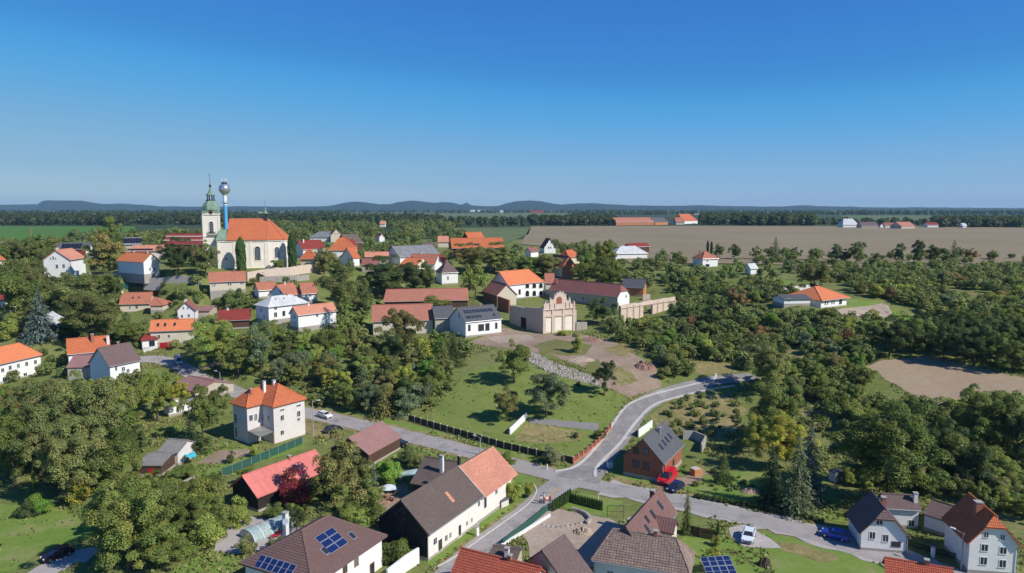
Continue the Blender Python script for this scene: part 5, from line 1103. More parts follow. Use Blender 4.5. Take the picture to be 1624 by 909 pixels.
patch('clearing', [(1480,455),(1560,462),(1600,480),(1540,478),(1490,468)], 'terrace_grass', .05, .8)
patch('clearing', [(1080,520),(1120,515),(1130,530),(1095,535)], 'terrace_grass', .05, .8)
PROT.append((1400,573,1500,628,400)); PROT.append((845,545,1030,600,400))
farpatch('green_field', [(-60,359),(214,359.5),(216,372),(232,384),(-60,388)], 'field_green')
farpatch('farm_track', [(-60,384.5),(22,384.5),(22,387),(-60,387)], 'field_pale', .6)
farpatch('green_field', [(690,362),(842,361),(838,372),(800,388),(720,386),(700,375)], 'field_dull')
farpatch('brown_field', [(842,359.5),(1100,358.6),(1400,359),(1624,361.5),(1720,362),(1720,425),(1000,414),(880,392),(825,388)], 'field_brown')
farpatch('green_field', [(688,338),(900,338),(905,346),(690,349)], 'field_dull')
farpatch('green_field', [(545,337.5),(688,337.5),(688,346.5),(545,342)], 'field_dull')
farpatch('pale_field', [(1100,339.5),(1180,339.3),(1180,341),(1100,341)], 'field_pale', .8)
farpatch('pale_field', [(200,338.5),(300,338.2),(300,339.8),(200,340)], 'field_dull', .8)
farpatch('green_field', [(1335,342),(1488,342),(1490,350),(1340,351)], 'field_dull')
farpatch('pale_field', [(1230,335.8),(1400,335.6),(1400,336.8),(1230,337)], 'field_pale', 1)
farpatch('pale_field', [(-40,335.5),(95,335.5),(100,338),(-40,338.4)], 'field_pale', 1)
farpatch('pale_field', [(365,336.5),(460,336),(470,338.5),(365,339.5)], 'field_pale', 1)
farpatch('green_field', [(905,349.5),(976,349),(976,356),(905,357)], 'field_dull', .5)
farpatch('pale_field', [(1020,335.6),(1140,335.8),(1140,336.8),(1020,336.8)], 'field_dull', 1)
# ------------------------------------------------------------------ distant hills (one relief, far behind everything)
def build_hills():
    prof = [(-500,326),(0,325),(40,324.5),(60,324),(66,319.5),(75,318),(100,318),(130,318.5),(150,322),(165,324.2),(190,323.2),(225,325),(260,327.5),(330,327.8),(390,327),(450,328),(510,327.5),(530,325.5),
            (550,321.5),(566,320),(580,321.5),(600,324),(620,324),(632,320.5),(650,318.5),(668,319.5),(690,321.5),(703,320.5),(722,322.5),(731,325),(740,321.5),(748,326),(790,327),(805,322.5),(820,319),(840,318),(858,319.5),(876,323),
            (890,325),(910,323.2),(940,322),(965,324),(1000,326),(1060,326.5),(1110,326),(1170,327.3),(1240,327.5),(1262,325.8),(1280,325.6),(1300,327.3),(1400,329),(1500,329.5),(1624,330),(2200,330)]
    pu = [p[0] for p in prof]; pv = [p[1] for p in prof]
    D0 = 8600.0; us = np.arange(-480, 2101, 4.0); rows = []
    ds = np.array([-1500,-1150,-850,-600,-380,-190,0,200,450,800,1400.])
    v = []; rs = np.random.default_rng(3); wob = np.convolve(rs.normal(0,1,len(us)+20), np.ones(5)/5, 'same')[10:10+len(us)]
    for d in ds:
        for i, u in enumerate(us):
            y = D0+d; x = (u-CX)/FPX*(D0*CP+d)
            top = CAMZ + (330-np.interp(u, pu, pv))/FPX*D0 + wob[i]*4
            k = math.exp(-(d/620.0)**2)
            v.append((x, y, 20 + max(2, top-20)*k + (rs.uniform(-5,5) if d else 0)))
    n = len(us); f = [(j*n+i, j*n+i+1, (j+1)*n+i+1, (j+1)*n+i) for j in range(len(ds)-1) for i in range(n-1)]
    me = bpy.data.meshes.new('hills'); me.from_pydata(v, [], f); me.materials.append(M('hill_wood')); me.polygons.foreach_set('use_smooth', [True]*len(f))
    o = bpy.data.objects.new('hills', me); COL.objects.link(o); tag(o, kind='structure')
build_hills()
def build_haze():
    m = MB(); m.box((0,0,0), (1,0,0), (0,1,0), (0,0,1), (-12700,12780), (-200,12950), (-6,175))
    t = NT('haze_air'); p = t.n('ShaderNodeVolumePrincipled'); p.inputs['Color'].default_value = (.44,.74,1,1); p.inputs['Density'].default_value = 5.6e-5; p.inputs['Anisotropy'].default_value = .0
    t.l(p.outputs[0], t.o.inputs['Volume']); o = m.build('haze', t.m); tag(o, kind='stuff')
# ------------------------------------------------------------------ trees: tapered trunk with limbs, crown of leaf clumps
CC = dict(dk=(.082,.104,.034), md=(.150,.176,.042), lt=(.215,.240,.055), br_g=(.135,.215,.036), ol=(.180,.186,.060), yl=(.37,.31,.045), yg=(.29,.29,.055), br=(.26,.155,.065), gr=(.165,.19,.095),
          rd=(.20,.028,.035), bl=(.11,.145,.13), pine=(.046,.078,.036), hedge=(.07,.125,.036), bright=(.17,.28,.045), pale=(.26,.26,.13), bronze=(.215,.185,.058))
def quads_mesh(name, c, nrm, size, tint, asp=1.0, axis=None, rng=RNG):
    n = len(c); r = rng.normal(size=(n,3)) if axis is None else axis
    t = np.cross(nrm, r); t /= np.linalg.norm(t, axis=1, keepdims=True)+1e-9; b = np.cross(nrm, t); b /= np.linalg.norm(b, axis=1, keepdims=True)+1e-9
    s = size.reshape(-1,1); t = t*s; b = b*s*asp
    v = np.stack([c-t-b*.6, c+t*.3-b, c+t+b*.6, c-t*.3+b], 1).reshape(-1,3)
    me = bpy.data.meshes.new(name); me.vertices.add(4*n); me.vertices.foreach_set('co', v.ravel().astype(np.float32))
    me.loops.add(4*n); me.loops.foreach_set('vertex_index', np.arange(4*n, dtype=np.int32)); me.polygons.add(n)
    me.polygons.foreach_set('loop_start', np.arange(0,4*n,4,dtype=np.int32)); me.update(calc_edges=True)
    at = me.attributes.new('tint', 'FLOAT_COLOR', 'POINT'); col = np.ones((4*n,4), np.float32); col[:,:3] = np.repeat(tint, 4, axis=0); at.data.foreach_set('color', col.ravel())
    me.materials.append(M('foliage')); me.validate(); return me
def lobes_crown(name, nl, per, lr, leaf, env, seed, shell=(.35,.9), gap=0.0, droop=0.0):
    r = np.random.default_rng(seed); cz, az, ar = env; C, T, Nn, Sz = [], [], [], []
    k = 0
    while k < nl:
        d = r.normal(size=3); d /= np.linalg.norm(d); q = r.uniform(*shell)
        if k < nl*.15: q *= .4
        c = np.array([d[0]*ar*q, d[1]*ar*q, cz+d[2]*az*q])
        an = math.atan2(d[1], d[0]); flare = 1+.18*math.sin(2*an+seed)+.13*math.sin(3*an+2*seed+3*d[2])+.10*math.sin(5*d[2]+seed); c[:2] *= flare; c[2] = cz+(c[2]-cz)*(1+.15*math.sin(3*an+seed*1.7))
        rad = r.uniform(*lr)*(1.15-.3*q); m = int(per*(rad/np.mean(lr))**2)
        dd = r.normal(size=(m,3)); dd /= np.linalg.norm(dd, axis=1, keepdims=True); dd[:,2] = np.where(dd[:,2] < -.35, -dd[:,2], dd[:,2])
        rr = rad*r.uniform(.62,1.08,size=(m,1)); p = c+dd*rr*np.array([1,1,.82])
        p[:,2] -= droop*r.uniform(0,1,m)*np.linalg.norm(p[:,:2],axis=1)
        nn = dd*.75+r.normal(size=(m,3))*.33+np.array([0,0,.45]); nn /= np.linalg.norm(nn, axis=1, keepdims=True)
        C.append(p); Nn.append(nn); hue, val = r.uniform(.2,.8), r.uniform(.22,.68)
        T.append(np.column_stack([np.clip(hue+r.normal(0,.12,m),0,1), np.clip(val+r.normal(0,.14,m),0,1), np.zeros(m)])); Sz.append(leaf*r.uniform(.6,1.25,m)); k += 1
    C = np.concatenate(C); C[:,2] = np.maximum(C[:,2], .02)
    return quads_mesh(name, C, np.concatenate(Nn), np.concatenate(Sz), np.concatenate(T), rng=r)
def conifer_crown(name, seed, layers=30, bough=12, leafq=11, slim=1.0, droop=.10):
    r = np.random.default_rng(seed); C, T, Nn, Sz, Ax = [], [], [], [], []
    for i in range(layers):
        z = .05+.93*(i/(layers-1))**.95; R = .5*slim*(1-z)**.82*(1 if i%2 else .88)+.012; nb = max(4, int(bough*(.45+R*1.5)))
        for j in range(nb):
            a = r.uniform(0,2*math.pi); L = R*r.uniform(.72,1.12); m = max(3, int(leafq*(.35+L*1.8))); u = np.linspace(.18,1,m)
            d = np.array([math.cos(a), math.sin(a), 0]); p = d*(u*L)[:,None]; p[:,2] = z+.035-droop*(u**1.5)*L*1.6+.02*np.sin(u*9)*L
            side = np.array([-math.sin(a), math.cos(a), 0]); p = p+side*(r.uniform(-1,1,m)*L*.16*(1.1-u*.6))[:,None]+r.normal(0,.004,(m,3))
            C.append(p); nn = np.array([0,0,1.0])+d*.35+r.normal(size=(m,3))*.32; Nn.append(nn/np.linalg.norm(nn,axis=1,keepdims=True)); Ax.append(np.tile(side, (m,1)))
            v = r.uniform(.25,.62); T.append(np.column_stack([np.full(m,.5), np.clip(v+.25*(u-.5)+r.normal(0,.08,m),0,1), np.zeros(m)])); Sz.append(r.uniform(.016,.03,m)*(.6+L*1.4))
    return quads_mesh(name, np.concatenate(C), np.concatenate(Nn), np.concatenate(Sz), np.concatenate(T), .55, np.concatenate(Ax), rng=r)
def column_crown(name, seed, n=3200, pw=.55):
    r = np.random.default_rng(seed); z = r.uniform(.01,1,n); a = r.uniform(0,2*math.pi,n); R = .5*np.clip(np.minimum(1, (z+.12)*4)*(1-z)**pw*1.15, .02, .5)*(1+.12*np.sin(a*5+z*14))*r.uniform(.8,1.05,n)
    d = np.column_stack([np.cos(a), np.sin(a), np.zeros(n)]); C = d*R[:,None]; C[:,2] = z; nn = d+r.normal(size=(n,3))*.5; nn /= np.linalg.norm(nn,axis=1,keepdims=True)
    return quads_mesh(name, C, nn, r.uniform(.012,.028,n), np.column_stack([r.uniform(.3,.7,n), r.uniform(.2,.65,n), np.zeros(n)]), 1.6, rng=r)
def trunk_mesh(name, seed, limbs=5, top=.62, th=.026, spread=.30):
    r = random.Random(seed); m = MB(); pts = [np.array([0,0,-.03])]; 
    for i in range(1, 6): pts.append(np.array([r.uniform(-.012,.012)*i, r.uniform(-.012,.012)*i, top*i/5]))
    for i in range(5): m.tube(pts[i], pts[i+1], th*(1-.15*i)*(1.5 if i == 0 else 1), th*(1-.15*(i+1)), 7, caps=False)
    for i in range(limbs):
        a = i*2*math.pi/limbs+r.uniform(-.4,.4); b = pts[2]+(pts[4]-pts[2])*r.uniform(0,1); L = spread*r.uniform(.7,1.2)
        mid = b+np.array([math.cos(a)*L*.5, math.sin(a)*L*.5, L*.38]); e = mid+np.array([math.cos(a)*L*.5, math.sin(a)*L*.5, L*.55])
        m.tube(b, mid, th*.5, th*.33, 5, caps=False); m.tube(mid, e, th*.33, th*.12, 5, caps=False)
    return m.build(name, 'bark', link=False)
CR = {
 'round': [lobes_crown('crown', 48, 380, (.08,.14), .0112, (.52,.45,.47), s) for s in (1,2,3,4,5,6,7)],
 'big':   [lobes_crown('crown', 84, 430, (.058,.11), .0078, (.51,.47,.48), s, (.3,.95)) for s in (11,12,13,14)],
 'tall':  [lobes_crown('crown', 46, 330, (.065,.125), .0110, (.52,.46,.45), s, (.3,.95)) for s in (21,22,23)],
 'thin':  [lobes_crown('crown', 34, 170, (.07,.13), .0125, (.54,.43,.47), s, (.35,1.0)) for s in (31,32)],
 'bush':  [lobes_crown('crown', 34, 250, (.10,.20), .0165, (.38,.48,.46), s, (.25,.9)) for s in (41,42,43,44,45,46,47)],
 'willow':[lobes_crown('crown', 34, 190, (.09,.14), .017, (.60,.38,.46), s, (.3,.95), droop=.35) for s in (51,)],
 'spruce':[conifer_crown('crown', s) for s in (61,62,63)],
 'fir':   [conifer_crown('crown', s, 38, 15, 13, 1.0, .16) for s in (66,67)],
 'thuja': [column_crown('crown', s) for s in (71,72)],
}
TK = {k: [trunk_mesh('trunk', i*7+len(k), 6 if k in ('round','big','tall','thin','willow') else 2, .62 if k not in ('bush','thuja') else .3, .024 if k != 'bush' else .02) for i in range(2)] for k in CR}
NAMEK = dict(round='broadleaf_tree', big='broadleaf_tree', tall='broadleaf_tree', thin='broadleaf_tree', willow='willow_tree', bush='shrub', spruce='spruce_tree', fir='spruce_tree', thuja='thuja')
CATK = dict(round='tree', big='tree', tall='tree', thin='tree', willow='tree', bush='shrub', spruce='conifer', fir='conifer', thuja='thuja')
TREES = []; NT_ = [0]
def depth_of(p): return p[1]*CP-(p[2]-CAMZ)*SP
def add_tree(kind, p, h, w, col, label, group=None, name=None, seed=None):
    NT_[0] += 1; r = random.Random(NT_[0]*31+5 if seed is None else seed)
    root = empty(name or NAMEK[kind], p, label, CATK[kind] if not name else None, group, r.uniform(0, 6.28))
    if name: root['category'] = name.replace('_', ' ')
    c = CC[col] if isinstance(col, str) else col; k = r.uniform(1.0, 1.75); c = (c[0]*k*r.uniform(.88,1.0), c[1]*k, c[2]*k)
    cr = mesh_obj('crown', r.choice(CR[kind]), root); cr.scale = (w*1.03, w*1.03, h); cr.color = (c[0], c[1], c[2], 1)
    tk = mesh_obj('trunk', r.choice(TK[kind]), root); tw = min(w, h*.8); tk.scale = (tw, tw, h)
    TREES.append((p[0], p[1], w)); return root
def tree(kind, u, vb, vt, wpx, col, label, group=None, name=None):
    p = hit(u, vb); h = 4.0
    for _ in range(12): h *= max(.2, (vb-vt)/max(.5, vb-proj(p+Z3*h)[1]))
    return add_tree(kind, p, h, wpx*depth_of(p)/FPX, col, label, group, name)
def in_poly(x, y, P):
    c = False; j = len(P)-1
    for i in range(len(P)):
        if (P[i][1] > y) != (P[j][1] > y) and x < (P[j][0]-P[i][0])*(y-P[i][1])/(P[j][1]-P[i][1])+P[i][0]: c = not c
        j = i
    return c
def blocked(p, w, h, keep=True, thr=.22):
    x, y = p[0], p[1]
    for pl, hh in FOOT:
        if in_poly(x, y, pl): return True
        if min(math.hypot(q[0]-x, q[1]-y) for q in pl) < w*.3: return True
    for rx, ry, rw in ROADS:
        if abs(rx-x)+abs(ry-y) < (rw+w*.4)*1.4 and math.hypot(rx-x, ry-y) < rw+w*.35: return True
    for tx, ty, tw in TREES:
        if math.hypot(tx-x, ty-y) < (tw+w)*.25: return True
    if keep:
        d = depth_of(p); k = FPX/d; ub, vb = proj(p); vt = proj(p+Z3*h)[1]; u0, u1 = ub-w*k*.5, ub+w*k*.5
        for (a0, b0, a1, b1, dd) in PROT:
            if dd > p[1]-1:
                ou = min(u1,a1)-max(u0,a0); ov = min(vb,b1)-max(vt,b0)
                if ou > 2 and ov > thr*(b1-b0): return True
    return False
SPEC = []
def scatter(poly, n, kinds, hr, wr, cols, label, group, seed=1, tries=14, keep=True, name=None, thr=.22):
    r = random.Random(seed); us = [q[0] for q in poly]; vs = [q[1] for q in poly]; k = 0; made = 0
    while made < n and k < n*tries:
        k += 1; u, v = r.uniform(min(us),max(us)), r.uniform(min(vs),max(vs))
        if not in_poly(u, v, poly): continue
        p = hit(u, v); h = r.uniform(*hr); w = h*r.uniform(*wr)
        if blocked(p, w, h, keep, thr): continue
        TREES.append((p[0], p[1], w)); made += 1
        SPEC.append((r.choice(kinds), p, h, w, r.choice(cols), label, group, u, v, h*FPX/depth_of(p)))
LAND = [(395,400,'church'),(357,300,'water tower'),(420,660,'orange roofed villa'),(515,660,'white car on the road'),(885,500,'ruined baroque gable'),(1027,490,'ruined gate wall'),(760,510,'white solar roofed house'),(825,445,'manor'),(930,458,'long stable'),
  (675,467,'pink-orange barn'),(1302,470,'broad hipped bungalow'),(1119,408,'small hipped red house'),(1002,396,'white hipped roof'),(1194,424,'small white cabin'),(1368,492,'stone bank'),(1490,600,'stubble field'),(1035,710,'new brick house'),(1160,600,'upper end of the new road'),(1080,618,'bend of the new road'),
  (1405,815,'half-hipped white cottage'),(1565,840,'large white house at right'),(720,790,'long farmhouse'),(500,865,'solar house'),(425,750,'pink-red sheet roof'),(250,715,'corrugated sheds'),(424,840,'pool cover'),(590,695,'brown carport'),(820,575,'upper meadow tree'),(70,840,'lower left lawn'),(195,565,'slate roofed house'),
  (30,560,'bright orange roof at the left edge'),(65,505,'silvery blue spruce'),(90,415,'tall white gabled house'),(225,470,'cottage with roof windows'),(270,515,'long orange roof with skylights'),(292,490,'small maroon roofed gable house'),(357,445,'rusty orange roof below the church'),(455,485,'pale grey hipped roof'),(500,498,'white house with blue gable'),
  (340,540,'bright round tree'),(540,390,'orange pyramid roof'),(665,398,'long grey barn roof'),(755,388,'huge orange barn'),(706,430,'grey mansard house'),(905,420,'brick gabled house'),(872,390,'steep maroon roof'),(285,380,'maroon solar barn'),(115,392,'dark solar barn roof'),(210,412,'vivid orange roof left of the church'),(290,600,'dusty pink garage roof'),(290,640,'white garden cabin'),
  (1400,560,'dark trees above the stubble field'),(1450,400,'slender tree on the field edge'),(1230,395,'pointed tree on the field edge'),(1600,440,'right edge of the hillside'),(1500,440,'hillside hollow'),(1400,455,'hillside left of the hollow'),(1130,477,'white balustrade'),(1270,460,'long white balustrade'),(640,500,'cream barn'),(150,680,'broad grey-olive walnut'),(210,830,'largest lower left tree')]
LAND = [l for l in LAND if l[2] not in ('hillside hollow','hillside left of the hollow')]
CW = dict(dk='dark green', md='mid green', lt='light green', br_g='fresh green', ol='olive', yl='golden', yg='yellow-green', br='brown', gr='grey-green', bronze='bronze', hedge='deep green')
ORD = ['nearest','second','third','fourth','fifth','sixth','seventh','eighth','ninth','tenth','eleventh','twelfth','thirteenth','fourteenth','fifteenth','sixteenth','seventeenth','eighteenth','nineteenth','twentieth']
def plant_all():
    big = lambda s: -s[9]
    keep = sorted([s for s in SPEC if s[0] != 'bush'], key=big)[:300-N_HAND['b']] + sorted([s for s in SPEC if s[0] == 'bush'], key=big)[:300-N_HAND['s']]
    ids = {id(s) for s in keep}; buckets = {}
    for s in keep:
        u, v = s[7], s[8]-s[9]*.4; l = min(LAND, key=lambda q: math.hypot((q[0]-u), (q[1]-v)*1.6)); dx, dy = u-l[0], (v-l[1])*1.6
        d = ('right of' if dx > 0 else 'left of') if abs(dx) > abs(dy) else ('below' if dy > 0 else 'above'); size = 'tall' if s[2] > 8 else 'small' if s[2] < 4.6 else 'medium'
        w = 'bush' if s[0] == 'bush' else 'conifer' if s[0] == 'spruce' else 'tree'; buckets.setdefault((size, CW[s[4]], w, d, l[2]), []).append((math.hypot(dx, dy), id(s), s))
    for (size, cw, w, d, l), m in buckets.items():
        m.sort(key=lambda q: q[0])
        for i, (_, _, s) in enumerate(m):
            lab = f'{size} {cw} {w} {d} the {l}' + (f', {ORD[i] if i < 20 else "farther"} out' if len(m) > 1 else '')
            add_tree(s[0], s[1], s[2], s[3], s[4], lab, s[6])
    rest = [s for s in SPEC if id(s) not in ids]; print('HOUSE kept', len(keep), 'merged', len(rest))
    if not rest: return
    r = np.random.default_rng(77); C, Nn, Sz, T = [], [], [], []
    for s in rest:
        p, h, w = s[1], s[2], s[3]; nl = 13; v0, h0 = r.uniform(-.22,.30), r.uniform(-.15,.15)
        for k in range(nl):
            d = r.normal(size=3); d /= np.linalg.norm(d); c = d*r.uniform(.3,.85)*np.array([.46*w,.46*w,.42*h])+np.array([0,0,.5*h]); m = 46; dd = r.normal(size=(m,3)); dd /= np.linalg.norm(dd,axis=1,keepdims=True)
            C.append(p+c+dd*r.uniform(.6,1.05,(m,1))*w*.2*np.array([1,1,.85])); nn = dd*.7+r.normal(size=(m,3))*.35+np.array([0,0,.45]); Nn.append(nn/np.linalg.norm(nn,axis=1,keepdims=True)); Sz.append(w*.045*r.uniform(.6,1.3,m))
            k_ = CC[s[4]]; T.append(np.column_stack([np.full(m, np.clip(h0+.3+.35*(k_[0] < k_[1]*.9),0,1)), np.clip(v0+(.1 if s[4] in ('lt','yg','pale') else -.12 if s[4] == 'dk' else 0)+r.uniform(.25,.65)+r.normal(0,.12,m),0,1), np.zeros(m)]))
    o = mesh_obj('thicket', quads_mesh('thicket', np.concatenate(C), np.concatenate(Nn), np.concatenate(Sz), np.concatenate(T), rng=r)); o.color = (.22,.26,.082,1); tag(o, kind='stuff')
N_HAND = dict(b=0, s=0)
# ---- single trees, foreground
T = tree
T('big',205,905,742,150,'md','largest dense green tree at lower left beside the lawn')
T('round',262,905,832,88,'md','round green tree between the big tree and the pool')
T('tall',172,850,775,56,'lt','upright light green tree behind the largest dense one')
T('big',150,742,575,128,'ol','broad grey-olive walnut below the slate roofed house')
T('big',70,758,592,118,'ol','wide olive tree at left left of the broad walnut')
T('big',118,800,655,120,'ol','olive crowned tree in front of the broad walnut')
T('round',25,770,640,75,'md','fresh green tree at the left edge above the lawn')
T('round',190,790,680,78,'md','dark green tree left of the corrugated sheds')
T('round',250,668,585,66,'yg','yellowing green tree beside the pink garage roof')
T('round',283,648,597,38,'yl','small golden tree touching the pink garage roof')
T('round',322,700,606,54,'md','leafy green tree just left of the villa')
T('tall',345,672,602,40,'md','narrow green tree behind the left villa corner')
T('spruce',302,705,648,36,'pine','small dark spruce in front of the white cabin')
T('bush',131,800,748,44,'yl','bright yellow shrub above the lower left lawn',)
T('bush',62,814,776,42,'bright','bright green shrub on the lawn edge at lower left')
T('bush',40,820,790,30,'dk','dark small shrub on the lawn at lower left')
T('thuja',54,775,742,10,'yg','thin yellow thuja in the dark thicket at left')
T('big',340,585,496,94,'lt','big bright green round tree above the street',)
T('thin',415,600,512,62,'gr','pale grey-green thin crowned tree right of the bright round one')
T('round',378,600,535,60,'lt','light green tree between the bright round one and the pale thin one')
T('thin',530,808,690,112,'bronze','large bronze-green walnut with open crown and bare trunk in the middle')
T('round',560,775,700,60,'ol','olive tree at the right flank of the bronze walnut')
T('bush',468,803,736,62,'rd','crimson leaved tree in front of the pink-red roof', name='red_tree')
T('spruce',594,790,733,20,'bl','slim blue-grey spruce beside the junk heap')
T('bush',618,770,716,48,'bright','big bright green shrub right of the slim blue spruce')
T('bush',645,735,705,34,'dk','dark shrub beside the carport and road')
T('bush',662,745,712,30,'ol','olive shrub between carport and dark annex')
T('round',292,765,735,52,'md','round dark green bush in front of the sheds', name='round_bush')
T('round',318,722,692,40,'dk','dark green bush behind the aqua tarp', name='round_bush')
T('bush',403,726,700,18,'yg','yellow-green young tree in the villa garden')
T('bush',366,735,712,16,'dk','little shrub at the villa corner')
T('bush',632,892,846,62,'md','green shrubs against the dark farmhouse gable')
T('bush',800,742,712,44,'md','ivy green bush climbing the far farmhouse gable')
T('bush',815,795,752,38,'yg','golden green bush at the end of the farmhouse')
T('bush',838,790,757,26,'yg','smaller golden bush near the road bend')
T('bush',440,876,848,42,'ol','olive bush at the corner of the solar house')
T('bush',392,880,845,40,'ol','bronze bush left of the solar house')
T('round',470,850,795,40,'dk','dark tree behind the chimney of the solar house')
T('bush',560,842,800,60,'lt','light green bush behind the solar house')
T('bush',415,800,770,40,'md','green bush under the pink-red roof eave')
T('bush',375,835,780,46,'lt','light bush left of the pool cover')
T('bush',350,850,800,40,'md','green bush at the garden path left of the pool')
T('bush',300,880,850,50,'md','round shrub on the garden lawn left of the pool')
T('fir',1089,847,774,24,'md','slim green spruce beside the big tiled house')
T('thuja',1138.5,849,829,9,'hedge','clipped dark thuja cone at the garden gate')
T('bush',1136,866,845,18,'yg','yellow-green round shrub beneath the thuja cone')
T('bush',1136,890,866,18,'yg','second yellow-green shrub nearer the solar table')
T('spruce',1148,768,716,30,'md','young green spruce in the garden right of the red van')
T('fir',1282,792,672,62,'bl','tall dark blue-green spruce, rearmost of the three')
T('fir',1262,815,690,70,'gr','tall grey spruce in front of the blue-green one')
T('fir',1222,800,706,52,'pine','ragged dark spruce left of the grey one')
T('big',1232,745,648,92,'yl','golden yellow tree behind the spruces')
T('round',1200,720,650,50,'yg','yellow-green tree left of the golden one')
T('big',1228,700,588,104,'md','large green tree rising behind the golden one')
T('big',1215,625,528,92,'ol','olive tree at the top end of the new road')
T('big',1405,797,630,190,'md','huge green tree behind the white cottage')
T('big',1490,760,660,110,'dk','dark tree right of the huge one')
T('big',1562,725,602,112,'md','tall round green tree at the edge of the stubble field')
T('round',1610,740,640,60,'dk','dark tree at the right edge beneath the stubble field')
T('round',1540,780,690,80,'dk','dark shaded tree above the orange half-hipped roof')
T('round',958,628,567,40,'dk','dark upright tree at the end of the retaining wall')
T('round',815,608,537,62,'md','large green tree on the upper meadow')
T('tall',866,662,582,84,'gr','wide loose crowned tree in the middle of the meadow')
T('round',803,668,612,52,'bronze','yellow-brown tree on the meadow by the short white wall')
T('bush',875,735,703,42,'pale','pale grass-like bush inside the meadow corner')
T('bush',912,695,683,14,'dk','little dark shrub by the brick post fence')
T('bush',950,695,680,24,'md','shrub behind the brick post fence')
T('bush',917,612,603,9,'dk','tiny dark shrub below the retaining wall')
T('bush',915,560,520,24,'yg','yellow-green shrub at the foot of the scalloped gable')
T('bush',893,532,521,26,'yg','low shrub before the scalloped facade')
# ---- single trees, slope and church hill
T('fir',65,540,462,62,'bl','big silvery blue spruce in front of the dark cabin')
T('round',20,520,405,90,'md','leafy green tree at the left edge below the hill')
T('round',55,470,405,50,'ol','olive tree before the tall white gabled house')
T('round',115,535,505,46,'br_g','fresh green bush right of the blue spruce', name='round_bush')
T('big',150,548,450,104,'ol','broad brown-green tree in the middle of the left thicket')
T('round',205,552,505,50,'lt','light green tree at the right end of the left thicket')
T('round',115,500,430,90,'ol','olive tree behind the blue spruce')
T('big',284,441,374,64,'dk','very dark tree left of the church tower')
T('big',326,441,377,46,'ol','olive brown tree in front of the church tower base')
T('thuja',383,430,377,27,'hedge','broad dark conifer against the church wall')
T('thuja',464,428,371,24,'hedge','columnar conifer at the right end of the church')
T('round',514,436,386,34,'bronze','bronze green tree right of the parsonage')
T('bush',440,428,406,28,'md','shrub under the right church window')
T('bush',413,444,430,14,'dk','dark bush on the churchyard wall')
T('round',165,440,366,60,'bronze','bronze tree before the barn with solar roof')
T('round',176,400,340,34,'lt','tall light green tree rising before the green field')
T('round',118,400,362,34,'gr','grey-green tree behind the dark solar roof')
T('round',540,500,416,74,'ol','tall olive tree below the village centre')
T('spruce',548,535,456,56,'md','cone shaped dark green tree below the olive one')
T('big',612,472,398,92,'dk','huge very dark tree in the village centre')
T('big',655,470,408,64,'dk','dark tree right of the huge very dark one')
T('round',676,470,412,36,'md','green tree left of the grey hipped house')
T('willow',754,476,416,56,'lt','light green willow behind the pink barn roof')
T('big',738,434,384,70,'bronze','bronze tree left of the orange barn front')
T('big',784,434,382,74,'ol','olive brown tree before the huge orange barn')
T('round',838,440,402,52,'md','green tree behind the manor roof')
T('round',868,440,398,50,'bronze','bronze tree left of the brick gabled house')
T('round',930,445,380,46,'md','green tree right of the brick gabled house')
T('round',962,440,380,46,'yg','yellow-green tree at the field edge left of the white roof')
T('round',955,462,405,60,'md','green tree behind the stable roof')
T('round',930,452,412,46,'md','leafy tree just behind the long stable')
T('round',955,515,470,56,'dk','dark round tree in the estate courtyard')
T('round',636,565,482,66,'bronze','brown tinted open tree in front of the cream barn')
T('bush',688,497,463,64,'md','vine green shrub along the pink-orange barn', name='vine_shrub')
T('round',1290,470,412,58,'bronze','orange-brown topped tree left of the hipped bungalow')
T('round',1205,446,424,16,'dk','small dark fruit tree beside the white cabin')
T('round',1224,450,424,20,'dk','second fruit tree on the lawn right of the white cabin')
T('round',1168,500,450,40,'br','reddish brown tree by the white balustrade')
T('thuja',1122,406,382,7,'pine','dark thuja spire behind the red hipped house, left one of two', )
T('thuja',1128,406,383,7,'pine','dark thuja spire behind the red hipped house, right one of two')
for u, vb, vt, w, c, kd, lb in ((1140,408,384,20,'md','round','green tree right behind the red hipped house'),(1165,412,386,24,'dk','round','dark tree on the field edge, first right of the red hipped house'),(1199,412,389,20,'md','round','small round tree left of the tall pointed tree on the field edge'),
    (1229,416,376,27,'dk','spruce','tall pointed dark tree on the field edge'),(1261,414,391,23,'dk','round','low round dark tree right of the pointed one'),(1292,414,392,23,'ol','round','low olive tree on the field edge'),(1325,418,384,24,'gr','round','greyish oval tree on the field edge'),
    (1358,420,380,32,'ol','round','tall olive tree on the field edge'),(1340,418,394,26,'md','round','green tree at the left foot of the tall olive one'),(1393,420,397,30,'gr','bush','wide low grey-green shrub on the field edge'),(1425,420,382,24,'gr','tall','oval dark grey tree on the field edge'),
    (1454,422,375,24,'dk','tall','tallest slender tree on the field edge'),(1482,420,384,36,'dk','round','broad dark tree right of the tallest slender one'),(1512,416,381,25,'dk','spruce','pointed dark tree near the right end of the field edge'),(1540,416,393,26,'br','round','brown round tree near the right end of the field edge')):
    T(kd, u, vb, vt, w, c, lb)
T('big',1410,566,500,72,'dk','big dark tree left end of the row above the stubble field')
T('big',1545,580,502,78,'dk','biggest dark tree in the row above the stubble field')
T('round',1495,575,515,46,'dk','dark tree left of the biggest in the row')
T('round',1600,590,525,60,'md','green tree at the right end of the row')
T('round',1450,560,510,44,'md','mid green tree right of the dark left end tree')
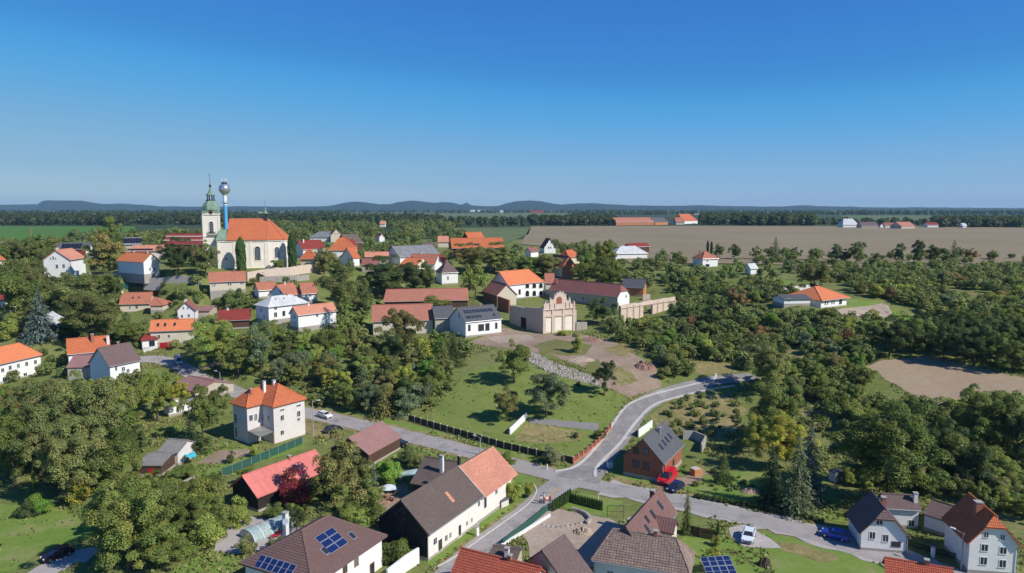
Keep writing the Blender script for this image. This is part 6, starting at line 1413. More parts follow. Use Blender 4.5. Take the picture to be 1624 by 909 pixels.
# hedges of thuja in the sand yard
for i in range(9):
    q = i/8; T('thuja', 877+27*q, 811-16*q, 793-18*q, 8.5, 'hedge', 'dark thuja in the short hedge beside the side street', 'thujas of the hedge beside the side street')
for i in range(14):
    q = i/13; T('thuja', 905+49*q, 797+13*q, 781+12*q, 6.5, 'hedge', 'dark thuja in the hedge between sand yard and lawn', 'thujas of the hedge behind the sand yard')
for i in range(10):
    q = i/9; T('bush', 1243+60*q, 814+16*q, 803+16*q, 11, 'dk', 'low dark hedge bush along the lane under the spruces', 'hedge bushes under the spruces', name='hedge_bush')
for i in range(16):
    q = i/15; T('bush', 1105+140*q, 790+26*q, 779+25*q, 13, 'dk', 'ragged dark hedge bush along the vegetable garden', 'hedge bushes along the vegetable garden', name='hedge_bush')
# ---- groups that cannot be told apart
R1 = [(950,452),(985,412),(1060,408),(1105,425),(1180,430),(1200,448),(1262,470),(1250,486),(1150,492),(1080,505),(1075,472),(1000,448)]
scatter(R1, 130, ['bush','round'], (3.5,7), (.85,1.25), ['md','lt','br_g','ol','lt','yg'], 'bushy green tree in the thicket below the white roofed bungalow', 'thicket below the white roofed bungalow', 11)
R2 = [(930,545),(975,515),(1070,497),(1150,494),(1250,488),(1330,510),(1400,515),(1390,560),(1370,592),(1215,592),(1140,588),(1060,605),(1000,570)]
scatter(R2, 230, ['bush','bush','round'], (2.6,6.0), (.9,1.3), ['md','lt','ol','lt','md','yg','gr','br_g','bronze','yg','dk','br'], 'green bush on the slope between estate wall and new road', 'bushes between estate wall and new road', 12)
R3 = [(1320,440),(1450,425),(1640,425),(1640,525),(1530,520),(1470,500),(1415,480),(1350,462)]
scatter(R3, 330, ['bush','round'], (2.8,6.2), (.9,1.3), ['md','ol','yg','lt','lt','yg','ol','br','bronze','gr','dk','br_g'], 'olive green bush on the overgrown hillside at right', 'bushes on the overgrown hillside', 13)
R4 = [(1400,530),(1500,532),(1640,520),(1640,592),(1560,575),(1480,560),(1410,560)]
scatter(R4, 40, ['round','big'], (6,9.5), (.8,1.1), ['dk','dk','md'], 'dark tree in the wood above the stubble field', 'wood above the stubble field', 14)
R5 = [(1195,610),(1260,600),(1370,595),(1420,615),(1470,645),(1510,650),(1624,640),(1640,780),(1500,775),(1420,770),(1340,690),(1300,640)]
scatter(R5, 120, ['bush','round','bush','round','tall'], (2.8,7), (.85,1.2), ['md','lt','ol','lt','md'], 'green tree on the slope below the stubble field', 'trees below the stubble field', 15)
R6 = [(390,555),(430,520),(470,520),(600,545),(700,545),(760,560),(720,595),(690,640),(640,668),(540,650),(500,615),(430,612)]
scatter(R6, 85, ['round','tall','bush','round','tall','bush','spruce'], (5,10), (.75,1.05), ['md','ol','lt','dk','gr','br_g','yg','lt','bronze'], 'tree in the wooded slope between the white houses and the road', 'wooded slope above the road', 16)
scatter([(540,625),(620,610),(690,640),(655,668),(590,655)], 14, ['round'], (6,9), (.85,1.1), ['dk','md'], 'dark tree beside the road before the meadow fence', 'dark trees beside the road', 17)
R7 = [(0,450),(100,445),(200,450),(300,455),(250,475),(190,475),(180,520),(230,560),(110,535),(20,545),(0,530)]
scatter(R7, 60, ['round','bush','tall'], (5,9), (.8,1.1), ['md','ol','lt','dk'], 'tree in the thicket below the left hilltop houses', 'thicket below the left hilltop', 18)
R8 = [(-20,640),(100,620),(200,640),(235,700),(215,760),(150,785),(60,775),(0,770)]
scatter(R8, 50, ['round','big','bush','round','big','bush','spruce'], (5,10), (.8,1.1), ['ol','md','dk','lt','br_g','bronze','yg'], 'olive green tree in the garden wood at left', 'garden wood at left', 19)
scatter([(175,790),(220,770),(330,790),(360,850),(270,905),(215,905)], 30, ['round','bush'], (4,7.5), (.85,1.15), ['md','lt','md'], 'green tree in the gardens below the sheds', 'gardens below the sheds', 20)
scatter([(380,770),(500,760),(590,760),(600,830),(500,815),(440,835),(380,830)], 22, ['bush','round'], (3,5.5), (.9,1.2), ['md','lt','ol'], 'garden bush between the pink-red roof and the solar house', 'garden bushes behind the solar house', 21)
scatter([(240,465),(330,470),(420,475),(410,505),(330,490),(250,480)], 16, ['bush','round'], (3,5), (.9,1.2), ['md','lt'], 'garden tree between the houses under the church', 'gardens under the church', 22)
scatter([(490,450),(590,440),(600,540),(560,530),(520,460)], 14, ['round','tall'], (6,9), (.8,1), ['ol','md','dk'], 'tree in the hollow below the village centre', 'hollow below the village centre', 23)
scatter([(600,515),(720,540),(740,560),(620,560)], 14, ['bush','round'], (3.5,6), (.9,1.1), ['lt','md','ol'], 'light bush below the cream barn', 'bushes below the cream barn', 24)
scatter([(120,442),(500,452),(560,545),(400,560),(230,560),(100,560)], 110, ['bush'], (1.8,4.2), (.9,1.4), ['md','lt','dk','ol'], 'garden shrub', 'garden shrubs on the left hillside', 41)
scatter([(1040,640),(1165,622),(1185,655),(1170,705),(1110,700),(1070,690)], 60, ['bush'], (.7,1.9), (1.0,1.7), ['pale','ol','yg','gr'], 'dry shrub', 'dry shrubs on the slope behind the brick house', 42)
scatter([(1240,600),(1345,610),(1350,660),(1300,700),(1250,690)], 40, ['bush'], (.8,2.4), (1.0,1.6), ['pale','ol','yg','md'], 'dry shrub', 'dry shrubs on the slope below the stubble field', 43)
scatter([(1200,426),(1290,420),(1640,425),(1640,447),(1330,452),(1262,440)], 90, ['bush'], (2.5,5), (.9,1.3), ['md','ol','yg','lt'], 'shrub', 'bushes along the brown field', 44)
scatter([(1030,735),(1150,745),(1230,775),(1200,790),(1090,770)], 26, ['bush'], (.5,1.3), (1.0,1.6), ['md','lt','pale'], 'garden plant', 'plants of the vegetable garden', 45)
scatter([(560,640),(700,655),(760,600),(690,600)], 20, ['bush'], (1.2,3), (.9,1.4), ['md','lt','yg'], 'shrub', 'shrubs along the meadow edge', 46)
scatter([(0,560),(110,560),(230,610),(220,640),(0,640)], 40, ['bush','round'], (2,5), (.9,1.2), ['md','lt','ol'], 'shrub', 'shrubs between the left houses', 47)
scatter([(490,600),(560,640),(520,655),(470,640)], 24, ['bush'], (1,2.5), (1,1.5), ['pale','ol','lt'], 'shrub', 'shrubs on the bank above the road', 48)
scatter([(1330,755),(1640,750),(1640,830),(1530,795),(1462,782),(1350,772)], 60, ['bush','round'], (2,5), (.9,1.3), ['md','lt','yg','ol'], 'shrub', 'shrubs behind the cottages at lower right', 49)
scatter([(0,420),(60,400),(120,440),(230,450),(200,470),(0,470)], 40, ['round','bush'], (3,7), (.8,1.1), ['md','dk','ol','lt'], 'shrub', 'trees at the left hilltop', 50)
scatter([(470,378),(720,374),(720,425),(640,440),(545,440),(470,425)], 70, ['round','bush'], (4,8), (.85,1.1), ['md','dk','ol','lt'], 'tree', 'trees between the houses of the village centre', 51, thr=.5)
scatter([(320,358),(740,356),(735,388),(600,394),(330,380)], 110, ['round'], (7,11), (.85,1.1), ['md','dk','ol','dk'], 'tree', 'trees behind the village centre', 52, thr=.4)
scatter([(0,385),(330,375),(330,430),(180,440),(0,430)], 60, ['round','bush'], (4,9), (.8,1.1), ['md','dk','ol','bronze'], 'tree', 'trees among the hilltop barns', 53, thr=.4)
# village back and far edge of the hill
BK = [(-20,415),(180,375),(330,372),(470,372),(600,366),(700,372),(700,384),(600,392),(480,384),(330,384),(200,402),(-20,440)]
scatter(BK, 150, ['round','round','tall','round','tall','spruce'], (8,13), (.75,1.0), ['md','dk','ol','bronze','md'], 'tree between the roofs of the upper village', 'trees between the upper village roofs', 25)
scatter([(320,358),(720,356),(720,372),(600,366),(470,372),(330,372)], 150, ['round','tall'], (9,14), (.75,1.0), ['md','dk','ol','dk'], 'tree of the dark belt behind the village', 'tree belt behind the village', 26)
scatter([(560,425),(640,430),(700,440),(700,452),(560,448)], 14, ['round'], (7,10), (.85,1.0), ['dk','dk','md'], 'dark tree between village centre and pink barn', 'dark trees above the pink barn', 27)
scatter([(705,410),(860,398),(980,395),(980,440),(880,442),(780,440),(705,440)], 30, ['round'], (6,9.5), (.85,1.1), ['md','ol','bronze','dk'], 'tree behind the manor and below the field', 'trees behind the manor', 28)
scatter([(1140,408),(1640,408),(1640,428),(1200,428)], 46, ['bush','round'], (3.5,6.5), (.9,1.2), ['md','ol','dk','yg'], 'low bush along the lower edge of the brown field', 'bushes along the brown field', 29)
scatter([(1060,500),(1180,500),(1200,590),(1130,590)], 20, ['round'], (5,7), (.85,1.1), ['dk','dk','md'], 'dark tree in the gully above the new road', 'dark trees above the new road', 30)
N_HAND['b'] = sum(o.name.startswith('broadleaf_tree') for o in bpy.data.objects if o.type == 'EMPTY'); N_HAND['s'] = sum(o.name.startswith('shrub') for o in bpy.data.objects if o.type == 'EMPTY')
plant_all()
def count_trees():
    from collections import Counter
    print('HOUSE TREES', Counter(o.name.split('.')[0] for o in bpy.data.objects if o.type == 'EMPTY' and o.get('category') in ('tree','shrub','conifer','thuja','hedge bush')))
count_trees()
# ---- far woods: leaf clumps too far to tell one tree from the next
def far_woods():
    r = np.random.default_rng(9)
    bands = [(-60,335,339,357.5,900,11,17),(330,700,340,360,650,11,17),(690,840,349,361,70,8,13),(842,976,350,357.6,220,11,16),(1112,1185,344,357,160,11,18),(1180,1292,350,357.8,230,11,19),(1290,1500,349,357.5,90,6,10),(1480,1720,349,361.0,520,10,15),
             (-120,1740,334.2,341,2100,12,19),(900,1120,341,349,180,10,15),(1000,1080,339,345,60,12,18)]
    excl = [(545,690,337.8,345),(1100,1180,339.3,341),(200,300,338.3,340),(690,905,338.5,346.5),(1340,1490,342.5,350),(-60,95,335.4,338.3),(365,465,336,339.4),(1232,1400,335.6,337),(977,1108,341,356),(1072,1112,340,356)]
    C, Nn, Sz, T = [], [], [], []
    for u0,u1,v0,v1,n,h0,h1 in bands:
        u = r.uniform(u0,u1,n); v = v0+(v1-v0)*r.uniform(0,1,n)**.8
        for a, b in zip(u, v):
            if any(e[0] < a < e[1] and e[2] < b < e[3] for e in excl): continue
            p = unproj(a, b, 25.5); D = p[1]; h = r.uniform(h0,h1); w = h*r.uniform(.7,1.1); m = 64 if D < 1600 else (34 if D < 2600 else 14)
            d = r.normal(size=(m,3)); d /= np.linalg.norm(d,axis=1,keepdims=True); q = d*r.uniform(.6,1.05,(m,1))*np.array([w/2,w/2,h*.46]); q[:,2] += h*.5
            C.append(p+q); Nn.append(d*.7+r.normal(size=(m,3))*.3+np.array([0,0,.4])); Sz.append(np.full(m, w*(.16 if m == 64 else .22 if m == 34 else .34))*r.uniform(.7,1.2,m)); hv = r.uniform(.25,.75); vv = r.uniform(.2,.6)
            T.append(np.column_stack([np.full(m,hv), np.clip(vv+r.normal(0,.1,m),0,1), np.zeros(m)]))
    nn = np.concatenate(Nn); nn /= np.linalg.norm(nn,axis=1,keepdims=True)
    me = quads_mesh('far_woods', np.concatenate(C), nn, np.concatenate(Sz), np.concatenate(T), rng=r); o = mesh_obj('far_woods', me); o.color = (.075,.10,.042,1); tag(o, kind='stuff')
far_woods()

# ---- rough grass: tufts and weeds on the unmown ground
def rough_grass():
    r = np.random.default_rng(21); n = 150000; x, y = r.uniform(-125,150,n), r.uniform(88,235,n); ok = np.abs(x) < y*.78+4
    def vnoise(x, y, s):
        g = r.uniform(0,1,(90,90)); u, v = (x/s+400)%89, (y/s+400)%89; i, j = u.astype(int), v.astype(int); a, b = u-i, v-j; a = a*a*(3-2*a); b = b*b*(3-2*b)
        return (g[j%90,i%90]*(1-a)+g[j%90,(i+1)%90]*a)*(1-b)+(g[(j+1)%90,i%90]*(1-a)+g[(j+1)%90,(i+1)%90]*a)*b
    nz = .6*vnoise(x,y,9.)+.4*vnoise(x,y,2.6); ok &= nz > .56
    for pl, _ in FOOT:
        px, py = np.array([q[0] for q in pl]), np.array([q[1] for q in pl]); c = np.zeros(n, bool)
        for i in range(len(pl)):
            j = i-1; k = (py[i] > y) != (py[j] > y)
            if k.any(): c ^= k & (x < (px[j]-px[i])*(y-py[i])/(py[j]-py[i]+1e-12)+px[i])
        big_lawn = _ == 0
        ok &= ~c | (big_lawn & (r.uniform(0,1,n) < .12))
    rd = np.array(ROADS)
    for k in range(0, len(rd), 8):
        q = rd[k:k+8]; d = np.hypot(x[:,None]-q[:,0], y[:,None]-q[:,1])-q[:,2]-.25; ok &= (d > 0).all(1)
    x, y, nz = x[ok], y[ok], nz[ok]; m = len(x); z = H(x, y); s = r.uniform(.07,.2,m)*(.7+nz); C = np.column_stack([x, y, z+.06+s*.7])
    nn = r.normal(size=(m,3))*np.array([1,1,.4])+np.array([.2,-.4,.55]); nn /= np.linalg.norm(nn,axis=1,keepdims=True)
    T = np.column_stack([np.clip(.25+.35*r.uniform(0,1,m),0,1), np.clip(.15+.75*r.uniform(0,1,m),0,1), np.zeros(m)])
    o = mesh_obj('rough_grass', quads_mesh('rough_grass', C, nn, s, T, 1.3, rng=r)); o.color = (.24,.25,.085,1); tag(o, kind='stuff'); print('HOUSE tufts', m)
rough_grass()
# ------------------------------------------------------------------ cars
def car(label, u, v, u2, v2, col, kind='hatch', name='car', cat='car', k_=1.0):
    p, q = hit(u, v), hit(u2, v2); f = unit([q[0]-p[0], q[1]-p[1], 0]); l = np.array([-f[1], f[0], 0]); o = np.array([p[0], p[1], H(p[0],p[1])+.12]); base = o
    n1, n2 = H(*(o+f*1.3)[:2]), H(*(o-f*1.3)[:2]); sl = (n1-n2)/2.6; f3 = unit([f[0], f[1], sl]); z = unit(np.cross(f3, l)); L = 4.2
    van = kind == 'van'; hz = 1.9 if van else 1.46; hw = .88
    r = empty(name, base, label, cat); paint = plain('paint_'+'_'.join('%03d' % int(c*999) for c in col), col, .22, .5, 0, .03)
    P = lambda x, y, zz: o+(f3*x+l*y+z*zz)*k_
    prof = [(2.02,.26),(2.1,.5),(2.04,.70),(1.75,.82),(1.02,.95),(-1.85,1.0),(-2.05,.86),(-2.1,.5),(-2.02,.26)] if not van else [(2.15,.28),(2.2,.6),(2.1,.86),(1.5,1.02),(-2.1,1.05),(-2.18,.6),(-2.15,.28)]
    m = MB(); y = [(-hw,.93),(-hw+.05,1.0),(hw-.05,1.0),(hw,.93)]
    rows = [[P(a*(1 if s == 1 else .985), yy, .62+(zz-.62)*s) for a, zz in prof] for yy, s in y]; n = len(prof)
    for a, b in zip(rows[:-1], rows[1:]):
        for k in range(n): m.face([a[k], b[k], b[(k+1)%n], a[(k+1)%n]])
    m.face(rows[0]); m.face(rows[-1][::-1]); m.build('body', paint, r, base)
    b0, b1, t0, t1 = ((1.0,-1.86,.32,-1.36) if not van else (1.45,-2.1,.75,-1.95)); zb = .94 if not van else 1.0
    q = [P(b0,-hw+.06,zb),P(b0,hw-.06,zb),P(b1,hw-.06,zb+.03),P(b1,-hw+.06,zb+.03)]; w = [P(t0,-.64,hz-.05),P(t0,.64,hz-.05),P(t1,.64,hz-.04),P(t1,-.64,hz-.04)]
    m = MB()
    for k in range(4): m.face([q[k], q[(k+1)%4], w[(k+1)%4], w[k]])
    m.face(w); m.build('windows', 'glass', r, base)
    m = MB(); m.slab([P(t0+.06,-.66,hz-.02),P(t0+.06,.66,hz-.02),P(t1-.04,.66,hz),P(t1-.04,-.66,hz)], .06); rf = m.build('roof', paint, r, base)
    pl = []
    for k in range(4): m = MB(); m.tube(q[k], w[k], .055, n=5); pl.append(m)
    for sg in (-1,1):
        for fr in (.36,.68): a = q[0 if sg < 0 else 1]*(1-fr)+q[3 if sg < 0 else 2]*fr; b = w[0 if sg < 0 else 1]*(1-fr)+w[3 if sg < 0 else 2]*fr; m = MB(); m.tube(a, b, .05, n=5); pl.append(m)
        if van and 'van' in name: 
            a, b, c, d = (q[0],q[3],w[3],w[0]) if sg < 0 else (q[1],q[2],w[2],w[1]); e, g = a*.55+b*.45, d*.55+c*.45; ou = l*sg*.015; m = MB(); m.face([e+ou, b+ou, c+ou, g+ou]); m.build('side_panel', paint, rf, base)
    for m in pl: m.build('pillar', paint, rf, base)
    for x in (1.28,-1.3):
        for sg in (-1,1):
            c = P(x, sg*(hw-.1), .32); m = MB(); m.tube(c-l*sg*.1, c+l*sg*.13, .32, n=14); wh = m.build('wheel', 'tyre', r, base); m = MB(); m.tube(c+l*sg*.12, c+l*sg*.145, .2, n=10); m.build('rim', 'rim', wh, base)
    for sg in (-1,1):
        m = MB(); m.box(P(prof[1][0]-.10, sg*.62, .66), f3, l, z, (-.1,.10), (-.19,.19), (-.07,.08)); m.build('headlight', 'lamp_lens', r, base)
        m = MB(); m.box(P(prof[-2][0]+.06, sg*.68, .76), f3, l, z, (-.09,.08), (-.13,.13), (-.1,.12)); m.build('tail_light', 'tail_lens', r, base)
        m = MB(); m.box(P(b0-.12, sg*(hw+.06), zb+.06), f3, l, z, (-.07,.07), (-.09,.09), (-.06,.08)); m.build('mirror', paint, r, base)
    m = MB(); m.box(P(prof[1][0], 0, .45), f3, l, z, (-.05,.015), (-.5,.5), (-.08,.1)); m.build('grille', 'black', r, base); m = MB(); m.box(P(prof[-2][0], 0, .55), f3, l, z, (-.02,.06), (-.3,.3), (-.08,.08)); m.build('number_plate', 'white_paint', r, base)
car('white hatchback driving past the villa', 515, 662.5, 527, 666, (.78,.78,.78))
car('black car parked by the road near the villa corner', 529, 685, 541, 682.5, (.03,.035,.05))
car('silver van on the street below the orange houses', 283, 576, 286, 581, (.55,.56,.58), 'van')
car('bright red van in front of the brick house', 1058, 765, 1048, 773, (.55,.012,.03), 'van', 'van', 'van', 1.22)
car('dark blue car beside the red van', 1071, 778, 1059, 785, (.012,.02,.07))
car('white car on the pale gravel drive', 1187, 856, 1184, 866, (.72,.76,.80))
car('bright blue car beside the half-hipped cottage', 1324, 854, 1299, 847, (.02,.06,.42))
car('dark maroon car in tree shade at lower left', 92, 885, 70, 893, (.022,.008,.012))  # maroon paint made near black: the tree shade is put into its colour
car('black car half hidden beside the carport', 633, 708, 650, 708, (.03,.03,.035))
# ------------------------------------------------------------------ fences
def fence(name, label, px, h, mat, postmat='concrete', step=2.5, boards=8, ph=.15, pt=.16, plinth=None, gap=.02, cat='fence', rise=0.0):
    pts = [np.array(hit(*p)) for p in px]; seg = [np.linalg.norm((b-a)[:2]) for a, b in zip(pts[:-1], pts[1:])]; tot = sum(seg); n = max(1, round(tot/step))
    def at(d):
        for a, b, s in zip(pts[:-1], pts[1:], seg):
            if d <= s+1e-6: q = a+(b-a)*d/s; return np.array([q[0], q[1], H(q[0], q[1])])
            d -= s
        return np.array([pts[-1][0], pts[-1][1], H(*pts[-1][:2])])
    P = [at(tot*i/n) for i in range(n+1)]; base = P[0]; r = empty(name, base, label, cat)
    for i, p in enumerate(P):
        m = MB(); d = unit((P[min(i+1,n)]-P[max(i-1,0)])*np.array([1,1,0])); m.box(p, d, np.array([-d[1],d[0],0]), Z3, (-pt/2,pt/2), (-pt/2,pt/2), (-.5,h+ph)); m.box(p, d, np.array([-d[1],d[0],0]), Z3, (-pt/2-.03,pt/2+.03), (-pt/2-.03,pt/2+.03), (h+ph,h+ph+.06)); m.build('post', postmat, r, base)
    for a, b in zip(P[:-1], P[1:]):
        L = np.linalg.norm((b-a)[:2]); d = (b-a)/L; nn = unit([-d[1], d[0], 0]); z0 = min(a[2], b[2]); m = MB(); zz = 0 if rise == 0 else rise
        bw = (L-pt)/boards
        for k in range(boards):
            x = pt/2+bw*k; m.box(a, d, nn, Z3, (x+gap/2,x+bw-gap/2), (-.03+.012*(k%2),.03+.012*(k%2)), (.08 if not plinth else .42, h))
        for zr in (h*.2+.2, h*.85): m.box(a, d, nn, Z3, (pt/2,L-pt/2), (-.07,-.035), (zr-.05,zr+.05))
        m.build('fence_panel', mat, r, base)
        if plinth: m = MB(); m.box(a, d, nn, Z3, (pt/2,L-pt/2), (-.14,.14), (-.6,.4)); m.build('plinth', plinth, r, base)
    return r
fence('panel_fence', 'dark panelled fence with pale posts along the meadow and road', [(648,667.5),(700,683),(750,697.5),(800,712),(850,724),(908,736)], 1.5, 'brown_boards', 'chimney_white', 2.1, 7, .12)
fence('post_fence', 'brick post fence climbing beside the new road', [(909,736),(928,722),(944,709),(956,697),(968,681)], 1.25, 'dull_red_tile' if False else 'rust_plaster', 'orange_brick_post', 2.2, 9, .2, .36, 'orange_brick_post', .06)
fence('plank_fence', 'dark plank fence with one white post behind the big tiled house', [(1083,846),(1108,853),(1134,858)], 1.7, 'brown_boards', 'dark_boards', 2.6, 16, .05, .12)
fence('net_fence', 'green netted garden fence running up behind the pink-red roof', [(352,757),(380,746),(415,731),(452,716),(480,704)], 1.7, 'green_net', 'metal_grey', 2.4, 1, .1, .08, None, 0)
fence('plank_fence', 'grey weathered plank fence below the sheds', [(281,781),(296,775),(309,768)], 1.8, 'corrugated' if False else 'concrete', 'wood', 2.2, 12, .02, .1)
fence('net_fence', 'green sports net fence under the left churchyard wall', [(160,462),(195,460),(232,455)], 2.6, 'green_net', 'green_metal', 4, 1, .1, .1, None, 0)
fence('garden_fence', 'low dark garden fence along the lane beside the cottage', [(1437,866),(1470,876),(1520,890),(1560,903)], 1.1, 'dark_boards', 'metal_dark', 2.4, 14, .05, .08, None, .1)
fence('net_fence', 'green mesh fence between side street and sand yard', [(798,866),(838,836),(872,808)], 1.2, 'green_net', 'green_metal', 2.6, 1, .05, .07, None, 0)
fence('picket_fence', 'pale picket fence between street and kiosk', [(228,560),(238,557),(250,553)], 1.1, 'white_paint', 'white_paint', 2.0, 9, .02, .1, None, .1)
fence('red_gate', 'solid red gate beside the little porch house', [(254,553),(262,553),(280,549)], 1.8, 'red_paint', 'red_paint', 3.2, 6, .02, .12, None, .0, 'gate')
# ------------------------------------------------------------------ poles, lamps, small things
def pole(label, u, vb, vt, name='street_lamp', cat='street lamp', arm=None, mat='concrete', r0=.13, cross=False):
    p = hit(u, vb); h = 5.0
    for _ in range(12): h *= (vb-vt)/max(.5, vb-proj(p+Z3*h)[1])
    r = empty(name, p, label, cat); m = MB(); m.tube((0,0,-.4), (0,0,h), r0, r0*.7, 8); m.build('post', mat, r)
    if arm is not None:
        d = np.array([math.cos(arm), math.sin(arm), 0]); m = MB(); m.tube((0,0,h-.1), d*1.3+Z3*(h+.25), .05, n=5); a = m.build('arm', 'metal_grey', r); m = MB(); m.box(d*1.45+Z3*(h+.25), d, (-d[1],d[0],0), Z3, (-.35,.35), (-.14,.14), (-.1,.06)); m.build('lamp_head', 'white_paint', a)
    if cross:
        m = MB()
        for zz in (h-.3, h-1.2): m.box((0,0,zz), (1,0,0), (0,1,0), Z3, (-.9,.9), (-.06,.06), (-.06,.06))
        for x in (-.8,-.3,.3,.8): m.tube((x,0,h-.25), (x,0,h-.02), .05, n=6)
        m.build('crossarm', 'wood', r)
pole('grey street lamp beside the panelled fence on the road verge', 761.6, 722, 694, arm=2.6)
pole('lamp post in front of the villa by the white car', 497, 690, 637, arm=.3, r0=.11)
pole('short lamp post on the bend of the street above the villa', 349.5, 613, 590, arm=2.8, r0=.1)
pole('tall lamp post before the large white house at right', 1524, 905, 846, arm=2.2)
pole('wooden power pole beside the hillside lawn', 1261.5, 444, 421, 'power_pole', 'power pole', None, 'concrete', .15, True)
pole('white chimney-like post at the balustrade behind the bungalow', 1249, 463, 451, 'white_post', 'post', None, 'white_paint', .3)
pole('thin mast beside the small hipped red house', 1109, 412, 386, 'mast', 'mast', None, 'metal_grey', .08)
pole('power pole at the edge of the sand yard lawn', 949, 795, 783, 'marker_post', 'post', None, 'white_paint', .08)
pole('power pole on the lower left hill before the green field', 52.5, 412, 362, 'power_pole', 'power pole', None, 'wood', .14, True)
pole('tall thin flagpole beside the churchyard wall', 461, 447, 431, 'flagpole', 'pole', None, 'white_paint', .07)
pole('white marker post at the junction corner', 867.5, 745, 736, 'marker_post', 'post', None, 'white_paint', .14)
pole('far wind mast in the brown field', 971, 387, 366, 'mast', 'mast', None, 'metal_grey', .1)
def boxes(name, label, cat, u, v, parts, yaw=0.0, group=None):
    p = hit(u, v); p[2] = H(p[0], p[1]); r = empty(name, p, label, cat, group, yaw)
    for nm, mat, x, y, z in parts: m = MB(); m.box((0,0,0), (1,0,0), (0,1,0), Z3, x, y, z); m.build(nm, mat, r)
    return r
boxes('utility_cabinet', 'white utility cabinet at the end of the panelled fence', 'cabinet', 898.5, 733, [('body','white_paint',(-.6,.6),(-.25,.25),(-.3,1.2)),('lid','concrete',(-.65,.65),(-.3,.3),(1.2,1.28)),('door','metal_grey',(-.5,.5),(-.275,-.25),(.1,1.1))], -.3)
boxes('white_chest', 'white box at the kerb corner by the new road', 'box', 967, 742, [('body','white_paint',(-.5,.5),(-.4,.4),(-.3,1.3)),('lid','concrete',(-.55,.55),(-.45,.45),(1.3,1.38))], .3)
boxes('gate_pier', 'left white gate pier beside the tall gabled house', 'gate pier', 122, 441, [('body','white_plaster',(-.7,.7),(-.4,.4),(-1,2.6)),('cap','concrete',(-.8,.8),(-.5,.5),(2.6,2.8))])
boxes('gate_pier', 'right white gate pier near the stone garden wall', 'gate pier', 142, 443, [('body','white_plaster',(-.6,.6),(-.4,.4),(-1,2.4)),('cap','concrete',(-.7,.7),(-.5,.5),(2.4,2.6))])
boxes('gate_post', 'white concrete gate post on the grass before the farmhouse', 'post', 757, 850, [('shaft','white_paint',(-.22,.22),(-.22,.22),(-.3,1.5)),('cap','concrete',(-.28,.28),(-.28,.28),(1.5,1.6))], .6)
boxes('gate_post', 'white gate post in the fence beside the cottage', 'post', 1479, 884, [('shaft','white_paint',(-.2,.2),(-.2,.2),(-.3,1.6)),('cap','concrete',(-.26,.26),(-.26,.26),(1.6,1.7))], .2)
boxes('brick_pallet', 'stack of orange bricks on a pallet behind the red van', 'pallet', 1104, 753, [('pallet','wood',(-1.1,1.1),(-.8,.8),(0,.15)),('brick_stack','orange_brick',(-1.0,1.0),(-.7,.7),(.15,1.3)),('top_sheet','pale_stone',(-1.05,.6),(-.72,.75),(1.3,1.42))], .5)
boxes('tool_shed', 'tiny grey tool hut in tree shade behind the garden', 'hut', 1325, 762, [('wall','grey_plaster',(-.9,.9),(-.8,.8),(-.3,1.8)),('roof','slate',(-1.05,1.05),(-.95,.95),(1.8,1.95)),('door','wood',(-.35,.35),(-.83,-.8),(0,1.6))], .4)
boxes('cellar_hatch', 'dark cellar hatch against the farmhouse wall', 'hatch', 796, 802, [('side','grey_plaster',(-.9,.9),(-.8,.8),(-.4,1.2)),('lid','slate',(-1.0,1.0),(-.95,.9),(1.2,1.32)),('opening','black',(-1.0,-.9),(-.6,.6),(0,1.0))], .8)
def solar_table():
    p = hit(1139, 912); r = empty('solar_table', p, 'tilted solar panel table at the lower edge', 'solar table'); a = unit((.97,.12,0)); up = unit(np.array([-.12,.97,0])+Z3*.45)
    panels(p+Z3*1.3, a, up, 4, 2, 1.05, 1.6, r, p, 'panel_blue')
    for x in (-1.8,1.8):
        for y in (-1.2,1.2): m = MB(); q = a*x+up*y; m.tube(np.array([q[0],q[1],-.3]), q+Z3*1.3, .05, n=5); m.build('leg', 'metal_grey', r)
solar_table()
def pool_cover():
    a, b = hit(392, 856), hit(458, 829); d = unit((b-a)*np.array([1,1,0])); n = np.array([-d[1],d[0],0]); L = np.linalg.norm((b-a)[:2]); z = H(a[0],a[1])+.1; base = np.array([a[0],a[1],z]); r = empty('pool_cover', base, 'teal telescopic pool enclosure with pale end arch', 'pool cover')
    N = 5
    for i in range(N):
        R = 2.1-.07*i; x0, x1 = L*i/N, L*(i+1)/N+.15; m = MB(); an = np.linspace(0, math.pi, 13)
        for t0, t1 in zip(an[:-1], an[1:]):
            m.face([base+d*x+n*R*math.cos(t)+Z3*R*.75*math.sin(t) for x, t in ((x0,t0),(x1,t0),(x1,t1),(x0,t1))])
        for x in (x0,x1):
            for t0, t1 in zip(an[:-1], an[1:]): m.tube(base+d*x+n*R*math.cos(t0)+Z3*R*.75*math.sin(t0), base+d*x+n*R*math.cos(t1)+Z3*R*.75*math.sin(t1), .06, n=4, mi=1, caps=False)
        m.build('cover_segment', [M('aqua_glass'),'white_paint'], r, base)
    m = MB(); m.face([base+d*(L+.1)+n*1.8*math.cos(t)+Z3*1.35*math.sin(t) for t in np.linspace(0,math.pi,13)]); m.build('end_panel', M('aqua_glass'), r, base); m = MB(); m.face([base+n*2.1*math.cos(t)+Z3*1.57*math.sin(t) for t in np.linspace(0,math.pi,13)][::-1]); m.build('end_panel', M('aqua_glass'), r, base)
plain('aqua_glass', (.33,.42,.40), .15, .6, 0, .2)
pool_cover()
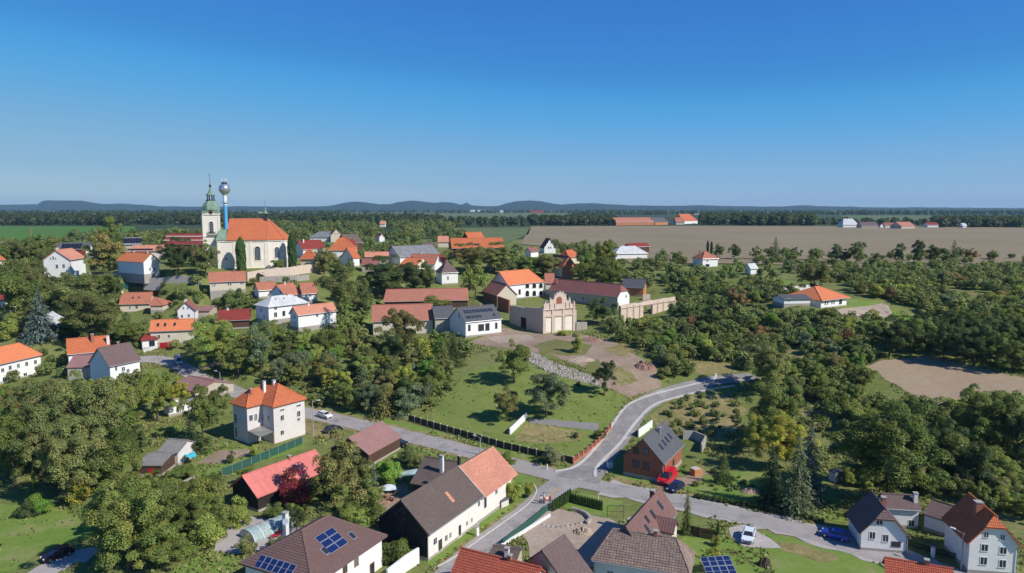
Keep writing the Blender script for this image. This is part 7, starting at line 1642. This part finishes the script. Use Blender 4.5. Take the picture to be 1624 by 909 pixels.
def lounger(u, v, yaw, label):
    p = hit(u, v); p[2] = H(p[0],p[1])+.08; r = empty('sun_lounger', p, label, 'sun lounger', None, yaw); m = MB(); m.box((0,0,.35), (1,0,0), (0,1,0), Z3, (-.9,.4), (-.35,.35), (0,.1)); m.build('seat', 'red_paint', r)
    m = MB(); c = unit((.7,0,.7)); m.box((.4,0,.38), c, (0,1,0), unit((-.7,0,.7)), (0,.8), (-.35,.35), (0,.1)); m.build('backrest', 'red_paint', r)
    for x in (-.8,.3):
        for y in (-.28,.28): m = MB(); m.tube((x,y,0), (x,y,.36), .03, n=5); m.build('leg', 'white_paint', r)
lounger(447, 846, .8, 'red sun lounger nearer the pool cover'); lounger(438, 853, .6, 'red sun lounger farther down beside the shrub')
def tarp(name, label, cat, u, v, w, d, h, mat, poles=True, yaw=.3):
    p = hit(u, v); p[2] = H(p[0],p[1]); r = empty(name, p, label, cat, None, yaw); m = MB(); rr = random.Random(u); g = [[np.array([w*(i/6-.5), d*(j/4-.5), h+.35*math.sin(i*1.1)*math.cos(j)+rr.uniform(-.1,.1)-(.35 if i in (0,6) else 0)]) for i in range(7)] for j in range(5)]
    for j in range(4):
        for i in range(6): m.face([g[j][i], g[j][i+1], g[j+1][i+1], g[j+1][i]])
    m.build('sheet', mat, r, smooth=True)
    for x in (-.45,.45):
        for y in (-.4,.4): m = MB(); m.tube((w*x,d*y,-.2), (w*x,d*y,h), .04, n=5); m.build('pole', 'metal_grey', r)
tarp('awning', 'aqua blue tarp canopy beside the grey shed', 'awning', 301, 735, 2.4, 2.2, 1.8, 'aqua_cloth' if 'aqua_cloth' in MATS else plain('aqua_cloth', (.06,.48,.60), .6))
tarp('awning', 'bright blue sheet hung between the two sheds', 'awning', 275, 737, 1.6, 1.2, 1.6, 'blue_tarp')
tarp('awning', 'teal tarp among the trees left of the sheds', 'awning', 206, 668, 4.2, 2.6, 1.5, plain('teal_cloth', (.10,.38,.44), .6))
tarp('awning', 'rippled glass-green tunnel roof beside the dark annex', 'awning', 652, 763, 4.6, 3.0, 1.6, plain('pale_green_film', (.45,.58,.52), .25, .6))
tarp('awning', 'white and blue tarp over the junk heap', 'awning', 608, 783, 5.2, 2.2, 1.1, plain('white_film', (.62,.68,.72), .4))
def heap(name, label, u, v, w, d, h, mat, seed=1, planks=0, kind=None):
    p = hit(u, v); rr = random.Random(seed); m = MB(); n = 14; g = []
    for j in range(n):
        row = []
        for i in range(n):
            x, y = (i/(n-1)-.5)*w, (j/(n-1)-.5)*d; k = max(0, 1-(2*x/w)**2-(2*y/d)**2); row.append(np.array([p[0]+x, p[1]+y, H(p[0]+x,p[1]+y)-.1+h*k**.7*(1+rr.uniform(-.45,.35))]))
        g.append(row)
    for j in range(n-1):
        for i in range(n-1): m.face([g[j][i], g[j][i+1], g[j+1][i+1], g[j+1][i]])
    if not planks: o = m.build(name, mat, None, p); return tag(o, label, name.replace('_',' ')) if not kind else tag(o, kind=kind)
    r = empty(name, p, label, name.replace('_',' ')); m.build('pile', mat, r, p)
    for i in range(planks):
        a = rr.uniform(0,math.pi); q = np.array([rr.uniform(-w*.4,w*.4), rr.uniform(-d*.4,d*.4), h*.5+rr.uniform(0,.5)]); dd = unit((math.cos(a), math.sin(a), rr.uniform(-.3,.3))); m = MB(); m.box(q, dd, unit(np.cross(Z3,dd)), Z3, (-rr.uniform(.5,1.2),rr.uniform(.5,1.2)), (-.15,.15), (-.03,.05)); m.build('plank', rr.choice(['wood','trim','brown_boards']), r)
heap('rubble_heap', 'brown rubble heap at the end of the dirt terrace', 1024, 583, 6, 5, 1.6, 'rubble_brick', 2)
heap('rubble_heap', 'reddish rubble heap near the scalloped gable', 938, 541, 7, 4, 1.2, 'rubble_brick', 3)
heap('rubble_heap', 'pale soil heap behind the retaining wall', 922, 572, 8, 3, .9, 'pale_dirt', 4)
heap('junk_heap', 'timber and junk heap in the yard behind the farmhouse', 606, 796, 5, 3.4, 1.2, 'rubble_brick', 5, 26)
heap('sand_heap', 'orange sand heap in the sand yard', 925, 845, 3.4, 2.6, .9, 'pale_dirt', 6)
heap('soil_heap', 'grey soil heap by the vegetable garden hedge', 1190, 781, 4, 2.5, .8, 'dirt', 7)
heap('gravel_heap', 'pale gravel heap inside the kerb corner by the new road', 957, 748, 3, 2, .6, 'gravel', 8)
heap('brush_heap', 'brown brush heap on the lawn at lower right', 1213, 897, 2.2, 2, 1.1, 'bark', 9)
# stepping boulders and the curved rim of the sand yard
def rock(u, v, s, label, group):
    p = hit(u, v); rr = random.Random(u*7+v); m = MB(); m.lathe((0,0,-.1), [(.02,-.1),(.8,0),(1,.35),(.75,.7),(.02,.85)], 7); 
    m.v = [(x*s*rr.uniform(.8,1.2), y*s*rr.uniform(.8,1.2), z*s*rr.uniform(.8,1.15)) for x, y, z in m.v]; o = m.build('boulder', 'rubble_stone', None); o.location = (p[0],p[1],p[2]); bm = bmesh.new(); bm.from_mesh(o.data); bmesh.ops.remove_doubles(bm, verts=bm.verts, dist=.25*s); bm.to_mesh(o.data); bm.free(); tag(o, label, 'boulder', group)
for i, u in enumerate((862,869,876,884,891,899,907,914,921)): rock(u, 833+3.5*math.sin(i*.5), .35, f'dark boulder in the curved row of the sand yard, {ORD[i] if i else "first"} from the left', 'boulders in the curved row')
wallrun('garden_wall', 'low curved stone rim of the round sand bed', [(906,810),(918,812),(930,818),(937,826),(930,832)], .6, .5, 'rubble_stone', jag=.1)
def stairs():
    a, b = hit(755, 838), hit(770, 810); d = unit((b-a)*np.array([1,1,0])); n = np.array([-d[1],d[0],0]); L = np.linalg.norm((b-a)[:2]); base = a; r = empty('stairs', base, 'pale stone stairs up to the farmhouse door', 'stairs'); N = 10
    for i in range(N): m = MB(); m.box(a, d, n, Z3, (L*i/N, L*(i+1)/N+.02), (-.2,1.5), (-.4,.2*(i+1)-.006*i)); m.build('step', 'pavement', r, base)
stairs()
# people mending the road, seen small
def person(label, u, v, yaw, top, legs, pose=0, hair=(.03,.02,.015)):
    p = hit(u, v); p[2] = H(p[0],p[1])+.12; r = empty('person', p, label, 'person', None, yaw)
    b = pose   # forward bend
    J = dict(hip=(0,0,.92), chest=(.18*b,0,1.28-.05*b), neck=(.25*b,0,1.50-.08*b), head=(.29*b+.02,0,1.60-.09*b), crown=(.31*b+.02,0,1.74-.1*b))
    V, E, Rr = [], [], []
    def add(c, rad, par=None):
        V.append(c); Rr.append(rad); 
        if par is not None: E.append((par, len(V)-1))
        return len(V)-1
    hip = add(J['hip'], (.15,.12)); ch = add(J['chest'], (.19,.12), hip); nk = add(J['neck'], (.07,.07), ch); hd = add(J['head'], (.095,.11), nk); add(J['crown'], (.075,.085), hd)
    for s in (-1,1):
        sh = add((J['chest'][0]+.03, s*.19, J['chest'][2]+.12), (.07,.07), ch); el = add((J['chest'][0]+.12+.1*b, s*.26, J['chest'][2]-.16), (.045,.045), sh); wr = add((J['chest'][0]+.28+.1*b, s*.2, J['chest'][2]-.30), (.035,.035), el); hn = add((J['chest'][0]+.36+.1*b, s*.19, J['chest'][2]-.33), (.04,.025), wr)
        for k in range(4): add((J['chest'][0]+.45+.1*b-.006*abs(k-1), s*(.155+.022*k), J['chest'][2]-.37-.01*k), (.011,.011), hn)
        add((J['chest'][0]+.40+.1*b, s*.135, J['chest'][2]-.335), (.012,.012), hn)
        h2 = add((.02, s*.10, .84), (.095,.095), hip); kn = add((.07+.08*s, s*.11, .48), (.065,.065), h2); an = add((.0+.12*s, s*.11, .09), (.045,.045), kn); add((.15+.12*s, s*.12, .035), (.05,.035), an)
    me = bpy.data.meshes.new('body'); me.from_pydata(V, E, []); o = bpy.data.objects.new('body', me); COL.objects.link(o); o.parent = r
    sm = o.modifiers.new('skin', 'SKIN'); ss = o.modifiers.new('sub', 'SUBSURF'); ss.levels = ss.render_levels = 1
    for k, d in enumerate(me.skin_vertices[0].data): d.radius = Rr[k]; d.use_root = (k == 0)
    dg = bpy.context.evaluated_depsgraph_get(); ev = o.evaluated_get(dg); m2 = bpy.data.meshes.new_from_object(ev); o.modifiers.clear(); o.data = m2; m2.materials.clear()
    for q in (plain('skin', (.50,.32,.23), .6), plain('cloth_'+top, dict(white=(.75,.75,.75), red=(.5,.06,.06), dark=(.03,.03,.04))[top], .8), plain('cloth_'+legs, dict(white=(.75,.75,.75), red=(.5,.06,.06), dark=(.03,.03,.04))[legs], .8), 'black'): m2.materials.append(M(q))
    for f in m2.polygons:
        z, y = f.center[2], abs(f.center[1]); f.use_smooth = True; f.material_index = 3 if z < .1 else 2 if z < .95 else 0 if (z > J['neck'][2]-.02 or (f.center[0] > J['chest'][0]+.2+.1*b and y > .1)) else 1
    m = MB(); hc = np.array(J['head'])+np.array([0,0,.03]); m.lathe(hc+np.array([-.012,0,.0]), [(.112,-.02),(.122,.04),(.108,.10),(.07,.15),(.01,.165)], 10); m.build('hair', plain('hair', hair, .8), r, smooth=True)
    m = MB(); f0 = np.array(J['head'])
    for s in (-1,1): m.tube(f0+np.array([.088,s*.036,.02]), f0+np.array([.101,s*.036,.02]), .012, n=6)
    m.tube(f0+np.array([.092,-.022,-.055]), f0+np.array([.092,.022,-.055]), .007, n=5); m.tube(f0+np.array([.09,0,.01]), f0+np.array([.122,0,-.02]), .013, n=5, mi=1); m.build('face', ['black', M('skin')], r)
    return r
person('person in white top and dark trousers standing on the road', 862.5, 797.5, -2.2, 'white', 'dark')
person('person in light top crouched over beside the standing one', 857, 800, -1.2, 'white', 'dark', .9)
patch('road_patch', [(860,800),(868,797),(884,783),(895,774),(890,772),(876,778),(864,789)], 'pale_dirt', .13, .2)
boxes('road_barrier', 'red and white trestle on the road beside the persons', 'barrier', 867.5, 797.5, [('board','red_paint',(-.9,-.3),(-.04,.04),(.75,1.05)),('board','white_paint',(-.3,.3),(-.04,.04),(.75,1.05)),('board','red_paint',(.3,.9),(-.04,.04),(.75,1.05)),('leg','metal_grey',(-.8,-.74),(-.3,.3),(0,.8)),('leg','metal_grey',(.74,.8),(-.3,.3),(0,.8))], .7)
# garden swing frame
def swing():
    p = hit(976, 822); r = empty('swing_frame', p, 'black metal frame standing on the lawn behind the sand yard', 'frame')
    for x in (-1.4,1.4): m = MB(); m.tube((x,0,-.2), (x,0,2.2), .05, n=6); m.build('post', 'metal_dark', r)
    m = MB(); m.tube((-1.4,0,2.2), (1.4,0,2.2), .05, n=6); m.build('crossbar', 'metal_dark', r); m = MB(); m.tube((-1.4,0,1.2), (1.4,0,1.2), .03, n=6); m.build('rail', 'metal_dark', r)
swing()
def silo(u, v, label):
    p = unproj(u, v, 25.5); r = empty('silo', p, label, 'silo'); d = unit((.55,0,.83)); m = MB(); m.tube((-4,0,0), np.array([-4,0,0])+d*13, 2.0, 2.0, 12); m.build('chute', 'white_paint', r); m = MB(); m.tube((3,0,0), (3,0,9), .5, n=6); m.build('post', 'metal_grey', r)
silo(1502, 358.5, 'slanting white grain chute on the far field edge')
build_haze()
